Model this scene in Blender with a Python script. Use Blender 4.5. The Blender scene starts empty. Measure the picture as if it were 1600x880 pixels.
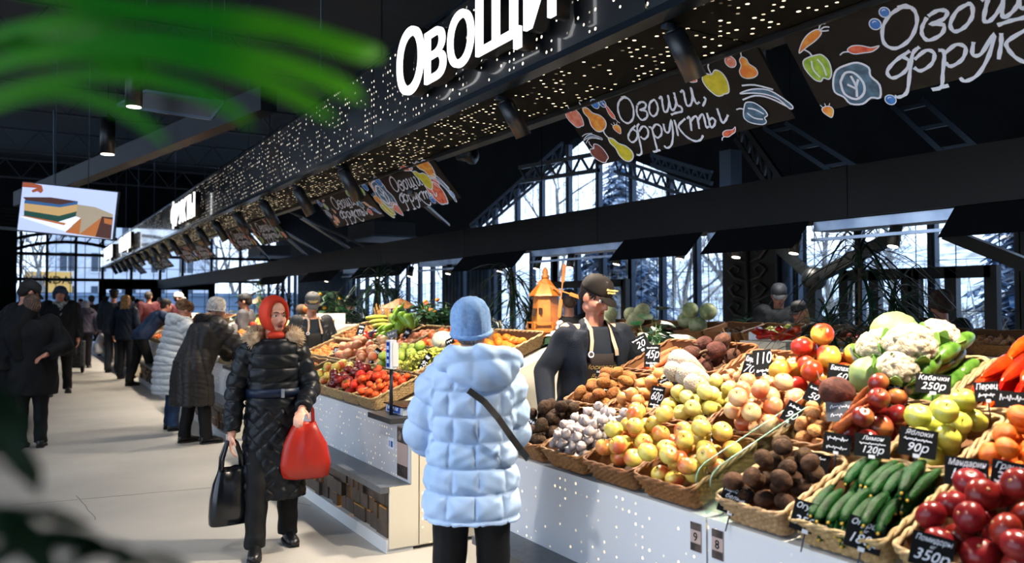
import bpy, bmesh, math, random
import numpy as np
from mathutils import Vector, Matrix, Euler, noise
from mathutils.bvhtree import BVHTree
R = random.Random(11)
sc = bpy.context.scene
COL = bpy.context.collection
PI = math.pi
V = Vector

# ---------------------------------------------------------------- camera
F = 1265.0; CAMH = 1.6; YAW = math.radians(31); PITCH = math.atan(32/F)
cd = bpy.data.cameras.new('camera'); cam = bpy.data.objects.new('camera', cd); COL.objects.link(cam)
cam.location = (0, 0, CAMH); cam.rotation_euler = (PI/2+PITCH, 0, -YAW)
cd.sensor_width = 36; cd.lens = F/1600*36; cd.clip_start = .05; cd.clip_end = 400
cd.dof.use_dof = True; cd.dof.focus_distance = 5.0; cd.dof.aperture_fstop = 2.3
sc.camera = cam
CF = V((math.sin(YAW)*math.cos(PITCH), math.cos(YAW)*math.cos(PITCH), math.sin(PITCH)))
CR = V((math.cos(YAW), -math.sin(YAW), 0)); CU = CR.cross(CF)
def P(px, py, X=None, Y=None, Z=None, d=None):
    """where the sight line through a photo pixel meets a plane of the room"""
    v = CF+CR*((px-800)/F)+CU*((440-py)/F)
    if X is not None: t = X/v.x
    elif Y is not None: t = Y/v.y
    elif Z is not None: t = (Z-CAMH)/v.z
    else: t = d
    return V((0, 0, CAMH))+v*t

# ---------------------------------------------------------------- world, sun-less winter sky, exposure
w = bpy.data.worlds.new('sky'); sc.world = w; w.use_nodes = True
nt = w.node_tree; bg = nt.nodes['Background']
tc = nt.nodes.new('ShaderNodeTexCoord'); sp = nt.nodes.new('ShaderNodeSeparateXYZ'); cr = nt.nodes.new('ShaderNodeValToRGB')
nt.links.new(tc.outputs['Generated'], sp.inputs[0]); nt.links.new(sp.outputs[2], cr.inputs[0]); nt.links.new(cr.outputs[0], bg.inputs[0])
cr.color_ramp.elements[0].position = 0.0; cr.color_ramp.elements[0].color = (.72, .84, 1, 1)
cr.color_ramp.elements[1].position = .6; cr.color_ramp.elements[1].color = (.50, .70, 1, 1)
bg.inputs[1].default_value = 3.2
sc.view_settings.view_transform = 'Standard'; sc.view_settings.look = 'None'
sc.view_settings.exposure = 0.0; sc.view_settings.gamma = 1; sc.view_settings.use_curve_mapping = False
sc.cycles.max_bounces = 7; sc.cycles.transparent_max_bounces = 16; sc.cycles.sample_clamp_indirect = 4
SPOT_W, PEND_W, BEAM_W = 440, 130, 75

# ---------------------------------------------------------------- materials
MC = {}
def hexc(h):
    c = [int(h[i:i+2], 16)/255 for i in (0, 2, 4)]
    return tuple((x/12.92 if x <= .04045 else ((x+.055)/1.055)**2.4) for x in c)+(1,)
def mat(name, col, col2=None, rough=.55, metal=0, vs=6, vdet=3, lo=.4, hi=.6, bump=0, bs=40, rnd=0, emit=0, coat=0, sss=0, spec=.5, trans=0, axis=None, sheen=0):
    if name in MC: return MC[name]
    m = bpy.data.materials.new(name); m.use_nodes = True; MC[name] = m
    n = m.node_tree.nodes; L = m.node_tree.links; b = n['Principled BSDF']
    c1 = hexc(col) if isinstance(col, str) else col
    b.inputs['Base Color'].default_value = c1; b.inputs['Roughness'].default_value = rough; b.inputs['Metallic'].default_value = metal
    b.inputs['Coat Weight'].default_value = coat; b.inputs['Specular IOR Level'].default_value = spec; b.inputs['Sheen Weight'].default_value = sheen
    if sss: b.inputs['Subsurface Weight'].default_value = sss; b.inputs['Subsurface Radius'].default_value = (.02, .008, .004)
    src = None
    if col2 is not None:
        c2 = hexc(col2) if isinstance(col2, str) else col2
        t = n.new('ShaderNodeTexCoord'); nz = n.new('ShaderNodeTexNoise'); nz.inputs['Scale'].default_value = vs; nz.inputs['Detail'].default_value = vdet
        rp = n.new('ShaderNodeValToRGB'); rp.color_ramp.elements[0].position = lo; rp.color_ramp.elements[1].position = hi
        rp.color_ramp.elements[0].color = c1; rp.color_ramp.elements[1].color = c2
        oi = n.new('ShaderNodeObjectInfo'); ad = n.new('ShaderNodeVectorMath'); ad.operation = 'ADD'
        mu = n.new('ShaderNodeVectorMath'); mu.operation = 'SCALE'; cx = n.new('ShaderNodeCombineXYZ')
        L.new(oi.outputs['Random'], cx.inputs[0]); L.new(oi.outputs['Random'], cx.inputs[1]); L.new(cx.outputs[0], mu.inputs[0]); mu.inputs['Scale'].default_value = 9 if rnd else 0
        L.new(t.outputs['Object'], ad.inputs[0]); L.new(mu.outputs[0], ad.inputs[1]); L.new(ad.outputs[0], nz.inputs['Vector'])
        if axis is not None:      # gradient along an object axis plus noise
            s = n.new('ShaderNodeSeparateXYZ'); L.new(t.outputs['Object'], s.inputs[0])
            m1 = n.new('ShaderNodeMath'); m1.operation = 'MULTIPLY_ADD'; m1.inputs[1].default_value = axis[1]
            L.new(s.outputs[axis[0]], m1.inputs[0]); L.new(nz.outputs['Fac'], m1.inputs[2]); L.new(m1.outputs[0], rp.inputs[0])
        else: L.new(nz.outputs['Fac'], rp.inputs[0])
        src = rp.outputs[0]
    if rnd:
        oi = n.new('ShaderNodeObjectInfo'); hs = n.new('ShaderNodeHueSaturation'); mr = n.new('ShaderNodeMapRange')
        mr.inputs['To Min'].default_value = 1-rnd; mr.inputs['To Max'].default_value = 1+rnd*.5
        L.new(oi.outputs['Random'], mr.inputs['Value']); L.new(mr.outputs[0], hs.inputs['Value'])
        mr2 = n.new('ShaderNodeMapRange'); mr2.inputs['To Min'].default_value = .5-rnd*.06; mr2.inputs['To Max'].default_value = .5+rnd*.06
        ml = n.new('ShaderNodeMath'); ml.operation = 'FRACT'; mm = n.new('ShaderNodeMath'); mm.operation = 'MULTIPLY'; mm.inputs[1].default_value = 7.3
        L.new(oi.outputs['Random'], mm.inputs[0]); L.new(mm.outputs[0], ml.inputs[0]); L.new(ml.outputs[0], mr2.inputs['Value']); L.new(mr2.outputs[0], hs.inputs['Hue'])
        if src: L.new(src, hs.inputs['Color'])
        else: hs.inputs['Color'].default_value = c1
        src = hs.outputs[0]
    if src: L.new(src, b.inputs['Base Color'])
    if bump:
        t = n.new('ShaderNodeTexCoord'); nz = n.new('ShaderNodeTexNoise'); nz.inputs['Scale'].default_value = bs; nz.inputs['Detail'].default_value = 4
        bp = n.new('ShaderNodeBump'); bp.inputs['Strength'].default_value = bump; bp.inputs['Distance'].default_value = .01
        L.new(t.outputs['Object'], nz.inputs['Vector']); L.new(nz.outputs['Fac'], bp.inputs['Height']); L.new(bp.outputs[0], b.inputs['Normal'])
    if emit:
        b.inputs['Emission Color'].default_value = c1; b.inputs['Emission Strength'].default_value = emit
    if trans:
        tr = n.new('ShaderNodeBsdfTranslucent'); mx = n.new('ShaderNodeMixShader'); mx.inputs[0].default_value = trans
        if src: L.new(src, tr.inputs[0])
        else: tr.inputs[0].default_value = c1
        L.new(b.outputs[0], mx.inputs[1]); L.new(tr.outputs[0], mx.inputs[2]); L.new(mx.outputs[0], n['Material Output'].inputs[0])
    return m
def perforated(name, base, dot, pitch, rad, prob, axes, estr, rough, metal=0, stretch=1.0, spec=.5):
    """sheet with a random pattern of round holes lit from behind"""
    m = bpy.data.materials.new(name); m.use_nodes = True; n = m.node_tree.nodes; L = m.node_tree.links; b = n['Principled BSDF']
    b.inputs['Base Color'].default_value = hexc(base); b.inputs['Roughness'].default_value = rough; b.inputs['Metallic'].default_value = metal; b.inputs['Specular IOR Level'].default_value = spec
    t = n.new('ShaderNodeTexCoord'); s = n.new('ShaderNodeSeparateXYZ'); L.new(t.outputs['Object'], s.inputs[0])
    def M(op, a, b_=None, c=None):
        x = n.new('ShaderNodeMath'); x.operation = op
        for i, q in enumerate((a, b_, c)):
            if q is None: continue
            if isinstance(q, (int, float)): x.inputs[i].default_value = q
            else: L.new(q, x.inputs[i])
        return x.outputs[0]
    U = M('DIVIDE', s.outputs[axes[0]], pitch*stretch); W = M('DIVIDE', s.outputs[axes[1]], pitch)
    fu, fw = M('FLOOR', U), M('FLOOR', W)
    cu, cw = M('SUBTRACT', M('SUBTRACT', U, fu), .5), M('SUBTRACT', M('SUBTRACT', W, fw), .5)
    d = M('SQRT', M('ADD', M('POWER', M('MULTIPLY', cu, stretch), 2), M('POWER', cw, 2)))
    cx = n.new('ShaderNodeCombineXYZ'); L.new(fu, cx.inputs[0]); L.new(fw, cx.inputs[1])
    wn = n.new('ShaderNodeTexWhiteNoise'); L.new(cx.outputs[0], wn.inputs['Vector'])
    nz = n.new('ShaderNodeTexNoise'); nz.inputs['Scale'].default_value = .22; L.new(cx.outputs[0], nz.inputs['Vector'])
    pr_ = M('MULTIPLY', M('MULTIPLY_ADD', nz.outputs['Fac'], 1.2, .4), prob)
    on = M('LESS_THAN', wn.outputs['Value'], pr_)
    s2 = n.new('ShaderNodeSeparateColor'); L.new(wn.outputs['Color'], s2.inputs[0])
    rr = M('MULTIPLY_ADD', s2.outputs[1], rad/pitch*.4, rad/pitch*.7)
    hit = M('MULTIPLY', M('LESS_THAN', d, rr), on)
    b.inputs['Emission Color'].default_value = hexc(dot); b.inputs['Coat Weight'].default_value = 1 if 'fascia' in name else 0; b.inputs['Coat Roughness'].default_value = .07; b.inputs['Coat IOR'].default_value = 1.8
    L.new(M('MULTIPLY', hit, M('MULTIPLY', s2.outputs[2], estr)), b.inputs['Emission Strength'])
    return m

BLK = mat('black_steel', '090d10', rough=.42, metal=0, spec=.5)
BLKM = mat('black_matte', '05070a', rough=.8, spec=.1)
STEEL = mat('blue_grey_steel', '2b3a4c', rough=.4, metal=.3)
BEAMM = mat('beam_paint', '06090c', '0a0d10', rough=.6, vs=1.5, spec=.15)
WHITE = mat('white_enamel', 'd9d8d6', rough=.35)
CREAM = mat('cream_enamel', 'd8d0bd', rough=.4)
STONE = mat('grey_stone', '4a4e54', '5b6067', rough=.35, vs=30, lo=.3, hi=.7)
GLOW = mat('lamp_glow', 'fff2dd', emit=9)
GOLDGLOW = mat('gold_edge_glow', 'e8a52a', emit=3.5)
LETTER = mat('letter_glow', 'ffffff', emit=1.4)
CHALK = mat('chalk_white', 'e8ecf6', rough=.8)
SLATE = mat('slate_black', '050709', '090b0e', rough=.7, vs=8, spec=.15)
WICK = mat('brown_wicker', '8a5a2c', '5c3717', rough=.55, vs=60, lo=.35, hi=.7, rnd=.15)
WICKL = mat('tan_wicker', 'b79a6c', '8a6c44', rough=.6, vs=60, lo=.35, hi=.7, rnd=.15)
WICKI = mat('basket_liner', '6b4522', rough=.8)
WOODO = mat('orange_pine', 'c87a2b', 'a8591a', rough=.45, vs=12, lo=.3, hi=.7)
WOODD = mat('dark_wood', '4a3422', '2c1d12', rough=.6, vs=14, lo=.3, hi=.7)
BLOCK = mat('smoked_oak', '5a4d42', '3a3029', rough=.5, vs=9, lo=.3, hi=.7, rnd=.2)
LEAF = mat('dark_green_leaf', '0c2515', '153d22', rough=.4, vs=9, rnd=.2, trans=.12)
LEAFB = mat('bright_palm_leaf', '22990e', '7cc81c', rough=.4, vs=4, rnd=.1, trans=.45)
SKIN = mat('skin', 'c98f74', 'b97960', rough=.5, vs=14, sss=.15)
SKINP = mat('pale_skin', 'd9a790', 'c88a74', rough=.5, vs=14, sss=.15)
EYEW = mat('eye_white', 'd8d4cc', rough=.2); EYED = mat('eye_iris', '20160f', rough=.2); LIPM = mat('lips', '8f4038', rough=.4); MOUTH = mat('mouth_dark', '2a0c0a', rough=.7)

# ---------------------------------------------------------------- mesh builder
def frame(z, x=None):
    z = V(z).normalized(); x = V(x) if x else (V((1, 0, 0)) if abs(z.x) < .9 else V((0, 1, 0)))
    y = z.cross(x).normalized(); x = y.cross(z).normalized()
    return Matrix((x, y, z)).transposed()
class MB:
    def __init__(s): s.v = []; s.f = []; s.m = []; s.s = []
    def add(s, vs, fs, mi=0, sm=False, M=None):
        o = len(s.v)
        if M is not None: vs = [M @ V(p) for p in vs]
        s.v += [tuple(p) for p in vs]; s.f += [tuple(o+i for i in f) for f in fs]; s.m += [mi]*len(fs); s.s += [sm]*len(fs); return s
    def box(s, c, sz, rot=None, mi=0, M=None):
        a, b, d = sz[0]/2, sz[1]/2, sz[2]/2
        vs = [V((x, y, z)) for x in (-a, a) for y in (-b, b) for z in (-d, d)]
        if rot is not None: vs = [rot @ p for p in vs]
        vs = [p+V(c) for p in vs]
        return s.add(vs, [(0, 1, 3, 2), (4, 6, 7, 5), (0, 4, 5, 1), (2, 3, 7, 6), (0, 2, 6, 4), (1, 5, 7, 3)], mi, False, M)
    def b2(s, lo, hi, mi=0): return s.box([(a+b)/2 for a, b in zip(lo, hi)], [abs(b-a) for a, b in zip(lo, hi)], None, mi)
    def bar(s, p0, p1, w_, h_=None, mi=0, up=(0, 0, 1)):
        p0, p1 = V(p0), V(p1); d = p1-p0; h_ = h_ or w_
        M = frame(d, V(up).cross(d) if V(up).cross(d).length > 1e-4 else (1, 0, 0))
        return s.box((p0+p1)/2, (w_, h_, d.length), M, mi)
    def loft(s, rings, caps=True, mi=0, sm=True, closed=False):
        n = len(rings[0]); vs = [p for r in rings for p in r]; fs = []; k = len(rings)
        for i in range(k if closed else k-1):
            for j in range(n):
                a = i*n+j; b = i*n+(j+1) % n; c = ((i+1) % k)*n+(j+1) % n; d = ((i+1) % k)*n+j
                fs.append((a, b, c, d))
        if caps and not closed: fs += [tuple(range(n))[::-1], tuple((k-1)*n+j for j in range(n))]
        return s.add(vs, fs, mi, sm)
    def tube(s, pts, r, n=8, mi=0, caps=True, sm=True, closed=False, flat=1.0):
        pts = [V(p) for p in pts]; k = len(pts); rs = r if isinstance(r, (list, tuple)) else [r]*k; rings = []; prev = None
        for i, p in enumerate(pts):
            if closed: t = pts[(i+1) % k]-pts[i-1]
            else: t = pts[min(i+1, k-1)]-pts[max(i-1, 0)]
            if t.length < 1e-9: t = V((0, 0, 1))
            t.normalize()
            if prev is None: x = frame(t).col[0]
            else:
                x = prev-t*prev.dot(t)
                x = x.normalized() if x.length > 1e-6 else frame(t).col[0]
            prev = x; y = t.cross(x)
            rings.append([p+(x*math.cos(2*PI*j/n)+y*math.sin(2*PI*j/n)*flat)*rs[i] for j in range(n)])
        return s.loft(rings, caps, mi, sm, closed)
    def cyl(s, p0, p1, r0, r1=None, n=12, mi=0, sm=True): return s.tube([p0, p1], [r0, r1 if r1 is not None else r0], n, mi, True, sm)
    def ell(s, c, r, n=14, m=9, rot=None, mi=0):
        if isinstance(r, (int, float)): r = (r, r, r)
        vs = [V((0, 0, -r[2]))]; fs = []
        for i in range(1, m):
            a = -PI/2+PI*i/m
            vs += [V((r[0]*math.cos(a)*math.cos(2*PI*j/n), r[1]*math.cos(a)*math.sin(2*PI*j/n), r[2]*math.sin(a))) for j in range(n)]
        vs.append(V((0, 0, r[2]))); T = len(vs)-1
        for j in range(n):
            fs.append((0, 1+(j+1) % n, 1+j)); fs.append((T, T-n+j, T-n+(j+1) % n))
            for i in range(m-2): a = 1+i*n+j; b = 1+i*n+(j+1) % n; fs.append((a, b, b+n, a+n))
        if rot is not None: vs = [rot @ p for p in vs]
        return s.add([p+V(c) for p in vs], fs, mi, True)
    def cap(s, p0, r0, p1, r1, n=12, mi=0):
        p0, p1 = V(p0), V(p1); d = p1-p0
        s.ell(p0, r0, n, 8, None, mi); s.ell(p1, r1, n, 8, None, mi)
        if d.length > 1e-4: s.cyl(p0, p1, r0, r1, n, mi)
        return s
    def lathe(s, prof, n=16, mi=0, M=None, fn=None):
        """closed surface of revolution; profile (r, z) from bottom to top"""
        vs = []; fs = []; k = len(prof)
        for i, (r, z) in enumerate(prof):
            for j in range(n):
                a = 2*PI*j/n; p = V((r*math.cos(a), r*math.sin(a), z)); vs.append(fn(p, a, i/(k-1)) if fn else p)
        for i in range(k-1):
            for j in range(n): fs.append((i*n+j, i*n+(j+1) % n, (i+1)*n+(j+1) % n, (i+1)*n+j))
        fs += [tuple(range(n))[::-1], tuple((k-1)*n+j for j in range(n))]
        return s.add(vs, fs, mi, True, M)
    def ribbon(s, pts, ws, nrm, th=.002, mi=0, sm=False):
        """strip of given widths along a path, lying across nrm, with thickness"""
        pts = [V(p) for p in pts]; k = len(pts); rings = []
        for i, p in enumerate(pts):
            t = (pts[min(i+1, k-1)]-pts[max(i-1, 0)]).normalized(); nn = V(nrm[i] if isinstance(nrm, list) else nrm); sd = t.cross(nn)
            sd = sd.normalized() if sd.length > 1e-6 else V((1, 0, 0)); up = sd.cross(t); w_ = (ws[i] if isinstance(ws, (list, tuple)) else ws)/2
            rings.append([p-sd*w_, p+sd*w_, p+sd*w_+up*th, p-sd*w_+up*th])
        return s.loft(rings, True, mi, sm)
    def poly(s, pts, ext, mi=0, rim=None):
        """flat outline pts extruded by vector ext"""
        pts = [V(p) for p in pts]; n = len(pts); e = V(ext)
        s.add(pts+[p+e for p in pts], [tuple(range(n))[::-1], tuple(range(n, 2*n))]+[(i, (i+1) % n, n+(i+1) % n, n+i) for i in range(n)], mi)
        return s
    def mesh(s, name, mats=()):
        me = bpy.data.meshes.new(name); me.from_pydata(s.v, [], s.f)
        for m_ in (mats if isinstance(mats, (list, tuple)) else [mats]): me.materials.append(m_)
        me.polygons.foreach_set('material_index', s.m); me.polygons.foreach_set('use_smooth', s.s); me.validate(); me.update(); return me
    def build(s, name, mats, parent=None, loc=(0, 0, 0), rot=(0, 0, 0), M=None): return put(name, s.mesh(name, mats), parent, loc, rot, M)
def put(name, me, parent=None, loc=(0, 0, 0), rot=(0, 0, 0), M=None):
    o = bpy.data.objects.new(name, me); COL.objects.link(o)
    if parent: o.parent = parent
    if M is not None: o.matrix_basis = M
    else: o.location = loc; o.rotation_euler = rot
    return o
def tag(o, label=None, cat=None, group=None, kind=None):
    if label: o['label'] = label
    if cat: o['category'] = cat
    if group: o['group'] = group
    if kind: o['kind'] = kind
    return o
def thing(name, label, cat, loc=(0, 0, 0), rz=0, group=None, M=None):
    o = bpy.data.objects.new(name, None); COL.objects.link(o); o.empty_display_size = .05
    if M is not None: o.matrix_basis = M
    else: o.location = loc; o.rotation_euler = (0, 0, rz)
    return tag(o, label, cat, group)
ORD = 'first second third fourth fifth sixth seventh eighth ninth tenth eleventh twelfth thirteenth fourteenth fifteenth sixteenth seventeenth eighteenth nineteenth twentieth'.split()
def struct(o): o['kind'] = 'structure'; return o
def remesh(me, vox, smooth=2):
    o = bpy.data.objects.new('tmp', me); COL.objects.link(o)
    m = o.modifiers.new('r', 'REMESH'); m.mode = 'VOXEL'; m.voxel_size = vox; m.use_smooth_shade = True
    if smooth: s = o.modifiers.new('s', 'SMOOTH'); s.iterations = smooth; s.factor = .5
    dg = bpy.context.evaluated_depsgraph_get(); r = bpy.data.meshes.new_from_object(o.evaluated_get(dg), depsgraph=dg)
    bpy.data.objects.remove(o); mats = list(me.materials); r.materials.clear()
    for x in mats[:1]: r.materials.append(x)
    r.polygons.foreach_set('material_index', [0]*len(r.polygons)); r.polygons.foreach_set('use_smooth', [True]*len(r.polygons)); r.update(); return r
def displace(me, fn):
    n = len(me.vertices); co = np.empty(n*3); no = np.empty(n*3); me.vertices.foreach_get('co', co); me.vertex_normals.foreach_get('vector', no)
    co = co.reshape(-1, 3); no = no.reshape(-1, 3); d = fn(co, no); co = co+(no*d[:, None] if d.ndim == 1 else d); me.vertices.foreach_set('co', co.ravel()); me.update(); return me
def text_mesh(body, size=1, ext=.02, shear=0, mats=(), align='CENTER', bevel=0, sx=1.0, off=0):
    c = bpy.data.curves.new('t', 'FONT'); c.body = body; c.size = size; c.extrude = ext; c.shear = shear; c.align_x = align; c.resolution_u = 3; c.offset = off
    o = bpy.data.objects.new('t', c); COL.objects.link(o); dg = bpy.context.evaluated_depsgraph_get()
    me = bpy.data.meshes.new_from_object(o.evaluated_get(dg), depsgraph=dg); bpy.data.objects.remove(o); bpy.data.curves.remove(c)
    if sx != 1: me.transform(Matrix.Diagonal((sx, 1, 1, 1)))
    me.materials.clear()
    for m_ in (mats if isinstance(mats, (list, tuple)) else [mats]): me.materials.append(m_)
    return me
def axes(x, y, z, loc):
    M = Matrix.Identity(4); M.col[0][:3] = V(x).normalized(); M.col[1][:3] = V(y).normalized(); M.col[2][:3] = V(z).normalized(); M.col[3][:3] = V(loc); return M
def drape(me, M, tgt, direction, off=.003):
    """lay a flat mesh onto another mesh's surface"""
    me.transform(M); bm = bmesh.new(); bm.from_mesh(tgt); t = BVHTree.FromBMesh(bm); d = V(direction).normalized()
    for v in me.vertices:
        h = t.ray_cast(v.co-d*.3, d)
        if h[0] is not None: v.co = h[0]-d*off
    bm.free(); me.update(); return me

# ================================================================ THE HALL
m_floor = mat('polished_concrete', '989590', 'afaba4', rough=.5, vs=.9, vdet=6, lo=.3, hi=.7, bump=.04, bs=25)
struct(MB().b2((-8, -4, -.1), (9.6, 36.2, 0)).build('floor', m_floor))
cr_ = MB()
for (a, b) in ((P(20, 790, Z=.001), P(330, 762, Z=.001)), (P(120, 775, Z=.001), P(150, 812, Z=.001)), (P(330, 762, Z=.001), (1.95, 6.3, .001))):
    a = V(a); b = V(b); pts = [a.lerp(b, t/12)+V((R.uniform(-.006, .006), R.uniform(-.006, .006), .0)) for t in range(13)]; cr_.ribbon(pts, .004, (0, 0, 1), .0006)
struct(cr_.build('floor_crack', mat('crack_grey', '55524d', rough=.9)))
struct(MB().b2((-8, -4, 7), (9.8, 36.2, 7.2)).build('ceiling', mat('ceiling_black', '0b1014', '11181e', rough=.7, vs=2)))
# back wall with cross gable glazing
WX = 9.5
bw = MB(); EX = (.25, 0, 0)
def wpoly(pts): bw.poly([(WX, y, z) for y, z in pts], EX)
wpoly([(-4, 0), (36, 0), (36, .45), (-4, .45)])
wpoly([(17.66, 3.0), (36.2, 3.0), (36.2, 7), (17.66, 7)]); wpoly([(-4, 3.0), (9.56, 3.0), (9.56, 7), (-4, 7)])
wpoly([(9.56, 3.4), (13.3, 4.93), (17.66, 3.5), (17.66, 7), (9.56, 7)])
def YX(px): return P(px, 440, X=WX).y
solid = [(YX(1243), YX(1146)), (YX(770), YX(742)), (YX(722), YX(695)), (YX(545), YX(470)), (YX(1600), YX(1592))]
for a, b in solid: wpoly([(a, .45), (b, .45), (b, 3.0), (a, 3.0)])
struct(bw.build('wall_back', mat('dark_wall', '090c10', '0e1318', rough=.8, vs=2, spec=.1)))
pl = MB()
for a, b in solid:
    y = a
    while y < b-.1: pl.cyl((WX-.06, y+.09, .45), (WX-.06, y+.09, 3.0), .085, n=10); y += .19
struct(pl.build('trim_1', mat('pleated_blue_cladding', '22303f', '2f4258', rough=.5, vs=3)))
GLASS = bpy.data.materials.new('window_glass'); GLASS.use_nodes = True
n_ = GLASS.node_tree.nodes; L_ = GLASS.node_tree.links; tr_ = n_.new('ShaderNodeBsdfTransparent'); gl_ = n_.new('ShaderNodeBsdfGlossy'); gl_.inputs['Roughness'].default_value = .05
tr_.inputs[0].default_value = (.93, .96, 1, 1); mx_ = n_.new('ShaderNodeMixShader'); mx_.inputs[0].default_value = .06
L_.new(tr_.outputs[0], mx_.inputs[1]); L_.new(gl_.outputs[0], mx_.inputs[2]); L_.new(mx_.outputs[0], n_['Material Output'].inputs[0])
def window(k, y0, y1, z0, z1, poly=None, step=.95):
    """bay in the back wall: glass, steel mullions, thin glazing bars"""
    t = struct(thing('window_%d' % k, None, None, (WX, (y0+y1)/2, z0))); del_ = None
    yc, zc = (y0+y1)/2, z0
    pts = poly or [(y0, z0), (y1, z0), (y1, z1), (y0, z1)]
    MB().poly([(.10, y-yc, z-zc) for y, z in pts], (.012, 0, 0)).build('glass', GLASS, t)
    def top(y):
        if not poly: return z1
        return 3.4+(y-9.56)/(13.3-9.56)*1.53 if y < 13.3 else 4.93-(y-13.3)/(17.66-13.3)*1.43
    fr = MB(); mu = MB(); n = max(1, round((y1-y0)/step))
    for i in range(n+1):
        y = y0+(y1-y0)*i/n; h = top(min(max(y, y0+.01), y1-.01)); fr.b2((.0, y-yc-.05, 0), (.1, y-yc+.05, h-z0))
        fr.b2((-.03, y-yc-.02, 0), (.0, y-yc+.02, h-z0), 1)
    for i in range(n*2):
        y = y0+(y1-y0)*(i+.5)/(n*2); h = top(y)
        if i % 3 != 1 or 1: mu.b2((.09, y-yc-.004, 0), (.1, y-yc+.004, h-z0))
    z = z0+.42
    while z < max(top(y0), top((y0+y1)/2)):
        if not poly or z < 3.5: mu.b2((.09, y0-yc, z-zc-.004), (.1, y1-yc, z-zc+.004))
        z += .62
    fr.build('mullion_frame', [STEEL, BLK], t); mu.build('glazing_bars', BLKM, t)
    return t
edges = [(-3.5, YX(1592)-.1)]; ws = sorted(solid)
k = 1; prev = -3.0
for a, b in ws+[(36, 36)]:
    L = a-prev
    if L > .5:
        nb = max(1, round(L/2.85))
        for i in range(nb): window(k, prev+L*i/nb, prev+L*(i+1)/nb, .45, 3.0); k += 1
    prev = b
window(k, 9.56, 17.66, 3.0, 4.9, poly=[(9.56, 3), (17.66, 3), (17.66, 3.5), (13.3, 4.93), (9.56, 3.4)], step=1.02); k += 1
# dark door leaves in the back wall glazing
def door_frame(name, y0, y1, z1=2.02):
    d = struct(thing(name, None, None, (WX-.12, (y0+y1)/2, 0))); h = (y1-y0)/2; m = MB()
    m.b2((-.05, -h, z1-.14), (.05, h, z1)); m.b2((-.05, -h, 0), (.05, h, .18))
    for y in (-h, 0, h): m.b2((-.05, y-.07, 0), (.05, y+.07, z1))
    m.b2((-.05, -h, 1.0), (.05, h, 1.08)); m.build('door_leaf', BLK, d)
    MB().cyl((-.09, -.12, .9), (-.09, -.12, 1.3), .015).cyl((-.09, .12, .9), (-.09, .12, 1.3), .015).build('door_handle', STEEL, d)
door_frame('door_1', YX(985), YX(865)); door_frame('door_2', YX(1560), YX(1440)); door_frame('door_3', YX(1440)+.1, YX(1330)); door_frame('door_4', YX(620), YX(570))
# carved dark panel
cp = struct(thing('trim_2', None, None, (WX-.2, (YX(1185)), .6))); m = MB()
m.b2((-.02, -.52, 0), (.1, .52, 2.1))
m.build('carved_board', mat('carved_panel_black', '14120f', '1f1b16', rough=.5, vs=6), cp); m = MB()
for s in (-1, 1):
    for j in range(7):
        z = .2+j*.28; m.tube([(-.03, s*.05, z), (-.05, s*.25, z+.05), (-.05, s*.36, z+.16), (-.05, s*.25, z+.24), (-.05, s*.14, z+.18), (-.05, s*.2, z+.12)], [.02, .025, .025, .022, .02, .015], 6)
m.tube([(-.04, 0, .05), (-.05, 0, 2.05)], .03, 6); m.build('carved_scroll', mat('carved_relief', '3a342c', rough=.4), cp)
# mirrored letters stuck on the glass
lm = text_mesh('ДКН', .26, .003, mats=[CHALK]); o = put('glass_lettering', lm, M=axes((0, 1, 0), (0, 0, 1), (1, 0, 0), (WX+.06, YX(1112), 2.08)))
tag(o, 'white mirrored letters stuck on the glass beside the carved panel', 'lettering')
# end wall, all glass
EY = 36.0; ew = struct(thing('window_%d' % k, None, None, (0, EY, 0))); k += 1
MB().b2((-4, .1, 0), (9.5, .112, 4.6)).build('glass', GLASS, ew)
m = MB(); xs = [P(x, 440, Y=EY).x for x in (32, 73, 118, 160, 205, 250, 285, 330, 375, 420, 470)]
for x in xs: m.b2((x-.05, -.05, 0), (x+.05, .1, 4.6))
for z in (2.47, 3.45, .1): m.b2((-4, -.05, z-.06), (9.5, .1, z+.06))
for i in range(28): x = -4+.5*i; m.b2((x-.012, .05, 0), (x+.012, .09, 4.6))
for z in (.8, 1.4, 1.95, 2.95, 3.9): m.b2((-4, .05, z-.012), (9.5, .09, z+.012))
m.build('mullion_frame', BLK, ew)
struct(MB().b2((-8, EY, 4.6), (9.7, EY+.2, 7)).b2((-8, EY, 0), (-4, EY+.2, 7)).build('wall_end', MC['dark_wall']))
for i, (a, b) in enumerate([(160, 240), (245, 330)]):
    d = struct(thing('door_%d' % (5+i), None, None, (0, EY-.12, 0))); xa, xb = P(a, 440, Y=EY).x, P(b, 440, Y=EY).x; m = MB(); xm = (xa+xb)/2
    for x in (xa, xm, xb): m.b2((x-.13, -.05, 0), (x+.13, .05, 2.42))
    m.b2((xa, -.05, 2.1), (xb, .05, 2.45)); m.b2((xa, -.05, 0), (xb, .05, .3)); m.build('door_leaf', BLKM, d)
struct(MB().b2((-8, -4.2, 0), (9.7, -4, 7)).build('wall_rear', MC['dark_wall']))
# dark wall on the far side of the aisle, clerestory glass above
lw = MB().b2((-4.2, 9, 0), (-4, 36, 2.9)).b2((-4.2, 9, 6.9), (-4, 36, 7)); lw.build('wall_side', MC['dark_wall']); struct(bpy.data.objects['wall_side'])
cw = struct(thing('window_%d' % k, None, None, (-4.1, 22, 2.9))); m = MB()
for i in range(11): y = -13+i*2.65; m.b2((-.1, y-.55-.2*math.sin(i*2.1), 0), (.1, y+.55+.2*math.sin(i*3.3), 4.0))
m.build('mullion_frame', BLK, cw); MB().b2((-.01, -13, 0), (.01, 14, 4.0)).build('glass', GLASS, cw)

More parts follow.
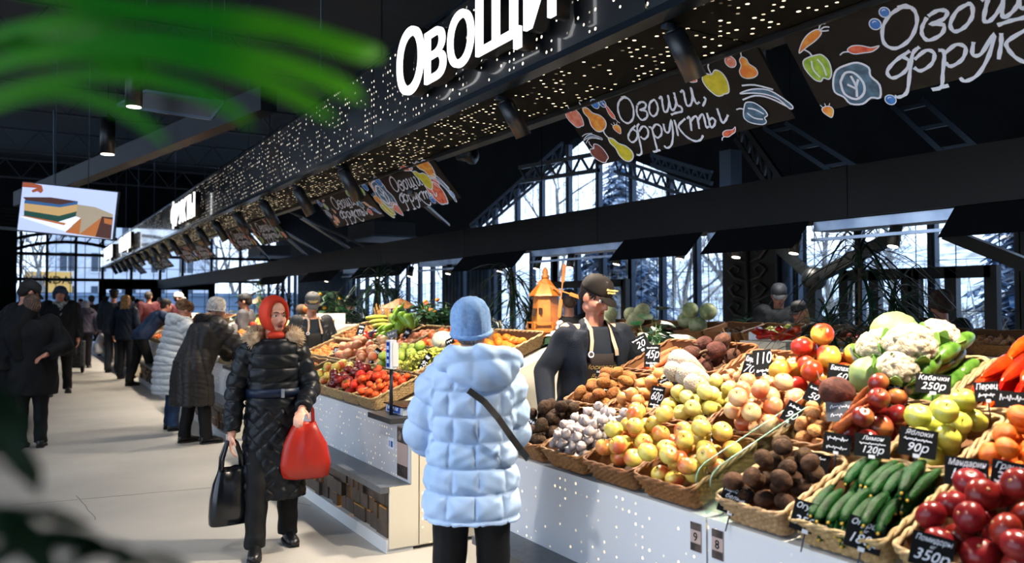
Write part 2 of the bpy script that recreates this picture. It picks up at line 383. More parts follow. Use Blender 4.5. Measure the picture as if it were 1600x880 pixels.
# ---------------------------------------------------------------- outside
struct(MB().b2((-60, 36.3, -.25), (90, 120, -.15)).b2((9.8, -40, -.25), (120, 36.3, -.15)).build('ground_snow', mat('old_snow', 'b9bcc4', '8e8d8a', rough=.9, vs=.6)))
HILL = MB(); HILL.poly([(15, -40, -.2), (22, -40, 1.8), (32, -40, 4.0), (34, -40, -.2)], (0, 100, 0)); struct(HILL.build('hill', mat('snowy_bank', 'f2f4fa', 'a49a8c', rough=1, vs=1.6, vdet=12, lo=.46, hi=.6)))
BARK = mat('grey_bark', '6e6660', '8f8780', rough=.9, vs=5)
def bare_tree(x, y, h, seed, label, m_=None, lean=0, dens=5):
    r = random.Random(seed); t = thing('bare_tree', label, 'tree', (x, y, -.2), 0, 'bare winter trees outside the glazing'); tk = MB(); br = MB()
    def grow(p, d, L, rad, lev):
        n = 4; pts = [p]; rs = [rad]; dd = d.copy()
        for i in range(n):
            dd = (dd+V((r.uniform(-.22, .22), r.uniform(-.22, .22), r.uniform(-.05, .15)))).normalized(); pts.append(pts[-1]+dd*L/n); rs.append(max(.004, rad*(1-.6*(i+1)/n)))
        (tk if lev == 0 else br).tube(pts, rs, 6 if lev < 2 else 4)
        if lev < 4:
            for j in range(dens if lev < 3 else 4):
                q = r.uniform(.3, 1); i = min(n-1, int(q*n)); base = pts[i].lerp(pts[i+1], q*n-i); a = r.uniform(0, 2*PI)
                nd = (dd*.6+V((math.cos(a), math.sin(a), r.uniform(0, .5)))*.8).normalized(); grow(base, nd, L*r.uniform(.42, .62), max(.006, rs[i]*.5), lev+1)
    grow(V((0, 0, 0)), V((lean, 0, 1)).normalized(), h*.6, h*.016, 0)
    tk.build('trunk', m_ or BARK, t); br.build('branches', m_ or BARK, t); return t
spots = [(805, 19, 9), (870, 17, 10), (760, 24, 11), (1050, 20, 8), (1000, 15, 6), (1085, 17, 7), (1130, 21, 9), (700, 30, 12), (1300, 16, 6), (1400, 21, 7), (620, 26, 9), (560, 30, 10)]
for i, (px, X, h) in enumerate(spots):
    p = P(px, 440, X=X); bare_tree(X, p.y, h, i+3, 'leafless grey tree with fine branching twigs, seen through the back wall glass')
for i, (px, Y, h) in enumerate([(75, 46, 8), (52, 50, 8), (330, 44, 8), (380, 46, 9), (420, 43, 7)]):
    p = P(px, 440, Y=Y); o = bare_tree(p.x, Y, h, i+40, 'leafless tree standing before the pale building beyond the end glazing'); o['group'] = 'bare trees before the far building'
def spruce(x, y, h, seed, label, m_):
    r = random.Random(seed); t = thing('spruce_tree', label, 'tree', (x, y, -.2)); MB().cyl((0, 0, 0), (0, 0, h*.98), h*.02, .02, 8).build('trunk', BARK, t); m = MB(); k = int(h*9)
    for i in range(k):
        z = h*(.1+.88*i/k); L = (h-z)*.34+.15
        for j in range(11):
            a = r.uniform(0, 2*PI); l = L*r.uniform(.7, 1.1); d = V((math.cos(a), math.sin(a), 0)); p0 = V((0, 0, z))
            pts = [p0+d*l*q+V((0, 0, -l*.28*q*q)) for q in (0, .35, .7, 1)]
            m.ribbon(pts, [.1, .26*l, .3*l, .02], (0, 0, 1), .01)
            for q in (.4, .6, .8, 1):
                b = p0+d*l*q+V((0, 0, -l*.28*q*q)); sd = V((-d.y, d.x, 0))
                for sg in (-1, 1): m.ribbon([b, b+sd*sg*l*.22+d*l*.1+V((0, 0, -.1*l))], [.1*l, .02], (0, 0, 1), .008)
    m.build('foliage', m_, t); return t
SPR = mat('frosted_spruce', '3c5a7c', 'e4ecf6', rough=.9, vs=3, lo=.42, hi=.72)
p = P(968, 440, X=15); spruce(15, p.y, 6.6, 5, 'frosted blue spruce standing outside under the gable glazing', SPR)
p = P(1570, 440, X=13); spruce(14, p.y, 4.6, 6, 'small frosted spruce outside, beyond the dark doors near the red peppers', SPR)
BUSH = mat('dry_bush', 'a39580', 'cdc2b0', rough=1, vs=2)
def bush(x, y, h, wd, seed):
    r = random.Random(seed); t = MB()
    for i in range(60):
        a = r.uniform(0, 2*PI); q = r.uniform(0, wd); b = V((q*math.cos(a)*.5, q*math.sin(a), 0)); e = b+V((r.uniform(-.5, .5), r.uniform(-.6, .6), h*r.uniform(.5, 1)))
        t.tube([b, b.lerp(e, .5)+V((r.uniform(-.2, .2), r.uniform(-.2, .2), 0)), e], [.016, .012, .005], 4)
        for j in range(3): c = b.lerp(e, r.uniform(.3, .9)); t.tube([c, c+V((r.uniform(-.3, .3), r.uniform(-.4, .4), r.uniform(0, .4)))], [.009, .004], 3)
    o = t.build('bush', BUSH, None, (x, y, -.2)); return tag(o, 'dry brown twiggy bush on the snow outside the back wall', 'bush', 'dry bushes outside the glass')
for i, px in enumerate([850, 960, 1060, 1290, 1400, 1500]):
    p = P(px, 440, X=12.5); bush(12.5+R.uniform(-.5, .8), p.y, 2.6, 1.0, i)
# far building
FAC = mat('pale_facade', 'c9cbd2', 'b7b8bf', rough=.9, vs=.3); WDK = mat('facade_window', '3c4652', rough=.3)
b0 = P(78, 440, Y=66); b1 = P(335, 440, Y=66)
fb = thing('apartment_building', 'pale many-windowed building across the street beyond the end glazing', 'building', (b0.x, 66, -.2))
W = b1.x-b0.x; MB().b2((0, 0, 0), (W, 8, 14)).build('facade', FAC, fb)
for i in range(int(W/2.0)):
    for j in range(4):
        x = .6+i*2.0; z = 1.6+j*2.4; f_ = MB().b2((x, -.06, z), (x+.95, .02, z+1.35)).build('facade_window', WDK, fb)
        MB().b2((x+.45, -.09, z), (x+.5, -.06, z+1.35)).b2((x-.06, -.1, z-.08), (x+1.01, -.04, z)).build('window_bar', WHITE, f_)
q0 = P(38, 462, Y=52); q1 = P(113, 425, Y=52)
bb = thing('billboard', 'yellow roadside banner with black lettering beyond the end glazing', 'billboard', (q0.x, 52, 0))
YEL = mat('banner_yellow', 'f0b45a', rough=.6)
MB().b2((0, 0, q0.z), (q1.x-q0.x, .15, q1.z)).build('board', YEL, bb); put('lettering', text_mesh('HYUNDAI', .62, .01, mats=[BLKM]), bb, M=axes((1, 0, 0), (0, 0, 1), (0, -1, 0), ((q1.x-q0.x)*.42, -.02, (q0.z+q1.z)/2)))
MB().cyl((.5, .08, -.2), (.5, .08, q0.z), .08).cyl((q1.x-q0.x-.5, .08, -.2), (q1.x-q0.x-.5, .08, q0.z), .08).build('post', BLK, bb)
tag(MB().b2((-6, 44, -.2), (14, 44.1, 2.0)).b2((-6, 43.9, 1.9), (14, 44.1, 2.05)).build('site_fence', mat('fence_blue_grey', '8fa3b8', '74889e', rough=.6, vs=1)), 'blue-grey boarded fence outside beyond the doors', 'fence')

# ---------------------------------------------------------------- canopy over the stalls
FZ0, FZ1, FX = 2.965, 3.64, 2.6
PF = perforated('perforated_fascia', '070a0e', 'fff1d8', .052, .0095, .36, (1, 2), 3.4, .28, metal=.0, spec=.6)
PS = perforated('perforated_soffit', '060707', 'ffe9c0', .056, .0105, .36, (0, 1), 3.4, .7, spec=.05)
ca = thing('canopy', 'long black perforated metal canopy over the market stalls', 'canopy')
segs = [(-2.5, 3.0), (3.0, 6.6), (6.6, 9.6), (9.6, 13.0), (13.0, 16.4)]+[(16.4+i*3.3, 19.7+i*3.3) for i in range(6)]
for a, b in segs:
    f_ = MB().b2((FX-.04, a+.006, FZ0+.03), (FX, b-.006, FZ1)).build('fascia_panel', PF, ca)
    MB().b2((FX, a+.006, FZ0+.005), (3.25, b-.006, FZ0+.02)).build('soffit_panel', PS, ca)
MB().b2((FX-.07, -2.5, FZ0-.01), (FX+.03, 36, FZ0+.03)).b2((FX-.06, -2.5, FZ1), (FX+.05, 36, FZ1+.03)).build('edge_rail', mat('rail_gloss', '1a222b', rough=.2, metal=.6), ca)
MB().b2((3.25, -2.5, FZ0-.03), (3.35, 36, FZ0+.08)).b2((FX, -2.5, FZ1-.02), (3.6, 36, FZ1+.0)).build('back_rail', BLK, ca)
# round drop rods from the roof to the canopy
for i in range(9):
    y = 5.2+i*3.3; o = MB().cyl((FX+.1, y, FZ1+.02), (FX+.1, y, 7.0), .008, n=6).cyl((FX+.1, y, FZ1+.01), (FX+.1, y, FZ1+.1), .02, n=8).build('hanger_rod', STEEL)
    tag(o, 'thin steel rod hanging the canopy from the roof, %s from the near end' % ORD[i], 'rod', 'rods holding the canopy')
# big illuminated letters: each letter a channel letter of its own
def channel_letter(ch, y_left, z, size, wid, label, group, depth=.09, off=.004):
    t = thing('channel_letter', label, 'letter', (FX-.12, y_left, z), 0, group)
    M = axes((0, -1, 0), (0, 0, 1), (-1, 0, 0), (0, 0, 0))
    for nm, mt, e, dz in (('letter_face', LETTER, .012, .10), ('letter_side', BLK, .045, .045)):
        if ch == 'Ф':
            me = text_mesh('О', size, e, mats=[mt], align='LEFT', off=off); me.transform(Matrix.Diagonal((1, .72, 1, 1))); me.transform(Matrix.Translation((0, size*.1, 0)))
            b_ = MB().box((size*.40, size*.36, 0), (size*.095, size*.85, e*2)).mesh('bar', [mt]); bm = bmesh.new(); bm.from_mesh(me); bm.from_mesh(b_); bm.to_mesh(me); bm.free()
        else: me = text_mesh(ch, size, e, mats=[mt], align='LEFT', off=off)
        xs_ = [v.co.x for v in me.vertices]; x0, x1 = min(xs_), max(xs_)
        me.transform(Matrix.Translation((-x0, 0, 0))); me.transform(Matrix.Diagonal((wid/(x1-x0), 1, 1, 1)))
        if nm == 'letter_side': me.transform(Matrix.Translation((.0, 0, 0)))
        put(nm, me, t, M=M @ Matrix.Translation((0, 0, dz-.045)))
    return t
def YF(px): return P(px, 100, X=2.48).y
word = [('О', 632, 672, .66), ('В', 676, 707, .49), ('О', 712, 751, .49), ('Щ', 757, 826, .49), ('И', 833, 880, .49)]
names = ['large round first letter', 'second letter', 'third round letter', 'wide fourth letter with a tail', 'last letter']
ZB = {0: 3.165, 1: 3.165, 2: 3.165, 3: 3.165, 4: 3.165}
for i, (c, a, b, s) in enumerate(word):
    channel_letter(c, YF(a), 3.15, s, YF(a)-YF(b), 'glowing white %s of the near vegetables sign on the canopy' % names[i], 'letters of the near canopy sign')
for i, (c, y) in enumerate(zip('ФРУКТЫ', (17.0, 16.5, 16.08, 15.66, 15.26, 14.88))):
    channel_letter(c, y, 3.05, .56 if i else .62, .5 if c == 'Ф' else .36 if c != 'Ы' else .44, 'glowing white letter of the fruit sign, farther along the canopy', 'letters of the fruit sign')
for w_, y0 in (('ОВОЩИ', 27.2), ('ОВОЩИ', 32.6)):
    for i, c in enumerate(w_): channel_letter(c, y0-i*.62, 3.08, .6, .5, 'small glowing white letter of the sign before the end of the canopy', 'letters of the farthest canopy signs')
# downlight tubes
TY = [1.4, 2.98, 4.62, 7.83, 9.43, 11.0, 12.6, 14.2, 15.7, 17.25, 19.0, 20.4, 22, 23.6, 25.2, 26.8, 28.4, 30, 31.6, 33.2]
tb = None
for i, y in enumerate(TY):
    t = thing('tube_spotlight', 'black tube spotlight slanting from the canopy edge, %s from the near end' % ORD[i], 'spotlight', (2.72, y, 2.93), 0, 'tube spotlights along the canopy')
    d = V((.26, -.0, -.44)).normalized()
    if tb is None:
        rr2 = lambda q, ra: [d*q+(frame(d).col[0]*math.cos(t_)+frame(d).col[1]*math.sin(t_))*ra for t_ in [2*PI*j/24 for j in range(24)]]; a = MB().loft([rr2(0, .05), rr2(0, .064), rr2(.34, .066), rr2(.34, .058), rr2(.27, .056)], True).cyl(d*-.02, d*.0, .05, n=16); b_ = MB().cyl(d*.27, d*.276, .054, n=20); c_ = MB().cyl((-.03, 0, .05), (0, 0, 0), .02).box((-.05, 0, .03), (.05, .05, .03))
        tb = [(x.mesh(nm, [mt])) for x, nm, mt in ((a, 'tube_body', mat('tube_black', '11161d', rough=.4)), (b_, 'lens', GLOW), (c_, 'mounting_bracket', STEEL))]
    for nm, me in zip(('tube_body', 'lens', 'mounting_bracket'), tb): o = put(nm, me, t); o.scale = (1, 1, 1) if y > 5 else (.85, .85, .72)
    if i < 15:
        ld = bpy.data.lights.new('spot_beam', 'SPOT'); ld.energy = SPOT_W*(1.0 if i < 10 else 1.4); ld.color = (1, .87, .70); ld.spot_size = math.radians(125); ld.spot_blend = .6; ld.shadow_soft_size = .06
        lo = bpy.data.objects.new('spot_beam', ld); COL.objects.link(lo); lo.parent = t; lo.location = d*.32; lo.rotation_euler = V((.02, 0, -1)).to_track_quat('-Z', 'Y').to_euler()
# long beam behind, with dark flaps, and small track heads under it
bz0, bz1, BX = 2.155, 2.49, 4.6
be = thing('lighting_beam', 'long black boxed beam running above the back of the stalls', 'beam'); struct(be)
for i in range(14): MB().b2((BX, -2+i*2.7, bz0), (BX+.3, .694+i*2.7, bz1)).build('beam_panel', BEAMM, be)
def YB(px): return P(px, 380, X=BX).y
flaps = [(1640, 1490), (1262, 1117), (1095, 972), (820, 722), (640, 560), (530, 480), (450, 410)]
for i, (a, b) in enumerate(flaps):
    y0, y1 = YB(a), YB(b); o = MB().poly([(BX+.02, y0, bz0), (BX+.02, y1, bz0), (BX-.16, y1, bz0-.19), (BX-.16, y0, bz0-.19)], (.02, 0, .015)).build('hinged_flap', BLKM)
    tag(o, 'black flap board hanging slanted under the long beam, %s from the near end' % ORD[i], 'flap', 'dark flaps under the beam')
for i, (a, b) in enumerate(((1488, 1264), (1115, 1098), (970, 824), (718, 650), (556, 532))):
    y0, y1 = YB(a), YB(b); o = MB().b2((BX+.05, y0, bz0-.07), (BX+.25, y1, bz0-.005)).b2((BX+.02, y0, bz0-.14), (BX+.05, y1, bz0-.12)).build('metal_duct', mat('bare_duct', '7d8da6', 'b9c6d8', rough=.3, metal=.7, vs=4, lo=.3, hi=.7))
    tag(o, 'bare metal duct showing between flaps under the beam, %s from the near end' % ORD[i], 'duct', 'bare duct lengths under the beam')
hm = None
for i, (px, py) in enumerate([(1395, 385), (1240, 396), (1150, 402), (1062, 405), (963, 413), (890, 418), (838, 420), (780, 424), (700, 428), (640, 432), (590, 434), (510, 440), (430, 444), (408, 446)]):
    p = P(px, py, X=4.72); t = thing('track_light', 'small black cylinder lamp under the long beam, %s from the near end' % ORD[i], 'spotlight', p, R.uniform(-.3, .3), 'track lamps under the beam'); d = V((-.25, 0, -1)).normalized()
    if hm is None: hm = [MB().cyl(-d*.14, d*.0, .038, n=14).cyl(-d*.14, -d*.14+V((.05, 0, .09)), .01).mesh('lamp_body', [BLK]), MB().cyl(d*.0, d*.004, .032, n=14).mesh('lens', [GLOW])]
    put('lamp_body', hm[0], t); put('lens', hm[1], t); MB().cyl((0, 0, .05), (0, 0, bz0-p.z), .008, n=6).build('drop_stem', BLK, t)
    if i in (0, 1, 3, 5, 7, 9, 11): 
        ld = bpy.data.lights.new('lamp_beam', 'SPOT'); ld.energy = BEAM_W*(.3 if i < 2 else 1); ld.color = (1, .86, .68); ld.spot_size = math.radians(120); ld.spot_blend = .7; ld.shadow_soft_size = .04
        lo = bpy.data.objects.new('lamp_beam', ld); COL.objects.link(lo); lo.parent = t; lo.location = d*.02; lo.rotation_euler = V((-.35, 0, -1)).to_track_quat('-Z', 'Y').to_euler()
# ---------------------------------------------------------------- roof steel
def lattice(p0, p1, depth, n, label, mt=STEEL, r=.03, dv=(0, 0, 1)):
    p0, p1 = V(p0), V(p1); m = MB(); dv = V(dv).normalized(); q0, q1 = p0-dv*depth, p1-dv*depth
    m.bar(p0, p1, r*1.5); m.bar(q0, q1, r*1.5)
    for i in range(n):
        a = p0.lerp(p1, i/n); b = q0.lerp(q1, (i+.5)/n); c = p0.lerp(p1, (i+1)/n); m.bar(a, b, r*.8); m.bar(b, c, r*.8)
    o = m.build('roof_truss', mt); return tag(o, label, 'truss')
lattice(P(735, 352, X=8.9), P(880, 222, X=8.9), .35, 12, 'sloping lattice truss following the gable glazing on its far slope')
lattice(P(812, 262, X=8.2), P(935, 240, X=8.2), .28, 5, 'short horizontal lattice truss before the gable glazing', BLK, .045)
lattice(P(960, 248, X=8), P(1120, 300, X=8), .2, 10, 'long thin lattice truss falling across the near slope of the gable')
lattice(P(1018, 242, X=6.5), P(1112, 270, X=6.5), .12, 8, 'pale short lattice brace above the gable slope')
lattice(P(1150, 180, X=5.6), P(1225, 285, X=5.6), .22, 6, 'lattice truss rising behind the near chalk sign', BLK)
for (a, b, c, d, x, lab) in ((1195, 200, 1300, 268, 5.2, 'twin-rail steel ladder brace just beside the near chalk signs'), (1395, 165, 1478, 242, 5.2, 'twin-rail steel ladder brace under the largest chalk sign')):
    p0, p1 = P(a, b, X=x), P(c, d, X=x); dv = V((0, .22, .0)); m = MB(); m.bar(p0, p1, .035); m.bar(p0-dv, p1-dv, .035)
    for t in (.1, .5, .9): m.bar(p0.lerp(p1, t), p0.lerp(p1, t)-dv, .025)
    m.cyl(p0, (p0.x, p0.y, 7), .012); tag(m.build('ladder_brace', STEEL), lab, 'brace')
pt = P(1143, 268, X=4.75); tag(MB().b2((4.68, pt.y-.06, bz1-.005), (4.8, pt.y+.06, P(1143, 236, X=4.75).z)).build('steel_post', STEEL), 'short square steel post standing on the long beam', 'post')
for y in (3.4, 8.2, 13.4, 18.4, 23.5, 28.5):
    lattice((-3.9, y, 5.9), (9.4, y, 5.9), .55, 16, 'black lattice truss spanning the dark roof %s' % {3.4: 'nearest over the aisle', 8.2: 'above the near canopy sign', 13.4: 'above the television', 18.4: 'behind the television', 23.5: 'far down the aisle', 28.5: 'nearest to the end glazing'}[y], mat('truss_dark', '18212b', rough=.5))
for i, (a, b, xa, xb) in enumerate([((480, 400), (400, 330), 4.62, 3.36), ((570, 385), (440, 325), 4.62, 3.36), ((700, 352), (640, 300), 4.62, 3.36), ((500, 395), (415, 345), 4.62, 3.36), ((545, 388), (470, 340), 4.62, 3.36), ((420, 405), (370, 350), 4.62, 3.36)]):
    tag(MB().bar(P(*a, X=xa), P(*b, X=xb), .05, .03).build('cross_brace', mat('brace_dark', '202b37', rough=.4)), 'thin dark cross brace between the canopy and the beam', 'brace', 'cross braces behind the canopy')
rb = MB().bar(P(30, 312, d=17), P(420, 155, d=10), .22, .3).build('roof_beam', mat('roof_beam_paint', '10151c', rough=.6)); tag(struct(rb), 'long dark roof beam slanting up above the television', 'beam')
ar = MB(); ctr = V(P(118, 440, Y=34))  # curved truss before the end wall
for rr in (4.6, 4.2):
    ar.tube([V((ctr.x-.2+rr*math.cos(a), 34, .2+rr*.86*math.sin(a))) for a in [PI*(.32+.5*i/16) for i in range(17)]], .06, 6)
for i in range(16):
    a = PI*(.32+.5*i/16); b = PI*(.32+.5*(i+.5)/16); ar.bar((ctr.x-.2+4.6*math.cos(a), 34, .2+4.6*.86*math.sin(a)), (ctr.x-.2+4.2*math.cos(b), 34, .2+4.2*.86*math.sin(b)), .05)
tag(ar.build('arched_truss', BLKM), 'curved black truss arching before the end glazing', 'truss')
# ceiling pendants
def pendant(px, py, d, r, L, label, power=PEND_W):
    p = P(px, py, d=d); t = thing('pendant_lamp', label, 'lamp', p); MB().cyl((0, 0, 0), (0, 0, L), r, n=20).cyl((0, 0, L), (0, 0, L+.04), r*.4).build('lamp_body', BLK, t)
    MB().cyl((0, 0, -.006), (0, 0, 0), r*.85, n=20).build('lens', GLOW, t); MB().cyl((0, 0, L), (0, 0, 6.99-p.z), .006, n=5).build('cable', BLKM, t)
    ld = bpy.data.lights.new('pendant_beam', 'SPOT'); ld.energy = power; ld.color = (.93, .95, 1); ld.spot_size = math.radians(140); ld.spot_blend = .8; ld.shadow_soft_size = .12
    lo = bpy.data.objects.new('pendant_beam', ld); COL.objects.link(lo); lo.parent = t; lo.location = (0, 0, -.03)
for (x_, y_, lb) in ((6.0, 9.2, 'added lamp hidden by the beam over the counter across the aisle, farther one'), (7.4, 6.2, 'added lamp hidden by the beam over the counter across the aisle, nearer one')):  # lamps added out of sight to brighten the people and back counter
    p_ = V((x_, y_, 2.52)); t = thing('pendant_lamp', lb, 'lamp', p_); MB().cyl((0, 0, 0), (0, 0, .14), .08, n=20).build('lamp_body', BLK, t); MB().cyl((0, 0, -.006), (0, 0, 0), .07, n=20).build('lens', GLOW, t); MB().cyl((0, 0, .14), (0, 0, 4.47), .006, n=5).build('cable', BLKM, t)
    ld = bpy.data.lights.new('pendant_beam', 'SPOT'); ld.energy = 130; ld.color = (1, .92, .8); ld.spot_size = math.radians(150); ld.spot_blend = .8; ld.shadow_soft_size = .1
    lo = bpy.data.objects.new('pendant_beam', ld); COL.objects.link(lo); lo.parent = t; lo.location = (0, 0, -.03)
pendant(209, 167, 8.5, .085, .55, 'wide black cylinder pendant lamp above the aisle, lens showing')
pendant(168, 241, 11.5, .10, .52, 'black cylinder pendant lamp hanging just above the television')
for (x, y, z, lab) in ((-1.0, 3.0, 4.2, 'added black lamp out of view over the near aisle'),):  # unseen lamp added to brighten the near floor
    t = thing('pendant_lamp', lab, 'lamp', (x, y, z)); MB().cyl((0, 0, 0), (0, 0, .5), .1, n=20).build('lamp_body', BLK, t); MB().cyl((0, 0, -.006), (0, 0, 0), .085, n=20).build('lens', GLOW, t); MB().cyl((0, 0, .5), (0, 0, 7-z), .006, n=5).build('cable', BLKM, t)
    ld = bpy.data.lights.new('pendant_beam', 'SPOT'); ld.energy = 480; ld.color = (1, .97, .93); ld.spot_size = math.radians(150); ld.spot_blend = .8; ld.shadow_soft_size = .12
    lo = bpy.data.objects.new('pendant_beam', ld); COL.objects.link(lo); lo.parent = t; lo.location = (0, 0, -.03)
# air outlet frame beside the first pendant
ao = thing('air_grille', 'rectangular dark ceiling grille beside the wide pendant lamp', 'grille'); pts = [P(x, y, d=9) for x, y in ((183, 165), (330, 186), (350, 160), (228, 142))]
m = MB()
for i in range(4): m.bar(pts[i], pts[(i+1) % 4], .03)
m.build('grille_frame', STEEL, ao); m = MB()
for i in range(1, 24): m.bar(pts[0].lerp(pts[3], i/24), pts[1].lerp(pts[2], i/24), .012)
m.build('slats', BLK, ao); m = MB()
for q in pts: m.cyl(q, (q.x, q.y, 7.0), .008, n=5)
m.build('hanger_rod', BLK, ao)
# small dark projector spot and speaker
p = P(735, 243, X=5.2); t = thing('stage_spotlight', 'black round-nosed stage spotlight behind the second chalk sign pair', 'spotlight', p); MB().lathe([(.0, -.22), (.07, -.2), (.09, -.05), (.12, .0), (.12, .06), (.10, .08), (0, .08)], 18, M=frame((.5, -.8, -.1)).to_4x4()).build('lamp_housing', BLK, t); MB().cyl((0, 0, .05), (0, 0, 7-p.z), .02).build('mounting_arm', BLK, t)
for px, py in ((595, 372), (420, 400)):
    p = P(px, py, X=5.0); t = thing('ceiling_unit', 'flat dark ventilation cassette hanging behind the chalk signs, %s' % ('nearer one' if px > 500 else 'farther one'), 'vent', p); MB().b2((-.35, -.6, 0), (.35, .6, .22)).build('housing', BLK, t); MB().b2((-.37, -.64, -.03), (.37, .64, -.005)).build('outlet_plate', STEEL, t); MB().cyl((0, 0, .2), (0, 0, 7-p.z), .01).build('rod', BLK, t)
# angled steel column with arms
pc = P(1272, 436, X=7.7); t = thing('branching_column', 'black steel column with two spreading arms behind the tall spiky plant', 'column', (7.7, pc.y, 0)); struct(t)
c0 = V((0, 0, pc.z)); rel = lambda px, py: P(px, py, X=7.7)-V((7.7, pc.y, 0))
MB().bar((0, 0, 0), c0, .12).build('shaft', BLK, t); MB().bar(c0, rel(1218, 388), .10).build('arm', BLK, t); MB().bar(c0, rel(1400, 368), .12).build('arm', BLK, t); MB().ell(c0, .14).build('joint', BLK, t)
tag(struct(MB().bar(P(1480, 365, X=7.7), P(1612, 418, X=7.7), .12).build('brace_beam', BLK)), 'black slanted brace crossing the doors near the red peppers', 'beam')
kx = P(26, 440, Y=31).x; kk = thing('market_kiosk', 'tall black kiosk on the shaded side of the aisle before the end glazing', 'kiosk', (kx-1, 31, 0)); MB().b2((-1, -.5, 0), (1, .5, 3.9)).build('kiosk_body', BLKM, kk); m = MB()
for i in range(7): m.b2((-1.1, -.6, 3.9+.12*i), (1.0+.22*i, .6, 3.95+.12*i))
m.build('stepped_roof', BLKM, kk)
# ---------------------------------------------------------------- television
tl = P(36, 285, d=10); tv = thing('television', 'flat television hung on cords showing stacked painted wooden boxes', 'television')
rgt = (CR*.993+V((CF.x, CF.y, 0))*.1).normalized(); roll = Matrix.Rotation(math.radians(5.6), 3, rgt.cross(V((0, 0, 1)))); rgt2 = roll @ rgt; up2 = roll @ V((0, 0, 1)); 
if rgt2.z > 0: roll = Matrix.Rotation(-math.radians(5.6), 3, rgt.cross(V((0, 0, 1)))); rgt2 = roll @ rgt; up2 = roll @ V((0, 0, 1))
TW, TH = 1.125, .59; nrm = rgt2.cross(up2); org = tl-up2*TH; tv.matrix_basis = axes(rgt2, up2, nrm, org)
MB().b2((-.012, -.012, -.06), (TW+.012, TH+.012, -.006)).build('housing', BLK, tv)
SC = [mat('screen_'+nm, c, emit=e) for nm, c, e in (('wall', 'b9c6ea', .9), ('blue', '2a5f96', .6), ('tan', 'c09a62', .8), ('green', '0f4a3c', .5), ('brown', '4a2416', .6), ('skin', 'a8502a', .6), ('white', 'e8ecff', .9), ('orange', 'b4682c', .7), ('beige', 'a89880', .7))]
m = MB(); m.b2((0, 0, -.005), (TW, TH, 0), 0)
def sq(pts, mi, z):
    def U(x, y): u = (x-150)/562; yt = 268+50*u; yb = 570+30*u; return (u*TW, TH*(1-(y-yt)/(yb-yt)))
    m.poly([(*U(*q), z) for q in pts][::-1] if 0 else [(*U(*q), z) for q in pts], (0, 0, .0012), mi)
sq([(380, 400), (470, 395), (590, 410), (700, 450), (705, 600), (500, 580)], 8, .0005)
sq([(160, 362), (320, 358), (484, 378), (384, 402), (180, 382)], 4, .001); sq([(172, 380), (384, 402), (384, 418), (172, 402)], 1, .002); sq([(384, 402), (484, 378), (484, 398), (384, 418)], 1, .0022)
sq([(172, 400), (384, 418), (384, 472), (176, 446)], 2, .002); sq([(384, 418), (484, 396), (484, 440), (384, 472)], 2, .0025)
sq([(176, 446), (384, 472), (384, 508), (180, 484)], 3, .002); sq([(384, 472), (484, 440), (482, 470), (384, 508)], 3, .0025)
sq([(150, 485), (430, 565), (512, 480), (480, 470), (384, 510), (180, 484)], 6, .001); sq([(165, 480), (420, 528), (430, 515), (180, 478)], 7, .003); sq([(430, 572), (516, 480), (516, 580)], 7, .002)
sq([(516, 578), (636, 470), (640, 590)], 7, .002); sq([(636, 465), (702, 470), (704, 598), (612, 590)], 4, .0025); sq([(650, 475), (700, 482), (700, 515), (655, 505)], 7, .004)
sq([(150, 268), (200, 270), (262, 285), (274, 318), (262, 335), (240, 322), (215, 332), (205, 318), (235, 302), (150, 298)], 5, .003)
m.build('screen', SC, tv)
for u in (.33, .68):
    b_ = tv.matrix_basis @ V((TW*u, TH, -.03)); MB().cyl((TW*u, TH-.01, -.03), tv.matrix_basis.inverted() @ V((b_.x, b_.y, 7)), .006, n=5).build('cord', STEEL, tv)
tb_ = MB().bar(P(0, 356, d=10.6), P(182, 374, d=10.6), .04).build('support_rail', BLK); tag(tb_, 'thin black rail running under the television', 'rail')
tag(MB().bar(P(84, 285, d=10.2), P(84, 172, d=10.2), .01).build('hanging_cord', STEEL), 'pale cord rising above the television', 'cord')

# ---------------------------------------------------------------- hanging chalk signs
SX0, SZ0, SX1, SZ1 = 3.57, 2.60, 3.25, 2.97
SLEN = math.hypot(SX1-SX0, SZ1-SZ0); SU = V(((SX1-SX0)/SLEN, 0, (SZ1-SZ0)/SLEN)); SN = V((0, -1, 0)).cross(SU)
def on_sign(px, py, y0):
    v = P(px, py, d=1)-V((0, 0, CAMH)); o = V((SX0, 0, SZ0))
    t = (o-V((0, 0, CAMH))).dot(SN)/v.dot(SN); q = V((0, 0, CAMH))+v*t; return (y0-q.y, (q-o).dot(SU))
def c3(x, y): return (800+x/4, y/4)
def smooth_path(pts, k=5, closed=False):
    pts = [V((p[0], p[1], 0)) for p in pts]; n = len(pts); out = []
    for i in range(n if closed else n-1):
        p0 = pts[(i-1) % n] if closed or i > 0 else pts[0]; p1 = pts[i]; p2 = pts[(i+1) % n]; p3 = pts[(i+2) % n] if closed or i+2 < n else pts[-1]
        for j in range(k):
            t = j/k; out.append(.5*((2*p1)+(-p0+p2)*t+(2*p0-5*p1+4*p2-p3)*t*t+(-p0+3*p1-3*p2+p3)*t**3))
    if not closed: out.append(pts[-1])
    return out
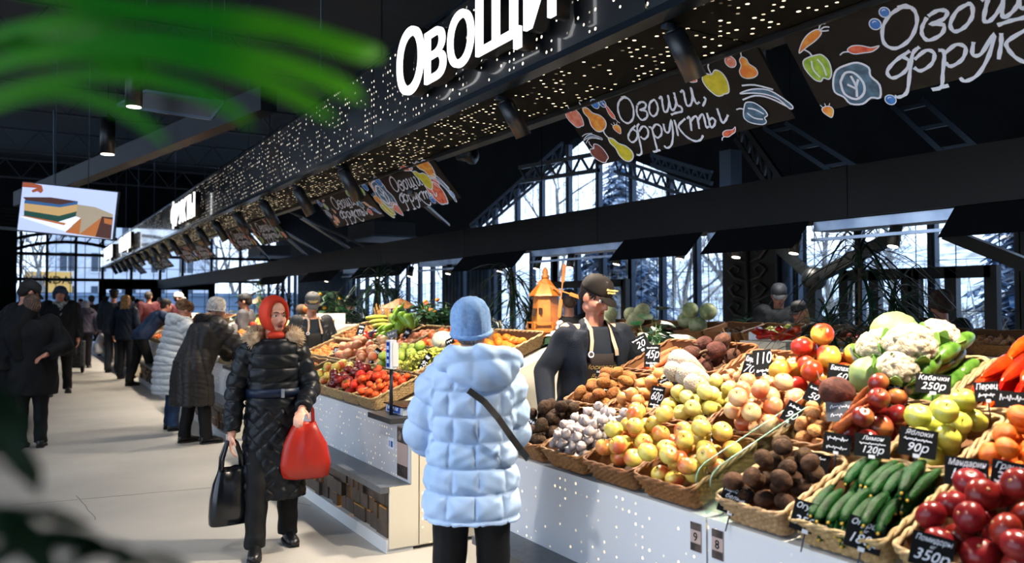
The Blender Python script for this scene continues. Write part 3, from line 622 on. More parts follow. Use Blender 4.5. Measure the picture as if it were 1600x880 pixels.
ST = [  # strokes of the two words, traced in the crop of the sign
 ([c3(*q) for q in ((735, 612), (705, 605), (675, 630), (668, 680), (690, 740), (730, 765), (762, 735), (765, 675), (745, 625), (712, 600), (690, 605))], 0),
 ([c3(*q) for q in ((790, 650), (812, 632), (840, 640), (838, 668), (806, 682), (845, 690), (850, 725), (820, 745), (795, 722), (785, 690), (788, 655))], 0),
 ([c3(*q) for q in ((893, 618), (868, 640), (864, 690), (885, 720), (908, 708), (918, 670), (905, 628), (888, 616))], 0),
 ([c3(*q) for q in ((925, 612), (940, 598), (946, 640), (956, 688), (975, 690), (988, 640), (980, 588))], 0),
 ([c3(*q) for q in ((982, 600), (996, 660), (1010, 685), (1028, 660), (1030, 620), (1018, 572))], 0),
 ([c3(*q) for q in ((1022, 600), (1040, 650), (1062, 662), (1068, 690), (1030, 700), (1000, 712))], 0),
 ([c3(*q) for q in ((1058, 572), (1075, 560), (1085, 600), (1098, 650), (1120, 652), (1134, 610), (1124, 540), (1140, 600), (1158, 640), (1178, 632))], 0),
 ([c3(*q) for q in ((1204, 600), (1216, 618), (1198, 658))], 0),
 ([(994, 195), (986, 204), (983, 214), (989, 221), (996, 216), (997, 206), (990, 200)], 0),
 ([(1000, 192), (997, 198), (1000, 215), (1004, 236), (1000, 241), (996, 240)], 0),
 ([(1000, 204), (1006, 196), (1013, 200), (1014, 210), (1008, 216), (1002, 212)], 0),
 ([(1015, 197), (1020, 200), (1025, 220), (1028, 234), (1022, 236), (1033, 233)], 0),
 ([(1020, 202), (1026, 193), (1034, 197), (1035, 208), (1029, 214), (1024, 210)], 0),
 ([(1038, 192), (1041, 204), (1047, 204), (1050, 186), (1053, 206), (1051, 224), (1044, 230), (1039, 226)], 0),
 ([(1055, 186), (1058, 196), (1061, 211)], 0), ([(1072, 184), (1062, 194), (1064, 201), (1074, 212), (1087, 219), (1096, 217), (1100, 210)], 0),
 ([(1075, 184), (1079, 182), (1082, 203)], 0), ([(1080, 190), (1086, 181), (1091, 183), (1094, 200)], 0), ([(1092, 188), (1097, 178), (1101, 180), (1105, 197), (1109, 196)], 0),
 ([(1106, 175), (1109, 186), (1112, 197), (1117, 195), (1119, 187), (1114, 183), (1110, 186)], 0), ([(1122, 168), (1126, 180), (1130, 190), (1135, 187), (1139, 178)], 0)]
Y1L = 4.704
TEXT_UV = [smooth_path([on_sign(*q, Y1L) for q in s], 4) for s, _ in ST]
PAINT = [SLATE, CHALK] + [mat('paint_'+n_, c, c2, rough=.7, vs=22, lo=.35, hi=.65) for n_, c, c2 in (('red', 'c8402a', 'e8805a'), ('orange', 'e07a2a', 'f2b04a'), ('yellow', 'd8c832', 'b8b020'), ('green', '6c9c2c', 'a8c84a'), ('blue', '1f5aa8', '3a7fd0'), ('dusk', '20405a', '4a7492'), ('plum', '5a2a2a', '7a3c34'), ('pink', 'd8705a', 'e8a088'))]
CI = dict(slate=0, white=1, red=2, orange=3, yellow=4, green=5, blue=6, dusk=7, plum=8, pink=9)
SH = {
 'apple': ([(-.1, .75), (-.5, .95), (-.95, .6), (-.95, -.1), (-.55, -.85), (-.1, -.95), (.1, -.9), (.6, -.85), (.95, -.1), (.9, .6), (.5, .95), (.1, .75)], [[(0, .7), (.05, 1.25), (.25, 1.5)]]),
 'pear': ([(0, 1.1), (-.35, .8), (-.4, .3), (-.8, -.2), (-.8, -.75), (-.35, -1.05), (.35, -1.05), (.8, -.75), (.8, -.2), (.4, .3), (.35, .8)], [[(0, 1.1), (.1, 1.5), (.35, 1.7)]]),
 'berry': ([(math.cos(a)*.9, math.sin(a)*.9) for a in [i*PI/4 for i in range(8)]], [[(-.3, .3), (0, .5), (.3, .3)]]),
 'chili': ([(-1.2, .25), (-.7, .5), (.0, .35), (.8, -.1), (1.5, -.15), (.8, -.45), (0, -.35), (-.8, -.2)], [[(-1.1, .1), (-1.6, .2), (-2.0, .05)]]),
 'carrot': ([(-1.7, -.5), (-.9, .15), (0, .5), (.9, .5), (1.05, .1), (.3, -.2), (-.8, -.35)], [[(1, .4), (1.4, .7), (1.8, .6)], [(1, .3), (1.5, .4), (1.9, .2)], [(1, .3), (1.4, .1), (1.7, .0)]]),
 'straw': ([(0, .8), (-.7, .6), (-.8, 0), (-.3, -.8), (0, -1.0), (.35, -.75), (.8, .0), (.65, .6)], [[(-.5, .7), (-.7, 1.2)], [(0, .8), (.05, 1.3)], [(.4, .7), (.8, 1.1)]]),
 'pepper': ([(-.3, .9), (-.8, .75), (-.95, .2), (-.7, -.7), (-.3, -1), (0, -.8), (.35, -1.0), (.75, -.6), (.95, .2), (.7, .8), (.25, .9)], [[(0, .85), (-.05, 1.2), (-.3, 1.5)], [(-.2, .6), (-.4, 0), (-.2, -.7)], [(.25, .6), (.4, 0), (.3, -.7)]]),
 'cabbage': ([(.1, 1), (-.5, .9), (-.9, .45), (-1.1, -.1), (-.8, -.45), (-.65, -.85), (-.1, -1.0), (.4, -.8), (.8, -.9), (1.05, -.3), (.85, .2), (.95, .6), (.6, .95)], [[(-.6, .3), (-.7, -.3), (-.3, -.7), (.2, -.5), (.4, 0), (.2, .55), (-.2, .65), (-.6, .3)], [(-.2, -.6), (0, -.1), (0, .45)], [(0, -.1), (.25, .2)], [(-.05, -.2), (-.35, .1)]]),
 'leek': ([(-1.6, .4), (-.6, .55), (.5, .3), (1.3, -.5), (1.6, -1.0), (1.35, -1.1), (.9, -.4), (.2, .05), (-.7, .3)], [[(-1.6, -.05), (-.6, .1), (.3, -.2), (1.2, -.9)], [(-1.2, .9), (-.3, .8), (.8, .3)]])}
def paint(mb, kind, u, v, s, col, rot=0, lev=0, sx=1.0):
    body, lines = SH[kind]; c, si = math.cos(rot), math.sin(rot); z = .0085+lev*.0006
    def T(q): x, y = q[0]*s*sx, q[1]*s; return (u+x*c-y*si, v+x*si+y*c)
    pth = smooth_path([T(q) for q in body], 3, True)
    mb.poly([(p.x, p.y, z) for p in pth], (0, 0, .0008), CI[col])
    mb.ribbon([(p.x, p.y, z+.0012) for p in pth+[pth[0]]], max(.005, s*.09), (0, 0, 1), .001, 1)
    for l in lines: mb.ribbon([(p.x, p.y, z+.0013) for p in smooth_path([T(q) for q in l], 3)], max(.004, s*.11), (0, 0, 1), .001, 1 if col != 'dusk' else 1)
def chalk_sign(y0, L, texts, items, label, group=None, sw=.0155):
    t = thing('chalk_sign', label, 'sign', M=axes((0, -1, 0), SU, SN, (SX0, y0, SZ0)), group=group)
    MB().b2((0, 0, -.012), (L, SLEN, .008)).build('board', SLATE, t); m = MB()
    for pth in texts: m.ribbon([(p.x, p.y, .0095+.0004*(i % 2)) for i, p in enumerate(pth)], [sw*(.75+.35*math.sin(2.2*i+1)**2) for i in range(len(pth))], (0, 0, 1), .0012)
    if texts: m.build('chalk_lettering', CHALK, t)
    for k_, it in enumerate(items): m = MB(); paint(m, *it[:5], rot=it[5] if len(it) > 5 else 0, lev=k_ % 5, sx=it[6] if len(it) > 6 else 1); m.build('painted_'+dict(straw='strawberry', leek='leek').get(it[0], it[0]), PAINT, t)
    MB().cyl((.25, SLEN, -.01), (.25, SLEN+.05, -.01), .01).cyl((L-.25, SLEN, -.01), (L-.25, SLEN+.05, -.01), .01).build('hook', STEEL, t)
    return t
def S1(px, py): return on_sign(px, py, Y1L)
def S2(px, py): return on_sign(px, py, Y2L)
Y2L = 2.774
def it(kind, f, px, py, pr_, col, rot=0, sx=1.0):
    u, v = f(px, py); u2, v2 = f(px+pr_, py); return (kind, u, v, abs(u2-u), col, rot, sx)
items1 = [it('apple', S1, 900, 184, 12, 'pink'), it('pear', S1, 929, 184, 16, 'orange', .35), it('berry', S1, 931, 161, 7, 'blue'), it('berry', S1, 943, 160, 6, 'blue'), it('chili', S1, 954, 173, 9, 'red', 1.9), it('straw', S1, 966, 200, 7, 'orange'),
 it('leek', S1, 925, 214, 9, 'dusk', .3), it('apple', S1, 938, 239, 12, 'plum', .4), it('pear', S1, 971, 231, 17, 'yellow', .45, .8), it('straw', S1, 1083, 121, 8, 'pink', .8), it('apple', S1, 1121, 129, 20, 'yellow'), it('berry', S1, 1143, 95, 10, 'pink'),
 it('pear', S1, 1168, 104, 16, 'orange', -.1, 1.1), it('pepper', S1, 1181, 176, 19, 'dusk', .9), it('chili', S1, 1141, 205, 13, 'red', .5, .8), it('leek', S1, 1195, 148, 24, 'dusk', -.1)]
items2 = [it('carrot', S2, 1270, 60, 20, 'orange', .15), it('chili', S2, 1348, 75, 20, 'red', .0), it('pepper', S2, 1280, 104, 23, 'green', .0), it('cabbage', S2, 1338, 130, 36, 'dusk'), it('berry', S2, 1384, 17, 10, 'blue'), it('berry', S2, 1369, 36, 11, 'blue'), it('berry', S2, 1393, 154, 10, 'blue'), it('straw', S2, 1296, 172, 11, 'orange')]
chalk_sign(Y1L, Y1L-2.95, TEXT_UV, items1, 'black chalk board with painted yellow apple and leek, beside the largest chalk board')
a0, a1 = S1(978, 150), S1(985, 191); b0, b1 = S2(1417, 7), S2(1413, 71); k2 = (b0[1]-b1[1])/(a0[1]-a1[1])
TEXT2 = [[V((b0[0]+(p.x-a0[0])*k2*1.12, b0[1]+(p.y-a0[1])*k2, 0)) for p in pth] for pth in TEXT_UV]
chalk_sign(Y2L, 1.9, TEXT2, items2, 'largest black chalk board, with carrot, green pepper and outlined cabbage at its end', sw=.018)
# the far signs: same wording, other fruit
def far_items(v, r):
    out = []; cols = ['red', 'orange', 'yellow', 'pink', 'blue', 'dusk', 'green']; ks = ['apple', 'pear', 'berry', 'chili', 'straw', 'pepper', 'cabbage', 'leek']
    for (u, vv, s) in ((.1, .4, .05), (.22, .33, .045), (.12, .22, .055), (.3, .42, .03), (.25, .12, .05), (.13, .07, .035), (1.2, .42, .045), (1.42, .4, .06), (1.32, .25, .06), (1.5, .2, .05), (1.62, .38, .05), (1.6, .1, .06), (1.42, .1, .04), (.38, .24, .028)):
        c = r.choice(cols); kd = r.choice(ks[:6]); out.append((kd, u, vv, s*1.15, c, r.uniform(-.6, .6)))
    return out
P1 = [it('cabbage', lambda x, y: on_sign(x, y, 8.597), 600, 303, 12, 'dusk'), it('berry', lambda x, y: on_sign(x, y, 8.597), 571, 291, 4, 'blue'), it('chili', lambda x, y: on_sign(x, y, 8.597), 581, 289, 5, 'orange', 1.8), it('berry', lambda x, y: on_sign(x, y, 8.597), 592, 283, 5, 'blue'), it('straw', lambda x, y: on_sign(x, y, 8.597), 592, 312, 5, 'orange'), it('pepper', lambda x, y: on_sign(x, y, 8.597), 606, 325, 8, 'yellow', .4), it('straw', lambda x, y: on_sign(x, y, 8.597), 621, 325, 7, 'pink', .3),
 it('chili', lambda x, y: on_sign(x, y, 8.597), 636, 262, 7, 'red'), it('pear', lambda x, y: on_sign(x, y, 8.597), 665, 261, 11, 'orange', 1.1), it('pear', lambda x, y: on_sign(x, y, 8.597), 662, 278, 10, 'yellow', .8), it('straw', lambda x, y: on_sign(x, y, 8.597), 681, 283, 6, 'red'), it('apple', lambda x, y: on_sign(x, y, 8.597), 684, 301, 12, 'red', -.1), it('leek', lambda x, y: on_sign(x, y, 8.597), 694, 290, 9, 'dusk', -.8), it('berry', lambda x, y: on_sign(x, y, 8.597), 707, 302, 4, 'blue'), it('berry', lambda x, y: on_sign(x, y, 8.597), 677, 311, 4, 'blue')]
chalk_sign(8.597, 1.72, [[V((p.x*.98+.03, p.y, 0)) for p in q] for q in TEXT_UV], P1, 'black chalk board with outlined cabbage, big red apple and leek')
k_ = 0
desc = ['farther board of the second pair, yellow and green fruit round the words', 'nearer board of the third pair', 'farther board of the third pair', 'nearer board of the fourth pair', 'farther board of the fourth pair', 'nearer board of the fifth pair', 'farther board of the fifth pair', 'board nearest the end glazing']
for y0 in (10.507, 14.44, 16.35, 20.28, 22.19, 26.1, 28.0, 32.0):
    chalk_sign(y0, 1.72, TEXT_UV, far_items(k_, random.Random(k_+5)), 'painted black sign, '+desc[k_]); k_ += 1

# ---------------------------------------------------------------- the stalls
SLP = .4; TH_ = math.atan(SLP); UPS = V((math.cos(TH_), 0, math.sin(TH_))); NRM = V((-math.sin(TH_), 0, math.cos(TH_)))
SX = 2.15; STOP = .80; XB = 3.42; ZB_ = STOP+(XB-SX)*SLP
PWF = perforated('perforated_white_panel', 'd6d6d9', 'ffdf9c', .042, .0062, .33, (1, 2), 2.2, .3)
PWE = perforated('perforated_cream_end', 'd8d0bd', 'ffd48a', .055, .009, .5, (0, 2), 3.0, .35)
def stall_frame(s, y, n=0): return V((SX, 0, STOP))+UPS*s+NRM*n+V((0, y, 0))
def stall(y0, y1, label, near_end=True, yc=None):
    t = thing('market_stall', label, 'stall', (SX, (y0+y1)/2, 0)); oy = (y0+y1)/2
    def B(lo, hi, nm, mt):
        m = MB().b2((lo[0]-SX, lo[1]-oy, lo[2]), (hi[0]-SX, hi[1]-oy, hi[2])); return m.build(nm, mt, t)
    pf = MB().b2((-.002, 0, .42), (.02, y1-y0, STOP)); pf.build('front_panel', PWF, t, (0, y0-oy, 0))
    m = MB(); m.poly([(.02, y0-oy, .02), (.02, y0-oy, STOP-.01), (XB-SX, y0-oy, ZB_), (XB-SX+.5, y0-oy, ZB_), (XB-SX+.5, y0-oy, .02)], (0, y1-y0, 0)); m.build('cabinet', CREAM, t)
    if near_end: 
        m = MB(); m.b2((.06, -.012, .03), (.9, 0, 1.0)); m.build('end_panel', PWE, t, (0, y0-oy, 0))
        MB().b2((-.15, -.014, .03), (.0, 0, .42)).b2((.0, -.014, .03), (.05, 0, STOP)).build('corner_panel', CREAM, t, (0, y0-oy, 0))
    MB().b2((-.004, y0-oy, STOP-.004), (.10, y1-oy, STOP+.012)).build('front_ledge', WHITE, t)
    MB().b2((-.21, y0-oy-.01, .385), (.0, y1-oy, .425)).build('shelf', STONE, t)
    MB().b2((-.165, y0-oy, .0), (.02, y1-oy, .085)).build('plinth', WHITE, t)
    MB().b2((-.10, y0-oy, .085), (-.09, y1-oy, .385)).build('edge_glow_strip', GOLDGLOW, t); m = MB(); bz = MB(); r = random.Random(int(y0*10)); row = 0  # glowing strip added so gold shows between the blocks like lit edges
    for z in (.085, .185, .285):
        y = y0; 
        while y < y1-.02:
            w_ = min(r.choice([.07, .1, .14, .19, .22]), y1-y); dp = r.choice([.035, .045, .055, .07]); g = .004 if r.random() > .35 else .034
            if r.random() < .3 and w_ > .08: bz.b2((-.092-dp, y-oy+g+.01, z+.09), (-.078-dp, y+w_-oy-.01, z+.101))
            m.b2((-.09-dp, y-oy+g, z+.002), (-.075, y+w_-oy-.001, z+.098)); y += w_
    m.build('wooden_cladding', BLOCK, t); bz.build('gold_lit_edging', mat('gold_edge_light', 'd8a040', rough=.3, metal=.9), t); return t  # edge light on the blocks is put in as thin gold strips
st = {}
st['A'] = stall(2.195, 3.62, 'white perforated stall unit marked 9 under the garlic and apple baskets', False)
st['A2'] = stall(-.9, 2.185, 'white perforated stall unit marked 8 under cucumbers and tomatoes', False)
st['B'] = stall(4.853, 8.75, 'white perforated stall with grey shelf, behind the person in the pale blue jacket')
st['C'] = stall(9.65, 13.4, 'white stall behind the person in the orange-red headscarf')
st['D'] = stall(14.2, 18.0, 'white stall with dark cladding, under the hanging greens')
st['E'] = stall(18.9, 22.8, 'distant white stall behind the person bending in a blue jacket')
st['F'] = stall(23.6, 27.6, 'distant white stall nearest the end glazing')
# end shoulder panels so that the left side of the near stall closes
def plate(par, oy, y, z, w_, h, bands, txt=None, label=None, x=-.006):
    p = MB(); p.b2((x, y-oy-w_/2, z), (x+.003, y-oy+w_/2, z+h), 0)
    for (a, b) in bands: p.b2((x-.0012, y-oy-w_/2+.001, z+h*a), (x, y-oy+w_/2-.001, z+h*b), 1)
    o = p.build('info_plate', [mat('plate_paper', 'b59c93', rough=.5), mat('plate_dark', '241a18', '4a3e38', rough=.4, vs=30)], par); 
    if label: o['label'] = label
    if txt:
        for s, dz, sz in txt: put('plate_lettering', text_mesh(s, sz, .0006, mats=[BLKM]), o, M=axes((0, -1, 0), (0, 0, 1), (-1, 0, 0), (x-.0015, y-oy, z+h*dz)))
    return o
plate(st['A'], (2.195+3.62)/2, 2.245, .675, .055, .105, [(0, .28), (.74, 1)], [('9', .36, .045)], 'small brown plate numbered 9')
plate(st['A2'], (2.185-.9)/2, 2.135, .675, .055, .105, [(0, .28), (.74, 1)], [('8', .36, .045)], 'small brown plate numbered 8')
pl_ = plate(st['B'], (4.853+8.75)/2, 4.975, .44, .17, .335, [(0.02, .25), (.68, .97)], None, 'brown and black poster with a round emblem')
MB().cyl((-.0085, 5.02-6.8015, .71), (-.0075, 5.02-6.8015, .71), .035, n=20).b2((-.0078, 4.9-6.8015, .73), (-.0072, 4.97-6.8015, .738)).build('emblem', mat('emblem_tan', '8c7a6e', rough=.5), pl_)
sk = MB().b2((-.006, 5.12-6.8015, .60), (-.004, 5.22-6.8015, .68)).build('small_sticker', CHALK, st['B']); MB().b2((-.0075, 5.135-6.8015, .615), (-.006, 5.17-6.8015, .655)).b2((-.0075, 5.19-6.8015, .615), (-.006, 5.2-6.8015, .655)).build('sticker_mark', mat('sticker_blue', '2a5aa0'), sk)

# ---------------------------------------------------------------- scales
def scale(y, label, grp=None):
    t = thing('market_scale', label, 'scale', (2.22, y, STOP)); 
    MB().box((-.02, 0, .03), (.36, .40, .035)).build('base_slab', mat('scale_slab', '2b2d31', rough=.4), t)
    MB().box((.05, .02, .075), (.26, .30, .05)).build('weighing_unit', mat('scale_white', 'cfd3da', rough=.4), t)
    MB().box((.05, .02, .105), (.28, .34, .008)).build('tray', mat('tray_dark', '1a1c20', rough=.25, metal=.4), t)
    k = MB().box((-.085, .02, .082), (.006, .2, .045), Matrix.Rotation(.25, 3, 'Y')).build('keypad', mat('keypad_blue', '2f55b5', rough=.3), t); m = MB()
    for i in range(5): m.box((-.09, -.05+i*.035, .085), (.004, .018, .02), Matrix.Rotation(.25, 3, 'Y'))
    m.build('keypad_buttons', CHALK, k)
    MB().cyl((-.12, -.02, .04), (-.12, -.02, .36), .012, n=12).build('pole', mat('pole_dark', '232a34', rough=.3, metal=.5), t)
    d = MB().box((-.12, -.02, .45), (.045, .075, .19)).build('display_head', mat('scale_white', 'cfd3da'), t); m = MB().box((-.1435, -.02, .45), (.003, .05, .165)).build('display_screen', mat('display_blue', '1d3f93', rough=.2, emit=.15), d); m = MB()
    for z in (.405, .45, .495): m.box((-.146, -.02, z), (.002, .034, .024))
    m.build('display_digits', mat('digits', '9fb6e0', emit=.4), d); MB().box((-.105, -.058, .45), (.04, .003, .16)).build('side_plate', WHITE, d)
    return t
scale(5.08, 'white pole scale with blue display on the corner beside the pale blue jacket')
scale(9.85, 'white pole scale on the stall corner beside the person in the headscarf')

# ---------------------------------------------------------------- wicker baskets
BK = {}
def basket_mesh(D, W, H, light, fine=True):
    key = (round(D, 2), round(W, 2), round(H, 2), light, fine)
    if key in BK: return BK[key]
    D, W, H = key[:3]; rc = .035; step = .010 if fine else .03
    def loop(d, w_, off=0):
        pts = []; hx, hy = d/2-rc, w_/2-rc; segs = [((hx, -hy), (hx, hy), (1, 0)), ((hx, hy), (-hx, hy), (0, 1)), ((-hx, hy), (-hx, -hy), (-1, 0)), ((-hx, -hy), (hx, -hy), (0, -1))]
        for i, (a, b, n) in enumerate(segs):
            L = math.hypot(b[0]-a[0], b[1]-a[1]); k = max(2, int(L/step))
            for j in range(k): q = j/k; pts.append((a[0]+(b[0]-a[0])*q+n[0]*rc, a[1]+(b[1]-a[1])*q+n[1]*rc, n))
            n2 = segs[(i+1) % 4][2]
            for j in range(4): q = (j+.0)/4; a_ = math.atan2(n[1], n[0])+PI/2*q; nn = (math.cos(a_), math.sin(a_)); pts.append((b[0]+nn[0]*rc, b[1]+nn[1]*rc, nn))
        return pts
    rows = 9 if fine else 4; rings = []; base = loop(D, W); n = len(base); n -= n % 4
    base = base[:n]
    for k in range(rows*2+1):
        z = H*k/(rows*2); sc_ = .90+.10*k/(rows*2); ring = []
        for j, (x, y, nn) in enumerate(base):
            o = (0.0055*math.sin(2*PI*j/4+PI*(k//2)) if k % 2 else -.0022) if fine else (.002 if k % 2 else -.001)
            ring.append(V((x*sc_+nn[0]*o, y*sc_+nn[1]*o, z)))
        rings.append(ring)
    m = MB(); m.loft(rings, True, 0, True); m.f.pop(); m.m.pop(); m.s.pop()
    body = m; inner = [[V((x*s_*.955, y*s_*.955, z)) for x, y, nn in base] for s_, z in ((1.0, H), (.92, .012))]
    m.loft(inner[::-1], True, 1, False); m.f.pop(); m.m.pop(); m.s.pop()
    rim = MB()
    for ph in (0, PI) if fine else (0,):
        pts = [V((x+nn[0]*(-.004+.005*math.cos(j*.5+ph)), y+nn[1]*(-.004+.005*math.cos(j*.5+ph)), H+.004+.005*math.sin(j*.5+ph))) for j, (x, y, nn) in enumerate(base)]
        rim.tube(pts, .0065, 6, closed=True)
    mt = WICKL if light else WICK
    BK[key] = (m.mesh('wicker_body', [mt, WICKI]), rim.mesh('rim', [mt])); return BK[key]
BN = [0]
def basket(M, D, W, H, light, label, group=None, fine=True):
    b, r = basket_mesh(D, W, H, light, fine); t = thing('wicker_basket', label, 'basket', M=M, group=group); put('wicker_body', b, t); put('rim', r, t); return t

# ---------------------------------------------------------------- produce shapes (origin at the centre)
def jit(me, a, f, seed=0):
    for v in me.vertices: v.co += v.co.normalized()*(noise.noise(v.co*f+V((seed*7.1, 0, 0)))*a)
    me.update(); return me
def apple_like(r, top=.22, bot=.12, sq=.92, n=20, lob=0):
    m = MB(); prof = []
    for i in range(13):
        a = -PI/2+PI*i/12; rr = r*math.cos(a); z = r*sq*math.sin(a)
        if a > .9: z -= r*top*((a-.9)/(PI/2-.9))**1.5
        if a < -1.0: z += r*bot*((-a-1.0)/(PI/2-1.0))**1.5
        prof.append((max(rr, .0004), z))
    m.lathe(prof, n, fn=(lambda p, a, t: V((p.x*(1+lob*math.cos(5*a)), p.y*(1+lob*math.cos(5*a)), p.z))) if lob else None); return m
STEMM = mat('stem_brown', '4a3420', rough=.8); STEMG = mat('stem_green', '2f5a22', '476f2c', rough=.6, vs=20)
PK = {}
def kind(nm, cat, me, r, parts=(), long=0, word=None): PK[nm] = dict(name=cat, me=me, r=r, parts=parts, long=long, cat=word or cat.replace('_', ' '))
def stem_part(z, h=.014, r=.0016): return ('stem', MB().tube([(0, 0, z), (.002, .001, z+h*.6), (.005, .002, z+h)], [r, r, r*1.4], 5).mesh('stem', [STEMM]))
def apple_kind(nm, c1, c2, r=.040, lo=.42, hi=.62, ax=(0, 6.0), vs=14, rough=.28):
    me = apple_like(r).mesh('apple', [mat('apple_'+nm, c1, c2, rough=rough, vs=vs, lo=lo, hi=hi, rnd=.10, axis=ax, coat=.25)]); kind(nm, 'apple', me, r, [stem_part(r*.6)])
apple_kind('yellowred', 'e2cc60', 'd2603a', lo=.44, hi=.76)
apple_kind('red', '7a201c', 'b8743c', lo=.5, hi=.8); apple_kind('darkred', '5e1016', '8c2620', lo=.4, hi=.7); apple_kind('greenyellow', 'b5bd38', 'd8cf5c', r=.043, lo=.3, hi=.7, ax=(2, 3))
apple_kind('yellow', 'e2cf52', 'eadf88', r=.037, lo=.3, hi=.7, ax=(2, 3)); apple_kind('green', '8fae3a', 'b9c95e', r=.044, lo=.3, hi=.7, ax=(2, 3)); apple_kind('bicolor', 'e0a840', 'b8301c', r=.052, lo=.36, hi=.6)
apple_kind('peachy', 'ecc08a', 'd8643c', r=.042, lo=.35, hi=.75)
def tom(nm, c, r, cat='tomato'): 
    cal = MB()
    for i in range(5): a = i*2*PI/5; cal.ribbon([(0, 0, r*.80), (r*.3*math.cos(a), r*.3*math.sin(a), r*.84), (r*.55*math.cos(a), r*.55*math.sin(a), r*.76)], [.008, .007, .001], (0, 0, 1), .0008)
    kind(nm, cat, apple_like(r, .10, .06, .84, 20, .015).mesh(cat, [mat('skin_'+nm, *c, rough=.28, vs=6, rnd=.12, coat=.1, spec=.3, lo=.3, hi=.7)]), r*.95, [('calyx', cal.mesh('calyx', [STEMG]))] if nm == 'redtomato' else [('stem_scar', MB().ell((0, 0, r*.755), (.006, .006, .003), 8, 5).mesh('stem_scar', [mat('scar_tan', 'a87850', rough=.7)]))])
tom('tomato', ('84201a', '6a1614'), .047); tom('redtomato', ('c8301c', 'd8502a'), .040); tom('plumtomato', ('d8471e', 'e0602a'), .028); tom('pomegranate', ('8c2a2a', 'b04a3a'), .048, 'pomegranate')
def orange_kind(nm, c1, c2, r, word='mandarin'):
    kind(nm, word, apple_like(r, .10, .05, .86, 18).mesh(word, [mat('peel_'+nm, c1, c2, rough=.38, vs=9, rnd=.08, bump=.5, bs=300, lo=.3, hi=.7)]), r*.96, [('stem_button', MB().ell((0, 0, r*.72), (.004, .004, .0025), 8, 5).mesh('stem_button', [STEMG]))])
orange_kind('mandarin', 'f07818', 'e86a10', .038); orange_kind('tangerine', 'ea6a1c', 'f0822c', .030, 'tangerine'); orange_kind('persimmon', 'e08050', 'e89a6c', .037, 'persimmon'); orange_kind('grapefruit', 'e8845c', 'f0a070', .052, 'grapefruit')
def potato_kind(nm, c1, c2, r, el=1.35, cat='potato', bump=.7, a=.18):
    m = MB().ell((0, 0, 0), (r*el, r, r*.86), 16, 11).mesh(cat, [mat('skin_'+nm, c1, c2, rough=.8, vs=28, lo=.35, hi=.65, rnd=.18, bump=bump, bs=90, spec=.12)]); jit(m, r*a, 18); kind(nm, cat, m, r*1.05)
potato_kind('potato', '9c6b3c', '7a4e2a', .034); potato_kind('darkpotato', '4a382a', '2e221a', .032, 1.15); potato_kind('roundpotato', '5a4230', '32241b', .032, 1.05); potato_kind('ginger', 'd8a268', 'b87c44', .028, 1.2)
potato_kind('sweetpotato', '9a6438', '74482a', .028, 2.4, 'sweet_potato')
def onion_kind(nm, c1, c2, r):
    prof = [(.0005, -r*.98), (r*.35, -r*.9), (r*.8, -r*.55), (r, 0), (r*.88, r*.5), (r*.5, r*.85), (r*.2, r*1.05), (r*.12, r*1.3), (r*.10, r*1.5), (.0005, r*1.52)]
    kind(nm, 'onion', MB().lathe(prof, 18).mesh('onion', [mat('skin_'+nm, c1, c2, rough=.4, vs=20, rnd=.1, lo=.35, hi=.65)]), r*.98, [('roots', MB().cyl((0, 0, -r*1.05), (0, 0, -r*.93), r*.16, r*.2, 8).mesh('roots', [mat('root_tuft', 'c8b088', rough=.9)]))])
onion_kind('onion', 'd89a58', 'c0783a', .035); onion_kind('smallonion', 'c88a58', 'e0b084', .026)
r = .024; kind('garlic', 'garlic_bulb', MB().lathe([(.0005, -r*.75), (r*.5, -r*.78), (r*.95, -r*.4), (r, 0), (r*.8, r*.5), (r*.38, r*.82), (r*.17, r*1.02), (r*.13, r*1.25), (.0005, r*1.27)], 24, fn=lambda p, a, t: V((p.x*(1+.07*math.cos(8*a)), p.y*(1+.07*math.cos(8*a)), p.z))).mesh('garlic_bulb', [mat('garlic_skin', 'cfc8c2', 'b09ca0', rough=.5, vs=40, rnd=.06, lo=.3, hi=.7)]), r, word='garlic')
def long_kind(nm, cat, prof, c, bend=.0, rough=.3, n=14, parts=(), bump=0, word=None, coat=.2, lob=0, lo=.35, hi=.65, vs=20, spec=.3):
    """long produce lying along x; prof = (x, radius)"""
    m = MB(); L = prof[-1][0]-prof[0][0]; pts = [V((x, bend*(1-(2*(x-prof[0][0])/L-1)**2), 0)) for x, q in prof]; m.tube(pts, [q for x, q in prof], n)
    me = m.mesh(cat, [mat('skin_'+nm, *c, rough=rough, vs=vs, rnd=.14, bump=bump, bs=120, coat=coat, lo=lo, hi=hi, spec=spec)])
    if lob: displace(me, lambda co, no: -lob*np.abs(np.sin(np.arctan2(co[:, 2], co[:, 1])*1.5)))
    kind(nm, cat, me, max(q for x, q in prof), parts, L, word)
cp_ = lambda L, r, k=9: [(-L/2+L*i/(k-1), r*max(.12, math.sin(PI*min(1, max(0, (i+.25)/(k-.5))))**.38)) for i in range(k)]
long_kind('cucumber', 'cucumber', cp_(.19, .019, 11), ('0a3010', '12481b'), .010, .42, coat=0, spec=.15, bump=.5, parts=[('blossom_tip', MB().ell((-.097, 0, 0), (.006, .005, .005), 8, 5).mesh('blossom_tip', [mat('cuke_tip', 'c8a030', rough=.7)]))])
long_kind('palecucumber', 'cucumber', cp_(.15, .019, 11), ('3f7a22', '5d9a34'), .012, .35, bump=.4, parts=[('blossom_tip', MB().ell((-.078, 0, 0), (.007, .006, .006), 8, 5).mesh('blossom_tip', [mat('cuke_flower', 'e0a020', rough=.7)]))])
crown = MB()
for i in range(5): crown.cyl((.095, 0, 0), (.112, .008*math.cos(i*1.25), .008*math.sin(i*1.25)), .003, .002, 5)
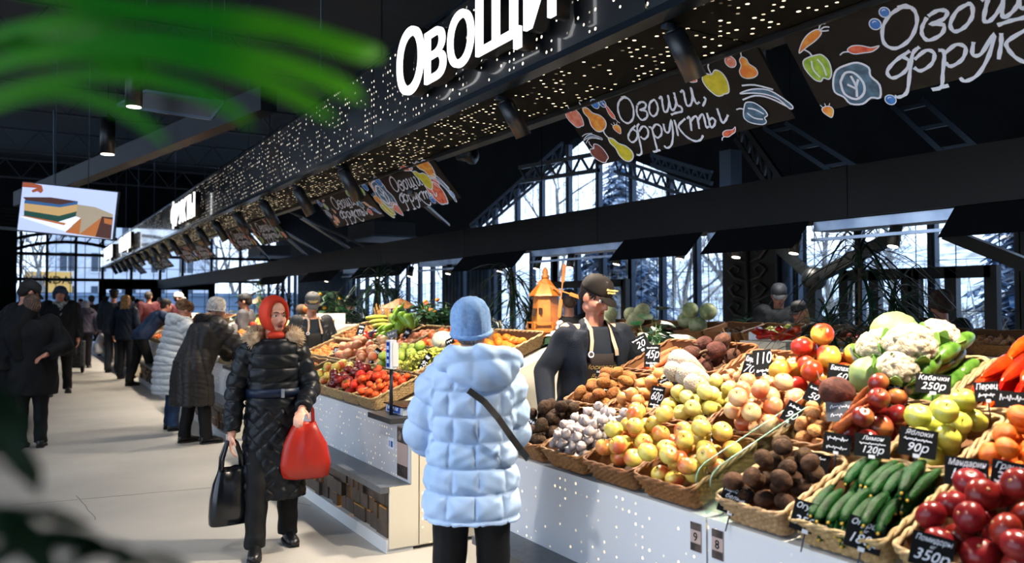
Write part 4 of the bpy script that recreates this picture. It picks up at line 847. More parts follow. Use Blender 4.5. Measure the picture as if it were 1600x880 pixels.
long_kind('carrot', 'carrot', [(-.12, .002), (-.10, .008), (-.05, .015), (0, .020), (.05, .024), (.085, .024), (.095, .012)], ('c8602a', '9c4a24'), .006, .55, bump=.5, parts=[('leaf_stub', crown.mesh('leaf_stub', [STEMG]))], coat=0)
long_kind('zucchini', 'zucchini', cp_(.15, .034, 11), ('2f5416', '5c8430'), .004, .3, parts=[('stem', MB().cyl((-.072, 0, 0), (-.086, 0, 0), .012, .014, 8).mesh('stem', [mat('zuke_stub', 'c9b98c', rough=.7)]))])
long_kind('squash', 'marrow', cp_(.26, .034, 11), ('b4b434', 'c9c85a'), .03, .35, word='marrow')
long_kind('redpepper', 'red_pepper', [(-.10, .002), (-.085, .010), (-.05, .020), (0, .028), (.05, .034), (.075, .032), (.085, .015)], ('c8220c', 'd8380c'), .012, .14, parts=[('stem', MB().tube([(.078, 0, 0), (.10, .003, .004), (.118, .012, .004)], [.012, .005, .004], 8).mesh('stem', [STEMG]))], coat=.5, lob=.005, word='pepper')
long_kind('greenpepper', 'green_pepper', [(-.06, .006), (-.05, .022), (-.02, .032), (.02, .038), (.05, .036), (.062, .018)], ('6f9c28', '9cbc40'), .004, .2, parts=[('stem', MB().tube([(.055, 0, 0), (.078, .003, .002), (.09, .010, .003)], [.010, .005, .005], 8).mesh('stem', [STEMG]))], coat=.4, lob=.007, word='pepper')
long_kind('eggplant', 'eggplant', [(-.09, .008), (-.07, .03), (-.02, .038), (.04, .028), (.08, .02), (.09, .01)], ('1c1020', '2a1830'), .01, .15, parts=[('stem', MB().cyl((.082, 0, 0), (.11, .006, 0), .014, .005, 8).mesh('stem', [STEMG]))], coat=.5)
long_kind('banana', 'banana', [(-.10, .004), (-.088, .007), (-.07, .015), (-.03, .018), (.03, .018), (.07, .014), (.09, .007), (.115, .006)], ('e2c23e', 'ecd564'), .035, .4, n=6, parts=[('tip', MB().ell((-.101, 0, 0), (.005, .005, .005), 6, 4).mesh('tip', [STEMM]))])
long_kind('root', 'root', [(-.11, .002), (-.07, .02), (0, .05), (.06, .062), (.10, .05), (.118, .02)], ('b8a890', 'd2c4b0'), .0, .8, bump=.9, coat=0, word='root vegetable')
potato_kind('beet', '5c3a30', '37221e', .048, 1.08, 'beetroot', .6, .10)
PK['beet']['parts'] = [('root_tail', MB().tube([(.045, 0, 0), (.075, .008, .01), (.10, .03, .02), (.125, .035, .045)], [.012, .006, .003, .001], 6).mesh('root_tail', [STEMM]))]
r = .10; m = MB().ell((0, 0, 0), (r, r, r*.88), 40, 28).mesh('cabbage', [mat('cabbage_leaf', '70894c', '93a668', rough=.5, vs=5, lo=.3, hi=.7, bump=.2, bs=20)])
def veins(co, no):
    a = np.arctan2(co[:, 1], co[:, 0]); h = co[:, 2]/r; out = np.zeros(len(co))
    for k in range(5): d = np.abs(((a-k*2*PI/5-h*.8+PI) % (2*PI))-PI); out += .004*np.exp(-(d*6)**2); out += .0016*np.exp(-((((d*7-h*5) % 1)-.5)*5)**2)*(d < .6)
    return out
kind('cabbage', 'cabbage', displace(m, veins), r, [('outer_leaf', MB().loft([[V((r*1.02*math.cos(t)*math.cos(p_), r*1.02*math.sin(t)*math.cos(p_), r*.92*math.sin(p_))) for p_ in [-.6+i*.13 for i in range(9)]]+[V((r*1.05*math.cos(t)*math.cos(p_), r*1.05*math.sin(t)*math.cos(p_), r*.95*math.sin(p_))) for p_ in [.44-i*.13 for i in range(9)]] for t in [i*.17 for i in range(9)]], True).mesh('outer_leaf', [mat('cabbage_outer', 'a2bd84', rough=.5)]))])
m = MB(); rr_ = random.Random(5); m.ell((0, 0, 0), (.07, .07, .055), 16, 10)
for i in range(150):
    u = rr_.random()*.95; a = i*2.39996; z = 1-u*1.15; q = math.sqrt(max(0, 1-z*z)); m.ell((.072*q*math.cos(a), .072*q*math.sin(a), .058*z), rr_.uniform(.010, .017), 7, 5)
cf = remesh(m.mesh('cauliflower', [mat('cauliflower_curd', 'c0b49c', 'a89a80', rough=.9, vs=30, bump=.7, bs=180)]), .0035, 1)
lv = MB()
for i in range(7):
    a = i*.9; d = V((math.cos(a), math.sin(a), 0)); lv.ribbon([d*.03+V((0, 0, -.05)), d*.075+V((0, 0, -.03)), d*.092+V((0, 0, .0)), d*.1+V((0, 0, .025))], [.04, .06, .055, .01], [d]*4, .002)
kind('cauliflower', 'cauliflower', cf, .078, [('green_leaves', lv.mesh('green_leaves', [mat('cauli_leaf', '5d8a34', '7ea64c', rough=.5)]))])
kind('melon', 'melon', jit(MB().ell((0, 0, 0), (.11, .095, .095), 24, 16).mesh('melon', [mat('melon_rind', 'c8c6a0', 'a8b484', rough=.6, vs=30, bump=.3)]), .003, 8), .098)
kind('whitemelon', 'melon', MB().ell((0, 0, 0), (.12, .10, .09), 24, 16).mesh('melon', [mat('melon_pale', 'ddd6b4', 'e8e2c8', rough=.5, vs=9)]), .098)
kind('watermelon', 'watermelon', MB().ell((0, 0, 0), .1, 24, 16).mesh('watermelon', [mat('melon_green', '8a9c6c', 'b4bc94', rough=.5, vs=12, lo=.45, hi=.55)]), .1)
m = MB(); rr_ = random.Random(9)
for i in range(70):
    x = rr_.uniform(-1, 1); w_ = .034*(1-.55*max(0, x)); a = rr_.uniform(0, 2*PI); q = rr_.random()**.5; m.ell((x*.075, w_*q*math.cos(a), w_*q*math.sin(a)*.8), .0105, 8, 6)
kind('grapes', 'grape_bunch', m.mesh('grape_bunch', [mat('grape_skin', 'a8ac3c', 'c4c860', rough=.25, vs=20, coat=.3)]), .036, [('stalk', MB().tube([(.07, 0, .02), (.09, .0, .035), (.10, .01, .04)], .002, 5).mesh('stalk', [STEMM]))], .17, 'grapes')
kind('darkgrapes', 'grape_bunch', m.mesh('grape_bunch', [mat('grape_dark', '1c1428', '2c2038', rough=.3, coat=.3)]), .036, (), .17, 'grapes')

PR = random.Random(3)
def rotm(a=None, tilt=.5, lie=False):
    M = Matrix.Rotation(PR.uniform(0, 2*PI), 4, 'Z')
    return M @ Matrix.Rotation(PR.uniform(-tilt, tilt), 4, 'X') @ Matrix.Rotation(PR.uniform(-tilt, tilt), 4, 'Y')
def item(nm, M, label, group, parts=True, s=1.0):
    k = PK[nm]; o = put(k['name'], k['me'], M=M @ Matrix.Scale(s*PR.uniform(.93, 1.06), 4)); tag(o, label, k['cat'], group)
    if parts:
        for pn, pm in k['parts']: put(pn, pm, o)
    return o
def pile(D, W, r, n, mound=.3, z0=0.0, walls=True):
    pts = []; lo = r*.85
    for i in range(n):
        best = None
        for c in range(45):
            x = PR.uniform(-D/2+lo, D/2-lo); y = PR.uniform(-W/2+lo, W/2-lo); z = z0+r
            for (a, b, h) in pts:
                d2 = (a-x)**2+(b-y)**2
                if d2 < 4*r*r: z = max(z, h+math.sqrt(4*r*r-d2))
            cst = z+mound*r*((x/(D/2))**2+(y/(W/2))**2)
            if best is None or cst < best[0]: best = (cst, x, y, z)
        pts.append(best[1:])
    return pts
CNT = {}
def fill(M, D, W, nm, n, label, group, H=.10, z0=.035, parts=True, mound=.6, s=1.0, dirx=None, short=None):
    k = PK[nm]; r = k['r']*s; group = group or label
    if not k['long'] and short:
        pts = pile(D-.03, W-.03, r, n, mound, z0); lab = {}
        vis = [i for i, (x, y, z) in enumerate(pts) if not any(h > z+.5*r and math.hypot(a-x, b-y) < 1.1*r for a, b, h in pts)]
        rows = {}
        for i in vis: rows.setdefault(int((pts[i][0]+D/2)/(1.9*r)), []).append(i)
        for ri, key in enumerate(sorted(rows)):
            for oi, i in enumerate(sorted(rows[key], key=lambda q: -pts[q][1])): lab[i] = '%s, %s from %s, %s row up' % (short, ORD[min(oi, 19)], 'vendor side' if (M @ V((0, 0, 0))).y < 4 else 'far end', ORD[min(ri, 19)])
        for i, (x, y, z) in enumerate(pts): item(nm, M @ Matrix.Translation((x, y, z)) @ rotm(tilt=.8), lab.get(i, label), group, parts, s)
        return
    if not k['long']:
        for (x, y, z) in pile(D-.03, W-.03, r, n, mound, z0): 
            Rm = rotm(tilt=.9)
            if k['name'] in ('onion', 'garlic_bulb'): Rm = rotm(tilt=.7)
            item(nm, M @ Matrix.Translation((x, y, z)) @ Rm, label, group, parts, s)
    else:   # rows of long things pointing down the slope, stacked in layers
        L = k['long']*s; per = max(1, int((W-.02)/(2*r*1.02))); lay = 0; i = 0; rowsx = max(1, int((D-.02)/(L*.92)+.35))
        while i < n:
            for c in range(per-(lay % 2)):
                for q in range(rowsx):
                    if i >= n: break
                    y = -W/2+.01+r*(1+(lay % 2))+c*2*r*1.02; x = (-D/2+L/2+.0+q*(D-L)/(max(1, rowsx-1)) if rowsx > 1 else 0)+PR.uniform(-.02, .02); z = z0+r+lay*r*1.68
                    Rm = Matrix.Rotation(PR.uniform(-.13, .13)+(dirx or 0), 4, 'Z') @ Matrix.Rotation(PR.uniform(-.05, .05), 4, 'Y') @ Matrix.Rotation(PR.uniform(-1, 1) if nm != 'banana' else PI/2, 4, 'X')
                    item(nm, M @ Matrix.Translation((x, y, z)) @ Rm, ('%s, %s from the near side, %s layer' % (short, ORD[min(c, 19)], ORD[lay] if rowsx == 1 else ORD[lay]+(' lower', ' upper', ' top')[min(q, 2)])) if short else label, group, parts, s); i += 1
            lay += 1
def slot(s0, s1, y0, y1, nm, n, blabel, flabel, light=False, fine=True, H=.085, parts=True, mound=.6, group=None, s=1.0, z0=.03, bk=True, dirx=None, tilt=0, short=None):
    c = stall_frame((s0+s1)/2, (y0+y1)/2, .014); M = Matrix.Identity(4); M.col[0][:3] = UPS; M.col[1][:3] = (0, 1, 0); M.col[2][:3] = NRM; M.col[3][:3] = c
    M = M @ Matrix.Rotation(tilt, 4, 'Z')
    D, W = s1-s0, y1-y0
    if bk: basket(M, D-.005, W-.005, H, light, blabel, None, fine)
    if nm: fill(M, D-.03, W-.03, nm, n, flabel, group or flabel, H, z0, parts, mound, s, dirx, short)
    return M
# near stall, front row (from the vendor towards the viewer)
F0, F1 = .0, .40
slot(F0, F1, 3.275, 3.60, 'darkpotato', 24, 'brown wicker basket of dark potatoes at the vendor end, touching the garlic basket', 'dark earthy potato heaped in the front basket beside the garlic', short='dark potato beside the garlic', s=1.12)
slot(F0, F1, 2.935, 3.27, 'garlic', 95, 'brown wicker basket full of white garlic bulbs', 'white garlic bulb heaped in the front wicker basket', short='white garlic bulb')
slot(F0, F1, 2.585, 2.93, 'yellowred', 23, 'brown wicker basket of red and yellow apples touching the garlic basket', 'red and yellow apple in the basket touching the garlic', short='apple in the basket touching the garlic')
slot(F0, F1, 2.235, 2.58, 'yellowred', 23, 'brown wicker basket of yellow apples against the clear end divider', 'yellow and red apple in the basket against the clear divider', short='apple against the clear divider')
slot(F0, F1, 1.82, 2.13, 'roundpotato', 20, 'tan wicker basket of dark potatoes between the clear divider and the cucumbers', 'dark round potato heaped between clear divider and cucumbers', True, short='dark potato by the clear divider', s=1.15)
slot(F0, F1+.02, 1.46, 1.80, 'cucumber', 42, 'tan wicker basket heaped with dark green cucumbers', 'dark green cucumber heaped in the tan front basket', True, dirx=.15, short='dark green cucumber')
slot(F0, F1, 1.03, 1.44, 'tomato', 20, 'tan wicker basket of large dark red tomatoes nearest the corner', 'large dark red tomato in the tan basket nearest the corner', True, short='dark red tomato')
slot(F0, F1, .62, 1.02, 'tomato', 5, 'tan wicker basket past the tomatoes, at the very edge of view', 'dark tomato in the last basket at the edge of view', True)
# second row
G0, G1 = .43, .83
slot(G0, G1, 3.30, 3.66, 'potato', 27, 'brown wicker basket of brown potatoes just below the vendor', 'brown potato heaped just below the vendor', short='brown potato below the vendor')
slot(G0, G1, 2.96, 3.295, 'onion', 26, 'brown wicker basket of golden onions beside the brown potatoes', 'golden onion heaped beside the brown potatoes', short='golden onion')
slot(G0, G1, 2.60, 2.955, 'yellow', 26, 'brown wicker basket of pale yellow apples beside the onions', 'pale yellow apple heaped beside the golden onions', short='pale yellow apple')
slot(G0, G1, 2.22, 2.595, 'peachy', 24, 'brown wicker basket of peach coloured fruit beside the yellow apples', 'peach coloured apple heaped beside the pale yellow apples', short='peach coloured apple')
slot(G0, G1-.02, 1.98, 2.215, 'ginger', 24, 'brown wicker basket of knobbly pale roots and onions under the big beetroot', 'knobbly pale root heaped below the big dark beetroot', short='knobbly pale root')
slot(G0, G1, 1.755, 1.975, 'red', 15, 'tan wicker basket of dark red apples under the cauliflowers', 'dark red and yellow apple heaped under the cauliflowers', True, short='dark red apple under the cauliflowers')
slot(G0, G1, 1.50, 1.75, 'greenyellow', 13, 'tan wicker basket of green yellow apples below the zucchini', 'green yellow apple heaped below the zucchini', True, short='green yellow apple')
slot(G0, G1, 1.17, 1.495, 'mandarin', 24, 'tan wicker basket of bright mandarins below the red peppers', 'bright orange mandarin heaped below the red peppers', True, short='bright mandarin below the red peppers')
slot(G0, G1, .85, 1.165, 'pomegranate', 5, 'tan wicker basket of pomegranates beyond the mandarins', 'dark pomegranate beside the mandarins at the edge of view', True)
# third row
H0, H1 = .86, 1.28
slot(H0, H1, 3.34, 3.66, 'carrot', 11, 'brown wicker basket of carrots at the vendor side', 'large carrot heaped beside the vendor', dirx=-.1, short='large carrot')
slot(H0+.05, H1, 2.96, 3.335, 'beet', 9, 'brown wicker basket of dark beetroots between carrots and the pale basket', 'dark round beetroot heaped behind the pale roots', short='dark beetroot behind the pale roots')
slot(H0-.06, H1-.06, 2.60, 2.95, 'smallonion', 40, 'brown wicker basket of small pale bulbs behind the peach coloured fruit', 'small pale bulb in the basket behind the peach coloured fruit', short='small pale bulb')
slot(H0-.06, H1-.04, 2.22, 2.595, 'bicolor', 16, 'brown wicker basket of big red and gold apples on the back row', 'big red and gold apple piled on the back row', short='big red and gold apple')
slot(H0, H1, 2.03, 2.2, None, 0, 'tan wicker basket under the cauliflowers and cabbage', '', True)
slot(H0, H1, 1.775, 2.025, 'zucchini', 14, 'tan wicker basket heaped with pale zucchini', 'pale green zucchini heaped beside the cauliflowers', True, z0=.05, short='pale green zucchini')
slot(H0, H1, 1.40, 1.77, 'redpepper', 20, 'tan wicker basket heaped with long red peppers', 'long glossy red pepper heaped on the back row', True, z0=.05, short='long red pepper')
slot(H0, H1, 1.12, 1.395, 'greenpepper', 6, 'tan wicker basket of green peppers beyond the red peppers', 'green pepper beyond the red peppers', True)
def lone(nm, px, py, X, label, rot=(0, 0, 0), s=1.0, group=None):
    p = P(px, py, X=X); return item(nm, Matrix.Translation(p) @ Euler(rot).to_matrix().to_4x4(), label, group, True, s)
lone('cabbage', 1400, 522, 3.35, 'large pale green cabbage, topmost above the cauliflowers', (.2, .5, 0), 1.12)
lone('cauliflower', 1372, 543, 3.0, 'white cauliflower under the cabbage, beside the grey tag', (0, -.5, 0)); lone('cauliflower', 1421, 541, 2.95, 'largest white cauliflower, in the middle of the heap', (.1, -.5, .5), 1.12)
lone('cauliflower', 1466, 528, 3.15, 'shaded cauliflower touching the zucchini heap', (.2, -.4, 2), 1.0); lone('cauliflower', 1402, 577, 2.85, 'small white cauliflower lowest in the heap', (0, -.5, 1), .92)
lone('cabbage', 1356, 588, 2.86, 'pale yellow green cabbage below the cauliflowers', (1.2, 0, 0), .78)
lone('beet', 1308, 612, 2.66, 'big dark beetroot lying between two price tags', (0, 0, .8), 1.35)
for i, (px, py, s_, rz) in enumerate([(1078, 572, 1.0, .6), (1092, 592, .95, .4), (1063, 585, .8, .9), (1096, 604, .7, .2)]): lone('root', px, py, 2.78-.03*i, 'rough pale root above the yellow apples, '+('topmost of the four', 'second and widest', 'nearest the beetroots', 'lowest of the four')[i], (.2, -.35, rz+2.4), s_, 'pale roots above the yellow apples')
for i, (px, py) in enumerate([(1343, 628), (1336, 642), (1328, 656)]): lone('carrot', px, py, 2.62-.04*i, 'stray carrot between the pale roots and the dark red apples', (0, .7, 1.0+.3*i), .8, 'stray carrots beside the dark red apples')
# middle stall, front row
MF = dict(fine=True)
slot(F0, F1, 5.46, 5.83, 'plumtomato', 56, 'tan wicker basket of small orange tomatoes on the middle stall corner', 'small orange red tomato in the corner basket of the middle stall', True, short='small corner basket tomato')
slot(F0, F1, 5.835, 6.19, 'redtomato', 22, 'tan wicker basket of red tomatoes beside the corner basket', 'bright red tomato beside the corner basket', True, short='bright red tomato')
slot(F0, F1, 6.195, 6.55, 'darkred', 22, 'tan wicker basket of dark red apples on the middle stall', 'very dark red apple on the middle stall front row', True, short='very dark red apple')
slot(F0, F1, 6.555, 6.90, 'yellowred', 20, 'tan wicker basket of blotched apples on the middle stall', 'blotched apple on the middle stall front row', True, short='blotched apple')
slot(F0, F1, 6.905, 7.5, 'palecucumber', 36, 'tan wicker basket of green cucumbers beside the headscarfed person', 'green cucumber beside the person in the headscarf', True)
slot(F0, F1, 7.505, 8.0, 'tangerine', 20, 'tan wicker basket of small orange fruit at the hidden end of the middle stall', 'tangerine on the front row behind the headscarfed person', True, False, parts=False)
slot(G0, G1, 5.10, 5.62, 'banana', 24, 'tan wicker basket of bananas nearest the pale blue jacket', 'yellow banana near the pale blue jacket', True)
slot(G0, G1, 5.63, 5.98, 'grapes', 15, 'tan wicker basket of green grapes beside the bananas', 'bunch of pale green grapes beside the bananas', True)
slot(G0, G1, 5.99, 6.45, 'green', 22, 'tan wicker basket of green apples beside the grapes', 'round green apple beside the grapes', True, short='round green apple')
slot(G0, G1, 6.46, 7.1, 'peachy', 36, 'round tan basket of big peach coloured fruit in the middle of the stall', 'big peach coloured fruit in the middle of the stall', True, parts=False, short='big peach coloured fruit')
slot(G0, G1, 7.11, 7.7, 'grapefruit', 18, 'tan basket of pinkish grapefruit on the middle stall', 'pinkish grapefruit beside the big peach coloured fruit', True, parts=False, short='pinkish grapefruit')
slot(G0, G1, 7.71, 8.5, 'tangerine', 44, 'tan basket of tangerines at the far end of the middle stall', 'tangerine at the far end of the middle stall', True, parts=False, short='far end tangerine')
slot(H0, H1, 5.0, 5.75, 'mandarin', 22, 'tan basket of mandarins behind the bananas', 'mandarin in the basket behind the bananas', True, parts=False, short='mandarin behind the bananas')
slot(H0, H1, 5.76, 6.65, 'mandarin', 50, 'tan basket of mandarins on the back row of the middle stall', 'orange mandarin on the back row of the middle stall', True, parts=False, short='back row mandarin')
slot(H0-.03, H1, 6.66, 7.1, 'persimmon', 18, 'tan basket of orange persimmons beside the mandarins', 'orange persimmon beside the back row mandarins', True, parts=False, short='orange persimmon')
slot(H0, H1, 7.11, 7.5, 'greenpepper', 18, 'tan basket of light green peppers topping the middle stall', 'light green bell pepper topping the middle stall', True, z0=.10)
slot(H0, H1, 7.51, 8.0, 'eggplant', 12, 'tan basket of dark eggplants beside the marrows', 'dark glossy eggplant beside the yellow marrows', True)
slot(H0-.02, H1, 8.01, 8.7, 'sweetpotato', 36, 'tan basket of long brown sweet potatoes by the leafy plant', 'long brown sweet potato by the leafy plant', True, parts=False)
for i, (px, py, rz) in enumerate([(588, 497, 1.2), (592, 503, 1.35), (597, 509, 1.3)]): lone('squash', px, py, 3.1, 'long yellow green marrow at the top of the middle stall', (0, 0, rz+2.2), 1.0, 'yellow marrows on the middle stall')
for i, (px, py, rz, s_) in enumerate([(622, 490, .3, 1.1), (618, 503, 1.4, 1.1), (633, 500, 2.0, 1.2), (641, 503, 1.7, 1.1), (625, 512, .9, 1.1)]): lone('greenpepper', px, py, 3.05, 'large light green pepper topping the middle heap', (.3, -.9, rz), s_*1.3, 'light green peppers topping the middle heap')
for i, (px, py) in enumerate([(572, 524), (580, 528), (592, 526), (596, 537), (598, 532)]): lone('redpepper' if i < 3 else 'squash', px, py, 2.95, 'red pepper among the middle stall tags' if i < 3 else 'yellow pepper-like marrow among the middle stall tags', (0, -.3, 1.2+i), .8 if i < 3 else .5, 'peppers among the middle stall tags' if i < 3 else 'small marrows among the middle stall tags')
lone('whitemelon', 692, 532, 2.95, 'white oval melon beside the pale blue hat', (0, 0, .6), .95)
# farther stalls, small in view
def far_fill(y0, y1, rows, tagw, nm_):
    for (s0, s1, segs_) in rows:
        L = y1-y0; a = y0
        for (fr_, kd, n, lab) in segs_:
            b = a+L*fr_; slot(s0, s1, a, b, kd, n, 'wicker basket of %s on %s' % (lab, tagw), '%s on %s' % (lab, tagw), True, False, parts=False, mound=.8); a = b
far_fill(9.75, 13.3, [(F0, F1, [(.12, 'palecucumber', 10, 'cucumbers nearest the scale'), (.12, 'potato', 20, 'brown potatoes'), (.16, 'redtomato', 22, 'red tomatoes'), (.3, 'yellowred', 18, 'mixed apples'), (.3, 'tangerine', 30, 'tangerines')]),
 (G0, G1, [(.22, 'plumtomato', 55, 'small orange tomatoes'), (.3, 'peachy', 22, 'peach coloured fruit'), (.48, 'mandarin', 40, 'mandarins')]),
 (H0, H1, [(.3, 'pomegranate', 34, 'pomegranates'), (.35, 'yellow', 22, 'yellow apples'), (.35, 'bicolor', 18, 'red and gold apples')])], 'the stall behind the headscarfed person', 'third')
far_fill(15.2, 17.9, [(F0, F1, [(.4, 'carrot', 12, 'carrots'), (.6, 'tangerine', 30, 'tangerines')]), (G0, H1, [(.5, 'mandarin', 40, 'mandarins'), (.5, 'onion', 40, 'onions')])], 'the stall with the hanging greens', 'fourth')
far_fill(19.0, 22.5, [(F0, G1, [(.5, 'peachy', 16, 'peach coloured fruit'), (.5, 'yellow', 16, 'yellow apples')])], 'the distant stall by the bending person', 'fifth')
# bunches of greens hanging over the end of the fourth stall
for i in range(9):
    g = MB(); b = V((0, 0, 0))
    for j in range(26):
        a = PR.uniform(-.5, .5); L = PR.uniform(.22, .38); d = V((-.8, a-.3, .35)).normalized(); pts = [b+d*L*q+V((0, 0, -L*.9*q*q)) for q in (0, .3, .6, .85, 1)]
        g.ribbon(pts, [.008, .012, .02, .02, .004], (0, 0, 1), .002)
    o = g.build('greens_bunch', mat('fresh_greens', '1f7a2a', '2f9a3a', rough=.5, vs=20, rnd=.2), None, (2.35+PR.uniform(-.1, .2), 14.3+i*.09, .98+.04*(i % 3))); tag(o, 'bunch of fresh green herbs hanging over the end of the white stall', 'greens', 'bunches of greens on the fourth stall')
# clear dividers between the two near units
GL2 = bpy.data.materials.new('clear_acrylic'); GL2.use_nodes = True; n_ = GL2.node_tree.nodes; L_ = GL2.node_tree.links
tr_ = n_.new('ShaderNodeBsdfTransparent'); tr_.inputs[0].default_value = (.88, .97, .95, 1); gl_ = n_.new('ShaderNodeBsdfGlossy'); gl_.inputs['Roughness'].default_value = .03; mx_ = n_.new('ShaderNodeMixShader'); mx_.inputs[0].default_value = .08
L_.new(tr_.outputs[0], mx_.inputs[1]); L_.new(gl_.outputs[0], mx_.inputs[2]); L_.new(mx_.outputs[0], n_['Material Output'].inputs[0])
for y, lab in ((2.222, 'clear divider panel against the yellow apple basket'), (2.15, 'clear divider panel against the dark potato basket')):
    pts = [stall_frame(.03, y, .0)]+[stall_frame(.03+.07*(1-math.cos(a)), y, .13+.05*math.sin(a)) for a in (0, .5, 1, 1.57)]+[stall_frame(1.25, y, .16), stall_frame(1.25, y, 0)]
    t = thing('divider_panel', lab, 'divider'); MB().poly(pts, (0, .005, 0)).build('clear_sheet', GL2, t); MB().tube([p+V((0, .0025, 0)) for p in pts[1:-1]], .0022, 6).build('sheet_edge', mat('acrylic_edge', '8fb8a4', rough=.2), t)

# ---------------------------------------------------------------- price tags
TAGC = [0]
def price_tag(px, py, X, lines, wpx, hpx, label, tilt=-.35, yaw=0, roll=0, group=None, scrib=0, col=None):
    p = P(px, py, X=X); d = (p-V((0, 0, CAMH))).dot(CF); w_ = wpx*d/F*1.08; h = hpx*d/F*1.12
    n = V((-.80, -.52, 0)); n = Matrix.Rotation(yaw, 3, 'Z') @ n; x = V((0, 0, 1)).cross(n).normalized(); n = (n+V((0, 0, -math.tan(tilt)))).normalized(); y = n.cross(x).normalized()
    Rr = Matrix.Rotation(roll, 3, n); x, y = Rr @ x, Rr @ y
    t = thing('price_tag', label, 'price tag', M=axes(x, y, n, p), group=group)
    MB().b2((-w_/2, -h/2, -.0015), (w_/2, h/2, .0015)).build('board', col or SLATE, t)
    txt = None; k = len(lines); y0 = h*.5; tot = sum(f for _, f in lines)*1.15; acc = 0; bm = bmesh.new()
    for s, f in lines:
        ch = h*.86*f/tot
        if s is None:      # unreadable cursive: a wavy chalk line
            m = MB(); ww = w_*.36; pts = [V((-ww+2*ww*i/26, y0-h*.09-acc-ch*.45+ch*.34*math.sin(i*1.9+TAGC[0])*(.5+.5*math.sin(i*.7+f)), .0022)) for i in range(27)]; m.ribbon(pts, h*.035, (0, 0, 1), .0006); me = m.mesh('s', [CHALK])
        else:
            me = text_mesh(s, ch*1.15, .0004, shear=.28, mats=[CHALK], off=.0); xs_ = [v.co.x for v in me.vertices] or [0]; ww = max(xs_)-min(xs_); k_ = min(1, w_*.86/ww) if ww > 0 else 1
            me.transform(Matrix.Translation((0, y0-h*.07-acc-ch*.85, .0022)) @ Matrix.Diagonal((k_, 1, 1, 1)))
        bm.from_mesh(me); acc += ch*1.15
    me = bpy.data.meshes.new('chalk_price'); bm.to_mesh(me); bm.free(); me.materials.append(CHALK); put('chalk_price', me, t); TAGC[0] += 1
    MB().b2((-w_*.09, -h/2-.004, -.003), (w_*.09, -h/2+h*.09, .004)).build('clip', mat('clip_white', 'd8dae0', rough=.4), t)
    MB().cyl((0, -h/2, -.004), (0, -h/2-.06, -.02), .0025, n=6).build('pick', STEEL, t)
    return t
T = price_tag; GREY = mat('grey_card', '4c5056', rough=.5)
T(1147, 782, 2.16, [('Картофель', .8), ('белый', .7), ('40р', 1.2)], 40, 40, 'black 40 rouble tag hooked on the dark potato basket by the divider', roll=-.25)
T(1263, 809, 2.14, [('Огурцы', .9), ('кг', .5), ('350р', 1.5)], 46, 42, 'black tag reading 350 at the cucumber basket corner', roll=-.2)
T(1351, 836, 2.12, [('Огурцы', .9), ('кг', .5), ('180р', 1.5)], 50, 44, 'black tag reading 180 on the cucumber basket front', roll=-.22)
T(1456, 862, 2.10, [('Помидоры', .8), ('кг', .5), ('350р', 1.5)], 56, 46, 'black tag reading 350 hooked on the dark tomato basket', roll=-.18)
T(1510, 738, 2.42, [('Мандарин', .8), ('180р', 1.4)], 56, 40, 'black mandarin tag half hidden by a dark tomato', roll=-.05)
T(1582, 745, 2.40, [('Гранаты', .8), ('300р', 1.4)], 54, 40, 'black tag reading 300 beside the dark tomatoes at the edge', roll=-.15)
T(1434, 692, 2.44, [('Яблоки', .8), (None, .6), ('90р', 1.4)], 50, 40, 'black apple tag reading 90 above the cucumbers', roll=-.12)
T(1363, 697, 2.46, [('Лимон', .8), (None, .5), ('120р', 1.3)], 48, 32, 'black tag reading 120 above the cucumbers', roll=-.05)
T(1270, 724, 2.40, [(None, .8), ('70', 1.2)], 44, 30, 'black tag leaning between dark potatoes and cucumbers', roll=-.15)
T(1308, 693, 2.46, [(None, .8), (None, .6)], 38, 28, 'small black tag above the dark potatoes under the pale roots', roll=-.12)
T(1238, 645, 2.62, [(None, .8), ('90', 1.2)], 24, 30, 'small black tag tilted at the edge of the pale root basket', roll=-.45)
T(1316, 643, 2.62, [(None, .6), (None, .6)], 44, 28, 'grey tag lying over the pale roots and carrots', roll=.08, col=GREY)
T(1273, 616, 2.70, [(None, .8), ('50', 1.2)], 26, 26, 'small black tag leaning on the big beetroot', roll=-.4)
T(1315, 585, 2.84, [('Баклажан', .8), ('60', 1.2)], 38, 28, 'black tag beside the big red and gold apples', roll=-.12)
T(1344, 552, 3.05, [(None, .7), (None, .7)], 24, 24, 'grey tag leaning against the cauliflowers', roll=.35, col=GREY)
T(1391, 600, 2.80, [('Цветная', .8), (None, .7)], 34, 24, 'black tag under the lowest cauliflower', roll=-.02)
T(1458, 600, 2.78, [('Кабачки', .8), ('250р', 1.2)], 46, 28, 'black tag reading 250 under the zucchini', roll=-.05)
T(1542, 612, 2.78, [('Перец', .8), (None, .8)], 32, 28, 'black tag under the long red peppers', roll=.1)
T(1582, 625, 2.74, [(None, .9)], 44, 24, 'black tag beside the mandarins at the edge of view', roll=-.05)
T(1098, 682, 2.42, [('Яблоки', .7), ('110р', 1.4)], 32, 28, 'black tag reading 110 standing among the yellow apples by the divider', roll=-.3)
T(1013, 688, 2.40, [('110р', 1.4), (None, .5), (None, .5)], 34, 28, 'grey tag reading 110 among the apples beside the garlic', roll=-.12, col=mat('grey_tag', '34373c', rough=.5))
T(943, 665, 2.44, [(None, .7), ('35', 1.2)], 26, 24, 'small black tag lying on the garlic', roll=-.5)
T(893, 645, 2.50, [('40', 1.2), ('р', .7)], 22, 26, 'small white-edged tag above the dark potatoes at the vendor end', roll=-.9)
T(1026, 621, 2.62, [(None, .5), ('60р', 1.6), (None, .5)], 20, 32, 'narrow black tag reading 60 between the onions and yellow apples', roll=-.12)
